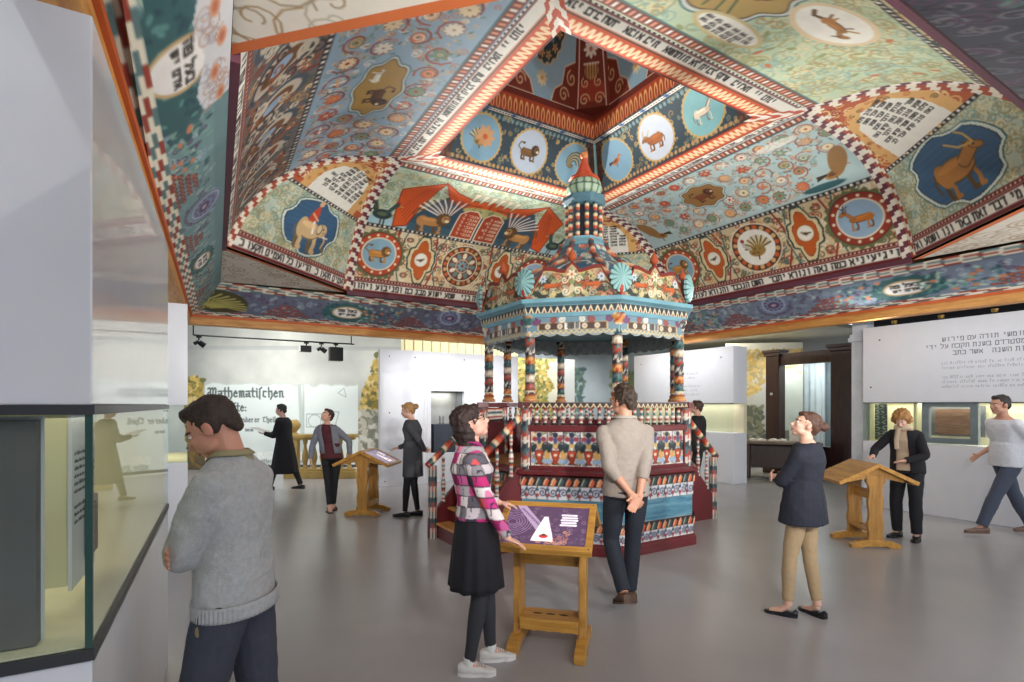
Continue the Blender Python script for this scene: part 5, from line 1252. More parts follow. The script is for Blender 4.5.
def petal_paint(co):
    a = np.arctan2(co[:, 1], co[:, 0]); k = np.abs(np.sin(a*7)); return np.where(((co[:, 2] % .12) < .02+.05*(1-k))[:, None] | (k < .2)[:, None], np.array((60, 92, 84.)), np.array((164, 188, 160.)))
P14 = [(np.interp(z, [p[1] for p in prof], [p[0] for p in prof]), z) for z in np.linspace(0, .25, 22)]
b = MB(); b.lathe(P14, 56); o = b.build('petalled_cup', BP, bim, True, paint=petal_paint); o.location = (0, 0, 4.46)
capp = [(.17, 0), (.215, .015), (.20, .035), (.13, .08), (.09, .15), (.055, .24), (.03, .31)]
b = MB(); b.lathe(capp, 10); b.build('red_cap', M('coral_red_paint', (206, 90, 60), .5, vary=.12), bim).location = (0, 0, 4.70)
b = MB(); b.ball((0, 0, 5.05), .055, 14, 9); b.build('ball_finial', M('ochre_orange', (216, 140, 84), .4), bim, True)
# stairs at the two entries, with handrails, posts and balusters
for sgn in (-1, 1):
    Tm = Matrix.Rotation(0 if sgn > 0 else pi, 4, 'Z'); hw = R0*SIDE/2-.04; x0 = R0*AP
    OUT = .62
    st = wood('stair_pine', (214, 156, 88), (170, 112, 56), 3, .5, 'y')
    for i in range(4):
        zt = .92-.18*(i+1); xa = x0-.05+OUT/4*i
        b = MB(); b.box(xa, xa+OUT/4+.03, -hw+.06, hw-.06, zt-.03, zt, Tm); b.build('stair_tread', st, bim, bevel=.004)
        b = MB(); b.box(xa+OUT/4-.02, xa+OUT/4, -hw+.06, hw-.06, max(0, zt-.2), zt-.03, Tm); b.build('stair_riser', MARO, bim)
    for s in (-1, 1):
        y = s*hw; b = MB(); poly = [(x0-.06, .0), (x0-.06, .95), (x0+.04, .95), (x0+OUT+.06, .25), (x0+OUT+.06, 0)]
        b.prism(poly, y-.025, y+.025, Tm); b.build('stair_stringer', MARO, bim, bevel=.004)
        b = MB(); prof = [(.055, i*.02) for i in range(46)]; b.lathe(prof, 16); o = b.build('newel_post', BP, bim, True, paint=lambda co: diamonds(co)); o.location = Tm @ Vector((x0+OUT, y, 0))
        p0_, p1_ = Vector((x0+.0, y, 1.52)), Vector((x0+OUT+.07, y, .90))
        n = 40; pts = [p0_.lerp(p1_, i/n) for i in range(n+1)]
        b = MB(); b.tube([Tm @ p for p in pts], [.045]*(n+1), 8); n_ = p0_
        def railp(co, T2=Tm, xx=x0): 
            lx = np.abs(co[:, 0])-xx; q = np.floor((lx+ (co[:, 2]-1.2)*-.6)/.055+np.sin(np.arctan2(co[:, 1]-np.sign(co[:, 1])*.5, .1))*0).astype(int) % 4
            return np.array([(196, 84, 50), (226, 206, 170), (50, 76, 78), (150, 48, 40)], dtype=float)[q]
        b.build('stair_handrail', BP, bim, True, paint=railp)
        for i in range(3):
            f_ = (i+.6)/3.4; px_ = x0+OUT*f_; zt = 1.52-.62*f_-.04; zb = .95-.7*f_*1.0; H = zt-zb
            b = MB(); prof = [(r*1.0, z*H/.19) for r, z in balp]; 
            P2 = [(np.interp(z, [q[1] for q in prof], [q[0] for q in prof]), z) for z in np.linspace(0, H, 24)]
            b.lathe(P2, 10); o = b.build('stair_baluster', BP, bim, True, paint=balu_paint); o.location = Tm @ Vector((px_, y, zb-.01))
# ------------------------------------------------------------------ oak lecterns shaped like little gable roofs
OAK = wood('honey_oak', (196, 146, 72), (150, 102, 44), 3, .4, 'z'); OAKX = wood('honey_oak_board', (206, 154, 72), (160, 110, 44), 2.5, .38, 'x')
SCR = paint_mat('lit_screen', .25, .0, emit=.55)
def lectern(right, ahead, ang, label, screens, tone=None):
    """ridge along local x; slopes fall to -y and +y"""
    x, y = plan(right, ahead); t = empty('lectern', (x, y, 0), AHEAD-pi/2+ang, label, 'lectern')
    RZ, EZ, RUN, HL = .985, .775, .44, .315
    sl = math.atan2(RZ-EZ, RUN); Ls = math.hypot(RZ-EZ, RUN)
    for s in (-1, 1):
        Tm = Matrix.Translation((0, 0, RZ)) @ Matrix.Rotation(0 if s < 0 else pi, 4, 'Z') @ Matrix.Rotation(sl, 4, 'X')
        # local: board extends to -y from the ridge
        b = MB(); fr = .045
        if s in screens:
            b.box(-HL, HL, -Ls, -Ls+fr, -.045, .0, Tm); b.box(-HL, HL, -fr, 0, -.045, 0, Tm)
            b.box(-HL, -HL+fr, -Ls+fr, -fr, -.045, 0, Tm); b.box(HL-fr, HL, -Ls+fr, -fr, -.045, 0, Tm)
            desk = b.build('desk_frame', OAKX, t, bevel=.004)
            W, H = 2*(HL-fr), Ls-2*fr; c = Canvas(W, H, 520, (78, 58, 84), -W/2, 0)
            R = random.Random(5)
            if s < 0:
                for q in range(7): c.ring(-W*.42, H*.55, .03+.018*q, .004, (150, 120, 160))
                curls(c, -W/2, 0, W/2, H, 120, .018, [(112, 88, 116), (96, 72, 104), (136, 110, 136)], .003, 9)
                c.poly([(-W*.42, H), (-W*.3, H), (W*.02, H*.4), (-.04, H*.3)], (160, 140, 170)); 
                for q in range(16): heb(c, 'אב', -.17+q*.012, H*.9-q*.0145, .012, (70, 40, 80), t=.0025)
                curls(c, -W*.05, 0, W*.35, H*.35, 30, .02, [(206, 150, 120), (190, 120, 90)], .004, 4)
                c.poly([(-.075, H*.1), (.065, H*.1), (.06, H*.2), (.005, H*.72), (-.02, H*.72), (-.07, H*.2)], (244, 236, 240)); c.ell(0, H*.22, .03, .02, (190, 50, 60)); c.ell(0, H*.25, .014, .014, (90, 70, 50)); c.poly([(-.035, H*.4), (.04, H*.4), (.002, H*.7)], (222, 206, 220))
                for q in range(5): c.line([(.10+.006*(q % 2), H*.78-q*.026), (.19+.004*(q % 3), H*.78-q*.026)], .018, (236, 230, 240))
                for q in range(5): c.line([(.105, H*.78-q*.026), (.18, H*.78-q*.026)], .003, (120, 100, 130))
            else:
                c.rect(-W/2, 0, W/2, H, (206, 190, 196)); curls(c, -W/2, 0, W/2, H, 120, .02, [(170, 110, 120), (230, 220, 225), (120, 100, 150)], .005, 9); c.rect(-W*.1, H*.2, W*.3, H*.8, (240, 236, 240), .7); c.rect(-W*.45, H*.1, -W*.2, H*.9, (90, 70, 110))
            nx, ny = 150, 100
            P = np.zeros((ny, nx, 3)); Yg, Xg = np.meshgrid(np.linspace(-Ls+fr, -fr, ny), np.linspace(-HL+fr, HL-fr, nx), indexing='ij')
            m3 = np.array(Tm); P = np.stack([Xg, Yg, 0*Xg-.008], -1) @ m3[:3, :3].T+m3[:3, 3]
            grid('screen', P, c.sample(Xg, Yg+Ls-fr), SCR, t)
            b = MB(); b.box(-HL+fr, HL-fr, -Ls+fr, -fr, -.045, -.010, Tm); b.build('screen_housing', BLACK, t)
            if s < 0:
                for q in ((-HL+.02, -Ls+.02), (HL-.02, -Ls+.02), (HL-.02, -.02), (-HL+.02, -.02)):
                    b = MB(); b.lathe([(.005, -.001), (.005, .001)], 8, Tm @ Matrix.Translation((q[0], q[1], 0))); b.build('screw', STEEL, t)
        else:
            b.box(-HL, HL, -Ls, 0, -.045, 0, Tm); b.build('desk_board', OAKX, t, bevel=.004)
    for e in (-1, 1):
        xe = e*.225
        # wavy-edged post
        n = 20; pts = []
        for i in range(n+1):
            z = .08+(.84-.08)*i/n; w = .078+.007*cos(z*24)+(.02 if z > .74 else 0)+(.012 if z < .15 else 0)
            pts.append((w, z))
        poly = [(-w, z) for w, z in pts]+[(w, z) for w, z in pts[::-1]]
        b = MB(); b.prism(poly, -.025, .025); b.v = [(xe+v[1], v[0], v[2]) for v in b.v]; b.build('post', OAK, t, bevel=.005)
        # gable bracket under the slopes
        b = MB(); b.prism([(-.33, .795), (0, .94), (.33, .795), (.30, .76), (.12, .80), (-.12, .80), (-.30, .76)], -.02, .02); b.v = [(xe+v[1], v[0], v[2]) for v in b.v]; b.build('gable_bracket', OAK, t, bevel=.004)
        b = MB(); b.prism([(-.27, 0), (-.14, 0), (-.13, .015), (.13, .015), (.14, 0), (.27, 0), (.27, .045), (.20, .075), (.1, .09), (-.1, .09), (-.20, .075), (-.27, .045)], -.038, .038); b.v = [(xe+v[1], v[0], v[2]) for v in b.v]; b.build('foot', OAKX, t, bevel=.006)
    b = MB(); b.box(-.2, .2, -.015, .015, .55, .66); b.build('crossbar', OAKX, t, bevel=.003)
    b = MB(); b.box(-.2, .2, -.11, .09, .185, .21); b.build('low_shelf', OAKX, t, bevel=.004)
    pts = [(-.2, .10), (-.2, .185), (.2, .185), (.2, .10)]; pts = [(-.2, .12)]+[(-.2, .185), (.2, .185), (.2, .12)]+[(.2-.4*i/16, .128-.006*(i in (4, 8, 12))) for i in range(1, 16)]
    b = MB(); b.prism(pts, -.10, -.08); b.build('scalloped_apron', OAKX, t)
    b = MB()
    for q in range(3): b.ball((-.09+.09*q, -.01, .2105), (.035, .012, .001), 12, 5)
    b.build('cut_out_shade', M('hole_shade', (40, 28, 18), .9), t)  # dark discs laid on the shelf, painting the shade of openings
    return t
lectern(.27, 3.70, -radians(13), 'oak lectern with a lit purple screen, nearest, beside the woman in plaid', (-1,))
lectern(4.25, 6.42, radians(84), 'oak gabled lectern in front of the blonde woman in a black cardigan', (-1,))
lectern(-2.22, 8.2, radians(84), 'oak gabled lectern at the back left, before the woman in a charcoal dress', (-1,))
# ------------------------------------------------------------------ people
SKIN = paint_mat('skin', .5, .03)
def cloth(name, col, rough=.85, vary=.05, scale=40, bump=.12, bscale=120): return M(name, col, rough, vary=vary, scale=scale, bump=bump, bscale=bscale)
def fuse(name, b, mat, parent, voxel=.006, smooth=3, paint=None, wrinkle=0):
    me = b.mesh('tmp'); o = bpy.data.objects.new('tmp', me); COL.objects.link(o)
    r = o.modifiers.new('r', 'REMESH'); r.mode = 'VOXEL'; r.voxel_size = voxel
    s = o.modifiers.new('s', 'SMOOTH'); s.factor = .5; s.iterations = smooth
    if wrinkle:
        tx = bpy.data.textures.new('wr', 'CLOUDS'); tx.noise_scale = .09
        d = o.modifiers.new('d', 'DISPLACE'); d.texture = tx; d.strength = wrinkle; d.mid_level = .5; d.texture_coords = 'LOCAL'
    dg = bpy.context.evaluated_depsgraph_get(); dg.update()
    m2 = bpy.data.meshes.new_from_object(o.evaluated_get(dg)); bpy.data.objects.remove(o); bpy.data.meshes.remove(me)
    m2.materials.clear()
    if paint: vpaint(m2, paint)
    return link(name, m2, mat, parent, True)
V3 = Vector
def ik(a, c, l1, l2, pole):
    a, c, pole = V3(a), V3(c), V3(pole); d = c-a; L = d.length; L2 = min(L, (l1+l2)*.999)
    if L > L2: c = a+d.normalized()*L2; d = c-a; L = L2
    x = (l1*l1-l2*l2+L*L)/(2*L); h = sqrt(max(0, l1*l1-x*x)); n = d.normalized()
    p = pole-n*pole.dot(n); p = p.normalized() if p.length > 1e-4 else V3((0, 0, 1))
    return a+n*x+p*h, c
def limb(b, a, m, c, ra, rm, rc, seg=14, bulge=1.0, flat=1.0):
    """a-m-c with rounded bend; radii at the three joints"""
    a, m, c = V3(a), V3(m), V3(c); pts = []; rad = []
    for i in range(8):
        t = i/8; pts.append(a.lerp(m, t)); rad.append((ra+(rm-ra)*t)*(1+.06*bulge*sin(pi*t)))
    pts = pts[:-1]; rad = rad[:-1]
    p0, p2 = a.lerp(m, .86), m.lerp(c, .14)
    for i in range(1, 4): t = i/4; pts.append(p0*(1-t)**2+m*(2*t*(1-t))+p2*t*t); rad.append(rm)
    for i in range(1, 9):
        t = .14+.86*i/8; pts.append(m.lerp(c, t)); u = (t); rad.append((rm+(rc-rm)*u)*(1+.10*bulge*sin(pi*min(1, u*1.5))))
    b.tube(pts, [(r, r*flat) for r in rad], seg)
    b.ball(a, ra*.98, seg, 8)
def rings(b, R, seg=28, pw=2.3):
    """stack of super-ellipse rings: (cx, cy, z, rx, ry)"""
    v = []; f = []
    for (cx, cy, z, rx, ry) in R:
        for k in range(seg):
            a = 2*pi*k/seg; ca, sa = cos(a), sin(a); v.append((cx+rx*math.copysign(abs(ca)**(2/pw), ca), cy+ry*math.copysign(abs(sa)**(2/pw), sa), z))
    n = len(R)
    for i in range(n-1):
        for k in range(seg): k2 = (k+1) % seg; f.append((i*seg+k, i*seg+k2, (i+1)*seg+k2, (i+1)*seg+k))
    f.append(tuple(range(seg-1, -1, -1))); f.append(tuple((n-1)*seg+k for k in range(seg))); b.add(v, f)
def hand(b, wrist, d, palm, curl=.5, s=1., side=1, spread=1.):
    """d: direction of the fingers, palm: direction the palm faces, side: +1 right hand"""
    w, d, pn = V3(wrist), V3(d).normalized(), V3(palm).normalized(); pn = (pn-d*pn.dot(d)).normalized(); sd = d.cross(pn)*side     # sd: towards thumb
    b.tube([w-d*.03*s, w+d*.02*s, w+d*.05*s, w+d*.088*s], [(.024*s, .019*s), (.033*s, .018*s), (.040*s, .016*s), (.037*s, .012*s)], 12, up=tuple(pn))
    for i, (off, L, r) in enumerate(((.030, .068, .0088), (.010, .076, .0092), (-.010, .070, .0088), (-.029, .056, .0078))):
        p = w+d*(.082*s)+sd*(off*s); dd = (d+sd*(off*1.6*spread)).normalized(); pts = [p-dd*.02*s]; a = 0
        for k, seglen in enumerate((.45, .32, .23)):
            a += curl*(.55, .8, .6)[k]; q = (dd*cos(a)+pn*sin(a)); pts.append(pts[-1]+q*(L*seglen*s+(.02*s if k == 0 else 0)))
        b.tube(pts, [r*s, r*s, r*.92*s, r*.75*s], 8); b.ball(pts[-1], r*.75*s, 8, 6)
    p = w+d*.022*s+sd*.024*s; q1 = (d*.55+sd*.8+pn*.25).normalized(); q2 = (d*.85+sd*.35+pn*(.3+.4*curl)).normalized()
    pts = [p-q1*.01*s, p+q1*.034*s, p+q1*.034*s+q2*.03*s, p+q1*.034*s+q2*.054*s]; b.tube(pts, [.012*s, .0115*s, .010*s, .008*s], 8); b.ball(pts[-1], .008*s, 8, 6)
def shoe(name, at, yaw, mat, parent, L=.27, W=.092, H=.075, sole=None, pitch=0, low=False, laces=False, high=0.):
    """toe towards local +y"""
    T = Matrix.Translation(at) @ Matrix.Rotation(yaw, 4, 'Z') @ Matrix.Rotation(pitch, 4, 'X'); b = MB(); v = []; f = []; seg = 16; st = []
    for i in range(13):
        t = i/12; y = -L*.30+L*t; w = W*.5*(.74+.26*sin(pi*min(1, t*1.3)**1.0) if t < .75 else 1.0*sqrt(max(.02, 1-((t-.70)/.32)**2)))
        h = (H*(1.0-.15*t) if t < .35 else H*(.95-.62*((t-.35)/.65)**.8))*(.55 if low and t > .12 else 1)
        if i == 0: w *= .7; h *= .8
        st.append((y, w, h))
    for (y, w, h) in st:
        for k in range(seg):
            a = 2*pi*k/seg; ca, sa = cos(a), sin(a); v.append((w*math.copysign(abs(ca)**.75, ca), y, .012+h*.5+h*.5*math.copysign(abs(sa)**.75, sa)))
    n = len(st)
    for i in range(n-1):
        for k in range(seg): k2 = (k+1) % seg; f.append((i*seg+k, i*seg+k2, (i+1)*seg+k2, (i+1)*seg+k))
    f.append(tuple(range(seg))); f.append(tuple((n-1)*seg+k for k in range(seg)))
    b.add([T @ V3(p) for p in v], f)
    if high: b.lathe([(.052, .05), (.05, .05+high), (.045, .055+high)], 14, T @ Matrix.Translation((0, -L*.12, 0)))
    s = b.build(name, mat, parent, True)
    b = MB(); poly = [(w*1.04, y) for y, w, h in st]+[(-w*1.04, y) for y, w, h in st[::-1]]; m = len(poly)
    vv = [T @ V3((p[0], p[1], z)) for z in (0, .018) for p in poly]; b.add(vv, [tuple(range(m)), tuple(range(2*m-1, m-1, -1))]+[(i, (i+1) % m, (i+1) % m+m, i+m) for i in range(m)])
    b.build('sole', sole or mat, s)
    if laces:
        b = MB()
        for i in range(5):
            y = L*(.12+.055*i); z = H*(.97-.085*i)+.018; b.tube([T @ V3((-.024, y, z-.004)), T @ V3((0, y+.006, z+.004)), T @ V3((.024, y, z-.004))], .0035, 6)
        b.tube([T @ V3((.0, L*.1, H+.01)), T @ V3((.03, L*.1, H*.8)), T @ V3((.045, L*.09, H*.5))], .003, 6); b.build('laces', M('white_lace', (236, 234, 230), .8), s)
    return s
def head_parts(b, c, Rm, s=1., neck_to=None):
    """head ball set; c centre of the skull, Rm rotation (local: face to +y)"""
    T = Matrix.Translation(c) @ Rm.to_4x4() @ Matrix.Scale(s, 4)
    def E(p, r, seg=16, rg=12, rot=None):
        k = MB(); k.ball((0, 0, 0), r, seg, rg); TT = T @ Matrix.Translation(p) @ (rot.to_4x4() if rot else Matrix.Identity(4)); b.add([TT @ V3(q) for q in k.v], k.f)
    E((0, -.012, .028), (.074, .094, .086), 22, 14)           # cranium
    E((0, .032, -.03), (.058, .060, .078), 20, 12)            # face
    E((0, .052, -.086), (.030, .030, .024))                   # chin
    E((.034, .02, -.062), (.026, .046, .03)); E((-.034, .02, -.062), (.026, .046, .03))   # jaw
    E((0, .074, .022), (.046, .018, .016))                    # brow ridge
    E((.034, .066, -.022), (.02, .02, .018)); E((-.034, .066, -.022), (.02, .02, .018))     # cheekbones
    k = MB(); k.tube([(0, .082, .012), (0, .094, -.010), (0, .108, -.030), (0, .092, -.042)], [(.008, .008), (.009, .01), (.0125, .012), (.013, .009)], 10); b.add([T @ V3(q) for q in k.v], k.f)
    E((0, .088, -.060), (.019, .010, .0052)); E((0, .086, -.069), (.017, .010, .006))       # lips
    for sx in (-1, 1):
        E((sx*.076, -.008, -.008), (.010, .020, .032), 12, 10, Matrix.Rotation(sx*.25, 3, 'Z')); E((sx*.079, -.002, -.018), (.008, .012, .016), 10, 8)
    return T
def face_paint(T, skin, brow, s, lip=(176, 96, 88)):
    Ti = np.array(T.inverted()); sk = np.array(skin, dtype=float)
    def fn(co):
        p = co @ Ti[:3, :3].T+Ti[:3, 3]; c = np.broadcast_to(sk, co.shape).copy()
        near = np.abs(p[:, 0]) < .2
        lipm = ((p[:, 0]/.022)**2+((p[:, 2]+.0645)/.009)**2 < 1) & (p[:, 1] > .075); c[lipm] = lip
        cheek = (((np.abs(p[:, 0])-.04)/.025)**2+((p[:, 2]+.03)/.025)**2 < 1) & (p[:, 1] > .04); c[cheek] = sk*.93+np.array((220, 120, 100))*.07
        br = (((np.abs(p[:, 0])-.030)/.019)**2+((p[:, 2]-.022-.12*(.03-np.abs(p[:, 0])))/.0055)**2 < 1) & (p[:, 1] > .05); c[br] = brow
        ear = (np.abs(p[:, 0]) > .074) & (np.abs(p[:, 2]) < .05) & (np.abs(p[:, 1]) < .04); c[ear] = sk*.85+np.array((200, 90, 80))*.15
        return c
    return fn
def hair_blob(T, parts, mat, parent, voxel=.006, wr=.012, name='hair'):
    b = MB()
    for (p, r) in parts: k = MB(); k.ball((0, 0, 0), r, 18, 12); b.add([T @ (V3(q)+V3(p)) for q in k.v], k.f)
    me = b.mesh('tmp'); o = bpy.data.objects.new('tmp', me); COL.objects.link(o)
    r = o.modifiers.new('r', 'REMESH'); r.mode = 'VOXEL'; r.voxel_size = voxel
    s_ = o.modifiers.new('s', 'SMOOTH'); s_.iterations = 3
    tx = bpy.data.textures.new('hr', 'CLOUDS'); tx.noise_scale = .028; d = o.modifiers.new('d', 'DISPLACE'); d.texture = tx; d.strength = wr; d.mid_level = .5
    dg = bpy.context.evaluated_depsgraph_get(); dg.update(); m2 = bpy.data.meshes.new_from_object(o.evaluated_get(dg)); bpy.data.objects.remove(o); bpy.data.meshes.remove(me); m2.materials.clear()
    return link(name, m2, mat, parent, True)
HAIRS = {'short': [((0, -.022, .042), (.079, .096, .084)), ((0, .035, .085), (.055, .045, .032)), ((.062, -.02, .02), (.02, .045, .055)), ((-.062, -.02, .02), (.02, .045, .055)), ((0, -.08, -.01), (.058, .03, .055))],
 'quiff': [((0, -.02, .045), (.081, .098, .086)), ((0, .04, .095), (.055, .05, .04)), ((.0, -.0, .12), (.06, .06, .03)), ((.064, -.02, .02), (.018, .045, .05)), ((-.064, -.02, .02), (.018, .045, .05)), ((0, -.085, .0), (.055, .03, .055))],
 'bob': [((0, -.025, .045), (.090, .106, .088)), ((0, -.08, -.05), (.088, .06, .10)), ((.05, -.09, -.13), (.05, .04, .05)), ((-.05, -.09, -.13), (.05, .04, .05)), ((.07, -.055, -.04), (.032, .05, .095)), ((-.07, -.055, -.04), (.032, .05, .095)), ((0, .045, .085), (.05, .04, .03)), ((.03, -.1, -.1), (.04, .035, .04)), ((-.03, -.1, -.09), (.045, .035, .045)), ((.06, .0, .06), (.024, .035, .035)), ((-.06, .0, .06), (.024, .035, .035))],
 'curly': [((0, -.02, .05), (.094, .105, .088)), ((0, -.075, -.02), (.088, .055, .075)), ((.078, -.01, -.01), (.032, .05, .065)), ((-.078, -.01, -.01), (.032, .05, .065)), ((0, .06, .08), (.062, .035, .035)), ((.05, .05, .07), (.035, .03, .035)), ((-.05, .05, .07), (.035, .03, .035))],
 'bun': [((0, -.025, .042), (.080, .098, .084)), ((0, -.07, -.0), (.066, .045, .07)), ((.060, -.03, .03), (.02, .045, .045)), ((-.060, -.03, .03), (.02, .045, .045)), ((0, .05, .08), (.05, .035, .028)), ((0, -.135, .035), (.045, .042, .042)), ((0, -.11, .02), (.03, .03, .03))]}
def person(label, right, ahead, face, H=1.70, female=False, skin=(214, 164, 140), hair=('short', (44, 34, 30)), look=(0, 0), lean=0., sway=0., hipdrop=0.,
           feet=((.10, 0, 0, 0), (-.10, 0, 0, 0)), hands=(None, None), top=None, bottom=None, shoes=None, extra=None, voxel=.007, bust=0., crouch=0.):
    """feet: right/left (x, y, yaw, lift); hands: dict(pos, pole, d, palm, curl); look (yaw, pitch) in degrees, pitch + = up"""
    x, y = plan(right, ahead); fx, fy = plan(*face); rz = atan2(-fx, fy)
    t = empty('person', (x, y, 0), rz, label, 'person'); S = H/1.75
    hip = .93*S-crouch; hw = (.088 if not female else .092)*S; shz = 1.43*S-crouch; shw = (.172 if not female else .150)*S; ln = lean
    def C(z): k = max(0, (z-hip)/(shz-hip)); return V3((sway*k, ln*k*(.35+.65*k), z))       # spine centre
    neck = C(shz+.03*S); yaw, pit = radians(look[0]), radians(look[1])
    Rm = Matrix.Rotation(yaw, 3, 'Z') @ Matrix.Rotation(pit, 3, 'X')
    hc = neck+V3((0, .012, .075*S))+Rm @ V3((0, .018, .075*S))
    body, topb, botb = MB(), MB(), MB()
    # --- body
    T = head_parts(body, hc, Rm, S*1.0)
    nb = C(shz+.0); body.tube([nb+V3((0, -.005, -.03)), nb+V3((0, .0, .05*S)), T @ V3((0, -.02, -.05)), T @ V3((0, -.01, .0))], [(.07*S, .06*S), (.056*S if not female else .048*S, .056*S if not female else .05*S), (.053*S if not female else .045*S, .055*S if not female else .048*S), (.05*S, .05*S)], 16)
    def torso(b, e, z0=None, z1=None, flare=0., L=None):
        q = []
        wid_ = [( -.06, .155, .108), (0, .168 if female else .163, .118), (.09, .160 if female else .160, .112), (.19, .128 if female else .148, .096), (.30, .140 if female else .160, .105+bust*.3), (.38, .152 if female else .175, .112+bust), (.45, .156 if female else .180, .104), (.50, .128 if female else .148, .085), (.535, .095, .068), (.56, .06, .055)]
        for dz, rx, ry in wid_:
            z = hip+dz*S*(shz-hip)/(.50*S)
            if z0 is not None and z < z0-.01: continue
            if z1 is not None and z > z1: continue
            c = C(z); k = 1
            q.append((c.x, c.y-.01, z, (rx*S+e), (ry*S+e)))
        rings(b, q)
    torso(body, -.012)
    sh = [C(shz-.055*S)+V3((s*shw, -.01, 0)) for s in (1, -1)]
    ua, fa = .285*S, .255*S; th, sn = .418*S, .412*S
    J = {}
    for i, s in enumerate((1, -1)):
        h = hands[i] or {}
        pos = V3(h.get('pos', (s*(shw+.07), .03, hip-.08*S))); pole = h.get('pole', (s*.4, -1, -.2))
        el, wr = ik(sh[i], pos, ua, fa, pole); d = h.get('d'); d = V3(d) if d else (wr-el).normalized()
        limb(body, sh[i], el, wr, .043*S, .034*S, .024*S, 12); hand(body, wr, d, h.get('palm', (-s, 0, 0)), h.get('curl', .45), (.94 if not female else .86)*S, side=s)
        J['el%d' % i], J['wr%d' % i], J['hd%d' % i] = el, wr, d
    for i, s in enumerate((1, -1)):
        fx_, fy_, yw, lift = feet[i]; hp = V3((s*hw, 0, hip-.02)); an = V3((fx_, fy_, .085*S+lift))
        kn, an = ik(hp, an, th, sn, (s*.08+sin(-yw)*.6, 1, 0)); limb(body, hp, kn, an, .078*S, .050*S, .034*S, 14)
        J['kn%d' % i], J['an%d' % i], J['hp%d' % i] = kn, an, hp
        body.tube([an, an+V3((-sin(yw)*.05, cos(yw)*.05, -.045*S)), an+V3((-sin(yw)*.13, cos(yw)*.13, -.06*S))], [(.032*S, .03*S), (.034*S, .025*S), (.03*S, .015*S)], 10)
    J.update(hip=hip, shz=shz, C=C, sh=sh, T=T, S=S, hc=hc, Rm=Rm, hw=hw, shw=shw)
    fuse('body', body, SKIN, t, voxel, 2, face_paint(T, skin, tuple(v*.8 for v in hair[1]), S))
    EYE_W, EYE_D = M('eye_white', (226, 222, 216), .3), M('iris', (50, 36, 28), .2)
    for s in (-1, 1):
        b = MB(); b.ball(T @ V3((s*.030, .0745, .004)), (.0115*S, .009*S, .008*S), 10, 8); e = b.build('eye', EYE_W, t, True)
        b = MB(); b.ball(T @ V3((s*.030, .0815, .004)), (.0048*S, .004*S, .0055*S), 8, 6); b.build('iris', EYE_D, e, True)
    if hair: hair_blob(T, HAIRS[hair[0]], cloth('hair_'+'_'.join(str(v) for v in hair[1]), hair[1], .55, .3, 30, .5, 160), t, .006, .014 if hair[0] in ('short', 'bun') else .045 if hair[0] == 'curly' else .026)
    # --- clothing
    if bottom: bottom(t, J, torso, S)
    if top: top(t, J, torso, S)
    if shoes:
        for i in (0, 1):
            fx_, fy_, yw, lift = feet[i]; a = J['an%d' % i]; shoes(t, (a.x, a.y, max(0.0, a.z-.085*S)), yw, S, (-.35 if lift > .03 else 0))
    if extra: extra(t, J, S)
    return t, J
def trousers(mat, cuff=.05, loose=.008, knee=.064, ank=.05, top_z=.02, thigh=.092):
    def f(t, J, torso, S):
        b = MB(); torso(b, loose, None, J['hip']+top_z+.03)
        for i in (0, 1):
            kn, an, hp = J['kn%d' % i], J['an%d' % i], J['hp%d' % i]; e = an+(kn-an).normalized()*(cuff-.045); limb(b, hp, kn, e, thigh*S, knee*S, ank*S, 16, .6)
        fuse('trousers', b, mat, t, .008, 3, wrinkle=.010)
    return f
def tights(mat):
    def f(t, J, torso, S):
        b = MB()
        for i in (0, 1): limb(b, J['hp%d' % i], J['kn%d' % i], J['an%d' % i], .086*S, .055*S, .038*S, 16, 1)
        torso(b, .004, None, J['hip']+.03); fuse('tights', b, mat, t, .007, 2)
    return f
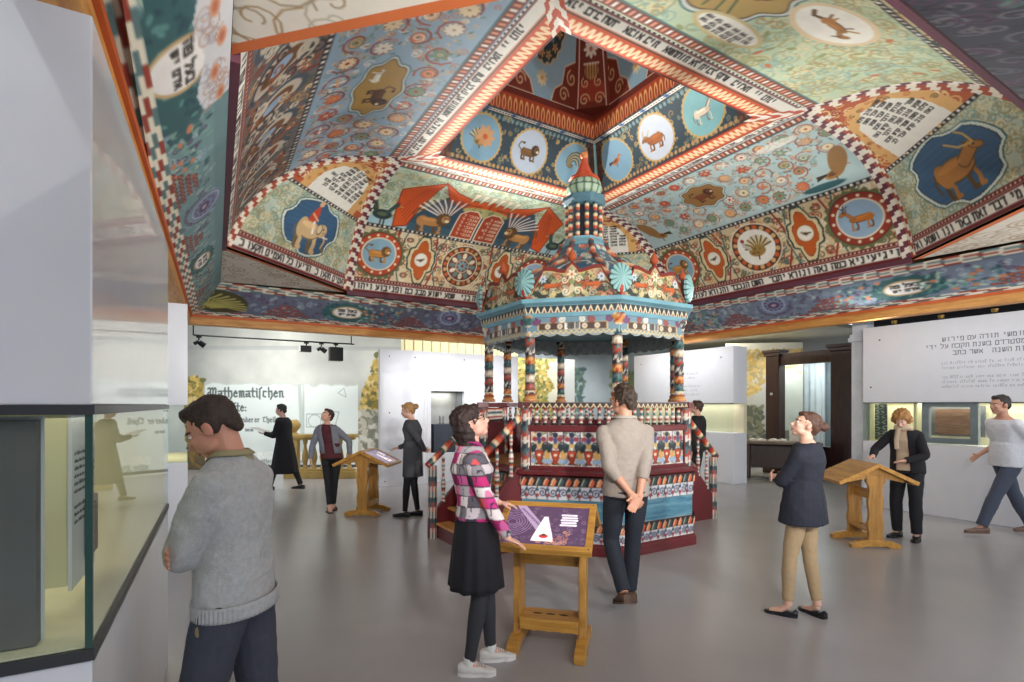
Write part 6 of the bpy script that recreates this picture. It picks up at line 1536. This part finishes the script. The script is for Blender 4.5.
def upper(name, mat, hem=-.04, ease=.012, sleeve=1.0, arm=(.056, .046, .036), paint=None, neckz=.0, flare=0, wr=.010, voxel=.008, collar=None, open_=None):
    def f(t, J, torso, S):
        b = MB(); z0 = J['hip']+hem; torso(b, ease, J['hip']+.06, J['shz']+.035*S+neckz)
        c0, c1 = J['C'](z0), J['C'](J['hip']+.12); rings(b, [(c0.x, c0.y, z0, .172*S+ease+flare, .122*S+ease+flare*.8), (c0.x, c0.y, z0+.03, .172*S+ease+flare*.9, .122*S+ease+flare*.7), (c1.x, c1.y, J['hip']+.08, .166*S+ease+flare*.4, .116*S+ease+flare*.3), (c1.x, c1.y, J['hip']+.22*S, .15*S+ease, .108*S+ease)])
        for i in (0, 1):
            el, wr_, sh = J['el%d' % i], J['wr%d' % i], J['sh'][i]
            if sleeve >= 1: limb(b, sh, el, wr_+(el-wr_).normalized()*.015, arm[0]*S, arm[1]*S, arm[2]*S, 14, .5)
            elif sleeve > .5: e = el.lerp(wr_, (sleeve-.5)*2); limb(b, sh, el, e, arm[0]*S, arm[1]*S, arm[1]*.85*S, 14, .5)
            else: e = sh.lerp(el, sleeve*2); b.tube([sh, sh.lerp(e, .5), e], [arm[0]*S, arm[0]*.98*S, arm[0]*.95*S], 14); b.ball(sh, arm[0]*S, 14, 8)
        g = fuse(name, b, mat, t, voxel, 3, paint, wrinkle=wr)
        if collar:
            c = J['C'](J['shz']+.045*S); T = J['T']; q = T @ V3((0, -.015, -.075)); b = MB(); k = c+V3((0, .0, .0)); A0, A1, A2 = k+V3((0, -.012, -.02)), k.lerp(q, .50)+V3((0, -.010, 0)), k.lerp(q, .22)+V3((0, -.006, 0)); v = []; sg = 28
            for (cc, rx, ry, dip) in ((A0, .088, .076, 0), (A1, .064, .062, .030), (A1+V3((0, 0, .002)), .069, .067, .030), (A2, .098, .086, .045)):
                for i in range(sg): a = 2*pi*i/sg; v.append(cc+V3((rx*S*cos(a), ry*S*sin(a), -dip*max(0, sin(a))**2)))
            b.add(v, [(r*sg+i, r*sg+(i+1) % sg, (r+1)*sg+(i+1) % sg, (r+1)*sg+i) for r in range(3) for i in range(sg)]); o = b.build('collar', collar, t, True); m = o.modifiers.new('s', 'SOLIDIFY'); m.thickness = .004
    return f
def skirt(name, mat, z_top, z_hem, r_top, r_hem, pleat=.0, npl=14, yoff=0.):
    def f(t, J, torso, S):
        b = MB(); seg = 84; v = []; fc = []; n = 14
        for i in range(n+1):
            u = i/n; z = z_top+(z_hem-z_top)*u; r0 = r_top[0]+(r_hem[0]-r_top[0])*u**.8; r1 = r_top[1]+(r_hem[1]-r_top[1])*u**.8; c = J['C'](z) if z > J['hip'] else J['C'](J['hip'])
            for k in range(seg):
                a = 2*pi*k/seg; g = 1+pleat*u*sin(npl*a+.6*sin(3*a)); v.append((c.x+r0*cos(a)*g, c.y+yoff*u+r1*sin(a)*g, z))
        for i in range(n):
            for k in range(seg): k2 = (k+1) % seg; fc.append((i*seg+k, i*seg+k2, (i+1)*seg+k2, (i+1)*seg+k))
        b.add(v, fc); o = b.build(name, mat, t, True); s = o.modifiers.new('s', 'SOLIDIFY'); s.thickness = .006; return o
    return f
def chain(*fs):
    def f(*a):
        for g in fs: g(*a)
    return f
def plain_shoes(mat, sole=None, low=False, L=.27, W=.095, H=.07, laces=False, high=0):
    return lambda t, at, yaw, S, pitch: shoe('shoe', at, yaw, mat, t, L*S, W*S, H*S, sole, pitch, low, laces, high)
FOLD_R = dict(pos=(-.11, .20, 1.16), pole=(1, .2, -.9), d=(-1, -.25, .1), palm=(0, -1, 0), curl=.3)
FOLD_L = dict(pos=(.10, .235, 1.14), pole=(-1, .2, -.9), d=(1, -.2, .1), palm=(0, -1, 0), curl=.3)

# 1 man in the grey jumper, head bowed over the left case, arms folded
GREYK = cloth('grey_knit', (186, 190, 192), .95, .1, 60, .6, 260)
def knit_paint(co): return None
def extra_man(t, J, S):
    b = MB(); z = J['hip']-.04; c = J['C'](z); 
    v = []; seg = 120; rows = 5
    for i in range(rows+1):
        zz = z-.004+.055*i/rows
        for k in range(seg):
            a = 2*pi*k/seg; r = 1+.012*(1 if k % 2 else -1); v.append((c.x+(.176*S+.016)*r*cos(a), c.y-.004+(.126*S+.016)*r*sin(a), zz))
    f = [(i*seg+k, i*seg+(k+1) % seg, (i+1)*seg+(k+1) % seg, (i+1)*seg+k) for i in range(rows) for k in range(seg)]
    b.add(v, f); o = b.build('ribbed_hem', GREYK, t, True); m = o.modifiers.new('s', 'SOLIDIFY'); m.thickness = .008
    b = MB(); b.ball((-.168*S-.012, .03, J['hip']-.075), (.006, .022, .03), 12, 8); b.build('pocket_flap', M('pocket_tan', (150, 132, 100), .8), t, True)
person('man in a grey knitted jumper, arms folded, head bowed over the left display case', -1.08, 2.08, (-1, .02), H=1.73, skin=(206, 150, 128), hair=('short', (52, 40, 34)), look=(10, -32), lean=.02,
       feet=((.11, -.12, -.1, 0), (-.12, .16, .1, 0)), hands=(dict(pos=(-.13, .16, 1.13), pole=(1, .1, -.9), d=(-1, -.35, -.1), palm=(0, -1, 0), curl=.25), dict(pos=(.09, .20, 1.10), pole=(-.8, .15, -.9), d=(1, -.1, .1), palm=(0, -1, 0), curl=.3)),
       top=upper('jumper', GREYK, -.05, .008, 1.0, (.070, .062, .048), neckz=.035, collar=cloth('khaki_collar', (156, 148, 112)), voxel=.007, wr=.022), bottom=trousers(cloth('slate_trousers', (62, 66, 80), .8), thigh=.10, knee=.075, ank=.068, loose=.010), shoes=plain_shoes(M('brown_shoe', (60, 44, 36), .4)), extra=extra_man, voxel=.0055)

# 2 woman in a plaid shirt
def plaid(co):
    P = np.empty_like(co); u = co[:, 0]*.8+co[:, 1]*.6; z = co[:, 2]
    a = (np.floor((u+.02)/.055) % 4).astype(int); b_ = (np.floor(z/.065) % 4).astype(int)
    pal = np.array([[(206, 56, 140), (222, 130, 170), (150, 30, 96), (236, 226, 228)], [(226, 218, 220), (170, 168, 174), (196, 90, 150), (120, 118, 126)], [(96, 92, 104), (180, 60, 120), (60, 58, 70), (206, 196, 204)], [(214, 84, 90), (236, 230, 232), (196, 44, 120), (140, 136, 144)]], dtype=float)
    c = pal[a, b_]; ln = ((u/.055) % 1 < .07) | ((z/.065) % 1 < .06); c = np.where(ln[:, None], np.array((50, 44, 56.)), c); return c
PLAID = paint_mat('plaid_cotton', .85, .05)
def glasses(t, J, S):
    T = J['T']; b = MB()
    for s in (-1, 1):
        pts = [T @ V3((s*.032+.022*cos(2*pi*i/16), .092, .002+.016*sin(2*pi*i/16))) for i in range(17)]; b.tube(pts, .0022, 6); b.tube([T @ V3((s*.054, .090, .006)), T @ V3((s*.078, .03, .008)), T @ V3((s*.080, -.005, .002))], .0022, 6)
    b.tube([T @ V3((-.010, .094, .004)), T @ V3((.010, .094, .004))], .002, 6); b.build('glasses', BLACK, t)
def sneakers(t, at, yaw, S, pitch):
    s = shoe('sneaker', at, yaw, M('white_canvas', (222, 220, 216), .8, vary=.06), t, .245*S, .084*S, .066*S, M('white_rubber', (232, 230, 226), .5), pitch, laces=True)
    b = MB(); b.lathe([(.037, .06), (.038, .105), (.036, .11)], 14, Matrix.Translation(at)); b.build('sock', M('white_sock', (226, 226, 224), .9), t, True)
person('woman in a pink plaid shirt and black skirt, hand on the front lectern', -.225, 3.36, (1, .04), H=1.68, female=True, skin=(222, 172, 152), hair=('bob', (48, 32, 30)), look=(3, 24), lean=-.03, bust=.02,
       feet=((.08, -.04, -.05, 0), (-.10, .09, .1, 0)), hands=(dict(pos=(.175, .20, .845), pole=(.4, -1, -.1), d=(.0, .9, -.35), palm=(0, -.15, -1), curl=.35), dict(pos=(-.22, .15, 1.0), pole=(-.6, -1, -.4), d=(-.1, 1, -.1), palm=(0, 0, -1), curl=.4)),
       top=upper('plaid_shirt', PLAID, .06, .012, 1.0, (.056, .048, .036), paint=plaid, collar=cloth('magenta_collar', (150, 40, 104))),
       bottom=chain(tights(cloth('charcoal_tights', (52, 54, 60), .8)), skirt('skirt', cloth('black_skirt', (26, 26, 34), .85), 1.03, .53, (.15, .115), (.215, .175), .05, 11)), shoes=sneakers, extra=glasses, voxel=.005)

# 3 woman in navy top with folded arms
def flats(mat): return plain_shoes(mat, None, True, .255, .085, .05)
person('woman with a brown bun, navy top and beige trousers, arms folded, gazing up', 2.30, 4.20, (-.9, 1), H=1.63, female=True, skin=(220, 176, 154), hair=('bun', (84, 56, 44)), look=(36, 20), lean=-.02, bust=.01,
       feet=((.07, -.08, -.35, 0), (-.10, .08, .25, 0)), hands=(dict(pos=(-.10, .20, 1.09), pole=(1, -.1, -.9), d=(-1, -.2, 0), palm=(0, -1, 0), curl=.3), dict(pos=(.08, .235, 1.06), pole=(-1, -.1, -.9), d=(1, -.1, 0), palm=(0, -1, 0), curl=.3)),
       top=upper('navy_top', cloth('navy_jersey', (34, 38, 52), .85), -.13, .018, .86, (.062, .054, .045), flare=.045, wr=.016), bottom=trousers(cloth('beige_trousers', (176, 152, 118), .85), .09, .006, .058, .045, thigh=.086), shoes=flats(M('black_leather_flat', (24, 26, 36), .3)), voxel=.0055)

# 4 man walking by with hands clasped behind his back
person('man in a beige shirt before the pulpit, hands clasped behind his back', .93, 4.34, (-.12, 1), H=1.83, skin=(206, 152, 126), hair=('quiff', (58, 44, 34)), look=(28, 6), lean=.03,
       feet=((.09, .16, 0, 0), (-.07, -.16, 0, .10)), hands=(dict(pos=(.03, -.215, .93), pole=(1, -.5, -.3), d=(-.6, -.1, -.8), palm=(-.3, -1, 0), curl=.55), dict(pos=(-.03, -.20, .97), pole=(-1, -.5, -.3), d=(.6, -.12, -.75), palm=(.3, 1, 0), curl=.5)),
       top=upper('shirt', cloth('beige_shirt', (160, 150, 142), .8), -.05, .010, .72, (.062, .054, .048), neckz=.035, wr=.018, collar=cloth('beige_collar', (176, 168, 156))), bottom=trousers(cloth('dark_blue_jeans', (34, 40, 52), .8), thigh=.092, knee=.064, ank=.055), shoes=plain_shoes(M('brown_suede', (92, 70, 56), .7)), voxel=.006)

# 5 blonde woman reading at the right lectern
def cardi(t, J, torso, S):
    b = MB(); z0 = J['hip']-.06; n = 26; seg = 60; v = []; 
    lv = [(z0, .182, .135), (J['hip']+.08, .178, .130), (J['hip']+.22, .158, .122), (J['hip']+.36, .168, .130), (J['shz']-.03, .174, .116), (J['shz']+.012, .14, .09)]
    for z, rx, ry in lv:
        c = J['C'](z)
        for k in range(seg+1):
            a = radians(90+24)+radians(360-48)*k/seg; v.append((c.x+rx*cos(a)*S*1.04, c.y-.01+ry*sin(a)*S*1.06, z))
    f = [(i*(seg+1)+k, i*(seg+1)+k+1, (i+1)*(seg+1)+k+1, (i+1)*(seg+1)+k) for i in range(len(lv)-1) for k in range(seg)]
    b.add(v, f); m = cloth('black_knit', (28, 28, 34), .9); o = b.build('cardigan', m, t, True); s = o.modifiers.new('s', 'SOLIDIFY'); s.thickness = .014; s.offset = 1; q = o.modifiers.new('q', 'SUBSURF'); q.levels = q.render_levels = 1
    b = MB()
    for i in (0, 1): limb(b, J['sh'][i], J['el%d' % i], J['wr%d' % i]+(J['el%d' % i]-J['wr%d' % i]).normalized()*.015, .064*S, .054*S, .042*S, 14, .5)
    fuse('cardigan_sleeves', b, m, o, .008, 3, wrinkle=.01)
def scarf(t, J, S):
    c = J['C'](J['shz']+.03); b = MB(); b.tube([c+V3((.075*cos(a), .06*sin(a)+.005, .01+.008*sin(3*a))) for a in [2*pi*i/20 for i in range(21)]], .026, 10); b.tube([c+V3((.02, .085, 0)), c+V3((.03, .12, -.12)), c+V3((.025, .12, -.25))], [(.03, .012)]*3, 8); b.build('scarf', cloth('sand_scarf', (206, 190, 166)), t, True)
person('woman with curly blonde hair and a black cardigan reading at the right lectern', 4.92, 6.62, (-.85, -.55), H=1.64, female=True, skin=(220, 178, 156), hair=('curly', (170, 124, 74)), look=(6, -34), lean=.10, bust=.03,
       feet=((.11, .0, -.2, 0), (-.11, .03, .2, 0)), hands=(dict(pos=(.20, .44, 1.03), pole=(1, -.6, -.4), d=(.1, 1, -.1), palm=(0, 0, -1), curl=.3), dict(pos=(-.08, .30, .99), pole=(-1, -.4, -.8), d=(.5, .9, 0), palm=(0, 0, -1), curl=.4)),
       top=chain(upper('sand_top', cloth('sand_top', (200, 180, 154), .85), -.02, .006, .3, (.05, .05, .04), wr=.008), cardi), bottom=trousers(cloth('black_jeans', (26, 28, 34), .8), .05, .012, .074, .062, thigh=.1), shoes=plain_shoes(M('black_shoe', (26, 26, 28), .4)), extra=scarf, voxel=.007)

# 6 man in a white T-shirt striding off to the right
person('man in a white T-shirt striding along the right display case', 6.28, 6.75, (-1, .05), H=1.84, skin=(200, 150, 126), hair=('short', (44, 38, 38)), look=(0, -2), lean=.05, crouch=.03,
       feet=((.08, -.36, 0, .03), (-.08, .40, 0, 0)), hands=(dict(pos=(.24, .16, 1.0), pole=(.2, -1, -.3)), dict(pos=(-.25, -.10, .93), pole=(-.2, -1, -.2))),
       top=upper('t_shirt', cloth('white_cotton', (220, 224, 232), .85), -.06, .022, .32, (.072, .06, .05), wr=.014), bottom=trousers(cloth('blue_grey_jeans', (72, 80, 98), .8), .05, .014, .07, .06), shoes=plain_shoes(M('brown_trainer', (120, 96, 84), .6)), voxel=.007)

# 7 woman leaning back by the balustrade
def jacket(t, J, torso, S):
    m = cloth('grey_denim', (126, 132, 144), .85, .15); b = MB(); seg = 56; v = []
    lv = [(J['hip']+.05, .165, .125), (J['hip']+.2, .152, .12), (J['hip']+.34, .166, .13), (J['shz']-.03, .172, .116), (J['shz']+.015, .13, .088)]
    for z, rx, ry in lv:
        c = J['C'](z); 
        for k in range(seg+1): a = radians(90+26)+radians(360-52)*k/seg; v.append((c.x+rx*cos(a)*S*1.04, c.y-.01+ry*sin(a)*S*1.06, z))
    f = [(i*(seg+1)+k, i*(seg+1)+k+1, (i+1)*(seg+1)+k+1, (i+1)*(seg+1)+k) for i in range(len(lv)-1) for k in range(seg)]
    b.add(v, f); o = b.build('jacket', m, t, True); s = o.modifiers.new('s', 'SOLIDIFY'); s.thickness = .014; s.offset = 1
    b = MB()
    for i in (0, 1): limb(b, J['sh'][i], J['el%d' % i], J['wr%d' % i]+(J['el%d' % i]-J['wr%d' % i]).normalized()*.03, .062*S, .052*S, .044*S, 14, .5)
    fuse('jacket_sleeves', b, m, o, .009, 3, wrinkle=.01)
person('woman in a grey jacket and maroon top looking up, legs crossed, by the balustrade', -2.82, 8.32, (.15, -1), H=1.62, female=True, skin=(216, 168, 146), hair=('short', (50, 36, 34)), look=(-48, 24), lean=-.05, sway=.08, bust=.02,
       feet=((.02, .06, .3, 0), (-.02, -.04, -.5, 0)), hands=(dict(pos=(.30, .06, .80), pole=(1, -.6, 0)), dict(pos=(-.27, -.02, .86), pole=(-1, -.4, 0), palm=(0, 0, -1))),
       top=chain(upper('maroon_top', cloth('maroon_jersey', (84, 34, 44), .8), -.03, .006, .3, (.05, .05, .04), wr=.008), jacket), bottom=trousers(cloth('black_trousers', (24, 26, 32), .75), .08, .006, .056, .042, thigh=.084), shoes=flats(M('dark_pumps', (70, 40, 44), .4)), voxel=.008)

# 8 figure in a long black coat walking left with papers
def papers(t, J, S):
    w = J['wr0'].lerp(J['wr1'], .5); b = MB(); b.box(-.11, .11, -.01, .26, -.012, .0, Matrix.Translation(w+V3((0, .03, .045))) @ Matrix.Rotation(.25, 4, 'X')); b.build('papers', M('paper', (232, 230, 222)), t)
person('figure in a long black coat carrying papers past the mural of giant book pages', -4.36, 10.2, (-1, .1), H=1.70, skin=(196, 156, 140), hair=('short', (36, 34, 38)), look=(0, 0), lean=.04,
       feet=((.07, -.30, 0, .02), (-.07, .26, 0, 0)), hands=(dict(pos=(.10, .34, 1.12), pole=(.3, -.5, -1), d=(-.1, 1, 0), palm=(0, 0, 1)), dict(pos=(-.10, .34, 1.12), pole=(-.3, -.5, -1), d=(.1, 1, 0), palm=(0, 0, 1))),
       top=chain(upper('coat', cloth('black_wool', (26, 26, 32), .9), -.06, .022, 1, (.062, .054, .042)), skirt('coat_skirt', cloth('black_wool', (26, 26, 32)), 1.02, .36, (.172, .13), (.24, .26), .03, 9)), bottom=trousers(cloth('black_trousers', (24, 26, 32))), shoes=plain_shoes(M('black_shoe', (26, 26, 28))), extra=papers, voxel=.009)

# 9 fair-haired woman in a grey dress at the left lectern
person('fair-haired woman in a charcoal dress at the back left lectern', -1.48, 7.95, (-1, .12), H=1.72, female=True, skin=(216, 172, 150), hair=('bun', (176, 134, 84)), look=(6, -12), lean=.03, bust=.02,
       feet=((.07, -.05, 0, 0), (-.07, .10, 0, 0)), hands=(dict(pos=(.20, .30, 1.0), pole=(.4, -1, -.6), d=(0, 1, -.1), palm=(0, 0, -1)), dict(pos=(-.05, -.20, .98), pole=(-1, -.6, -.2), d=(.9, -.2, 0), palm=(0, -1, 0))),
       top=chain(upper('dress', cloth('charcoal_wool', (74, 76, 82), .9), -.08, .016, 1, (.056, .048, .038)), skirt('dress_skirt', cloth('charcoal_wool', (74, 76, 82)), 1.0, .60, (.18, .135), (.19, .15), .01, 7)), bottom=tights(cloth('black_tights', (26, 26, 32))), shoes=plain_shoes(M('black_shoe', (26, 26, 28))), voxel=.008)

# 10 person in a black jacket behind the pulpit
person('person in a black jacket standing behind the right side of the pulpit, mostly hidden', 3.24, 9.3, (-.9, .6), H=1.76, skin=(206, 160, 140), hair=('short', (70, 50, 40)), look=(0, 10),
       feet=((.09, 0, 0, 0), (-.09, .05, 0, 0)), hands=(dict(pos=(.10, .16, 1.08), pole=(1, -.9, -.6), d=(-1, .1, 0), palm=(0, -1, 0)), dict(pos=(-.22, .05, .86), pole=(-1, -.5, 0))),
       top=upper('jacket', cloth('black_jacket', (24, 24, 28), .8), -.08, .024, 1, (.066, .056, .046)), bottom=trousers(cloth('black_trousers', (24, 26, 32))), shoes=plain_shoes(M('black_shoe', (26, 26, 28))), voxel=.009)
# ------------------------------------------------------------------ camera, light, view
cam = bpy.data.cameras.new('camera'); co = bpy.data.objects.new('camera', cam); COL.objects.link(co)
co.location = (0, 0, EYE); co.rotation_euler = (pi/2, 0, AHEAD-pi/2)
cam.sensor_width = 36; cam.lens = 532/1024*36; cam.shift_y = 64/1024; cam.clip_start = .05
SC.camera = co
def area(name, loc, target, size, power, col=(1, 1, 1), sy=None, spread=None):
    d = bpy.data.lights.new(name, 'AREA'); d.energy = power; d.color = col; d.size = size
    if sy: d.shape = 'RECTANGLE'; d.size_y = sy
    if spread: d.spread = radians(spread)
    o = bpy.data.objects.new(name, d); COL.objects.link(o); o.location = loc
    v = Vector(target)-Vector(loc); o.rotation_euler = v.to_track_quat('-Z', 'Y').to_euler(); return o
def spot(name, loc, target, power, ang=110, col=(1, .96, .9), r=.06, blend=.9):
    d = bpy.data.lights.new(name, 'SPOT'); d.energy = power; d.color = col; d.spot_size = radians(ang); d.spot_blend = blend; d.shadow_soft_size = r
    o = bpy.data.objects.new(name, d); COL.objects.link(o); o.location = loc
    v = Vector(target)-Vector(loc); o.rotation_euler = v.to_track_quat('-Z', 'Y').to_euler(); return o
UP = 560
for i, (x, y, z, tx, ty) in enumerate(((.7, -.7, 2.6, 5.2, 7.0), (3.6, -1.2, 2.6, 4.2, 7.0), (9.0, -1.3, 2.3, 4.4, 6.6), (9.45, 4.1, 2.4, 3.6, 5))):
    spot('vault_fill_spot', (x, y, z), (tx, ty, 5.4), UP if x < 9 else UP*(.9 if y < 0 else .55), 115 if x < 9 else 96)  # added spots hanging free with no fitting, brightening the vault
area('vault_fill_area', (4.5, 9.75, 2.98), (4.5, 4.2, 6.1), 1.8, 60, (1, .96, .9), sy=.12, spread=52)  # added fill kept out of view, lifting the vault's near faces
area('hall_fill_light', (*plan(1.5, -2.5), 4.2), (*plan(1.5, 5), 0), 4, 60, (1, .98, .96), sy=3)  # added soft fill behind the visitor, no real panel
m_ = plan(-5.6, 10.6); area('mural_fill', (m_[0], m_[1]+.5, 4.2), (*plan(-5.5, 13.6), 1.8), 3.0, 62, (1, .98, .93), sy=.5, spread=130)  # added fill, no fitting, brightening the book mural
area('panel_fill', (5.0, 9.5, 2.96), (5.0, 10.7, 1.4), 3., 18, (.95, .97, 1), sy=.2, spread=120)  # added fill, no fitting, brightening the white engraved panel
area('back_fill', (7.5, 11.6, 4.2), (7.5, 14.5, 2.0), 4, 160, (1, .98, .92), sy=.6)  # added fill, no fitting, brightening the back of the hall
area('right_case_fill', (8.3, 2.4, 2.95), (9.6, 2.4, 1.5), 3.5, 10, (.95, .97, 1), sy=.15)  # added fill, no fitting, brightening the long right case
area('rear_case_fill', (8.9, 8.4, 2.95), (9.7, 8.4, 1.5), 2.2, 14, (.95, .97, 1), sy=.15)  # added fill, no fitting, brightening the case behind the pulpit
w = bpy.data.worlds.new('hall'); SC.world = w; w.use_nodes = True
bg = w.node_tree.nodes['Background']; bg.inputs[0].default_value = (.80, .86, .95, 1); bg.inputs[1].default_value = 1.1
SC.view_settings.view_transform = 'Standard'; SC.view_settings.look = 'None'; SC.view_settings.gamma = 1
SC.view_settings.exposure = .55; SC.view_settings.use_curve_mapping = False
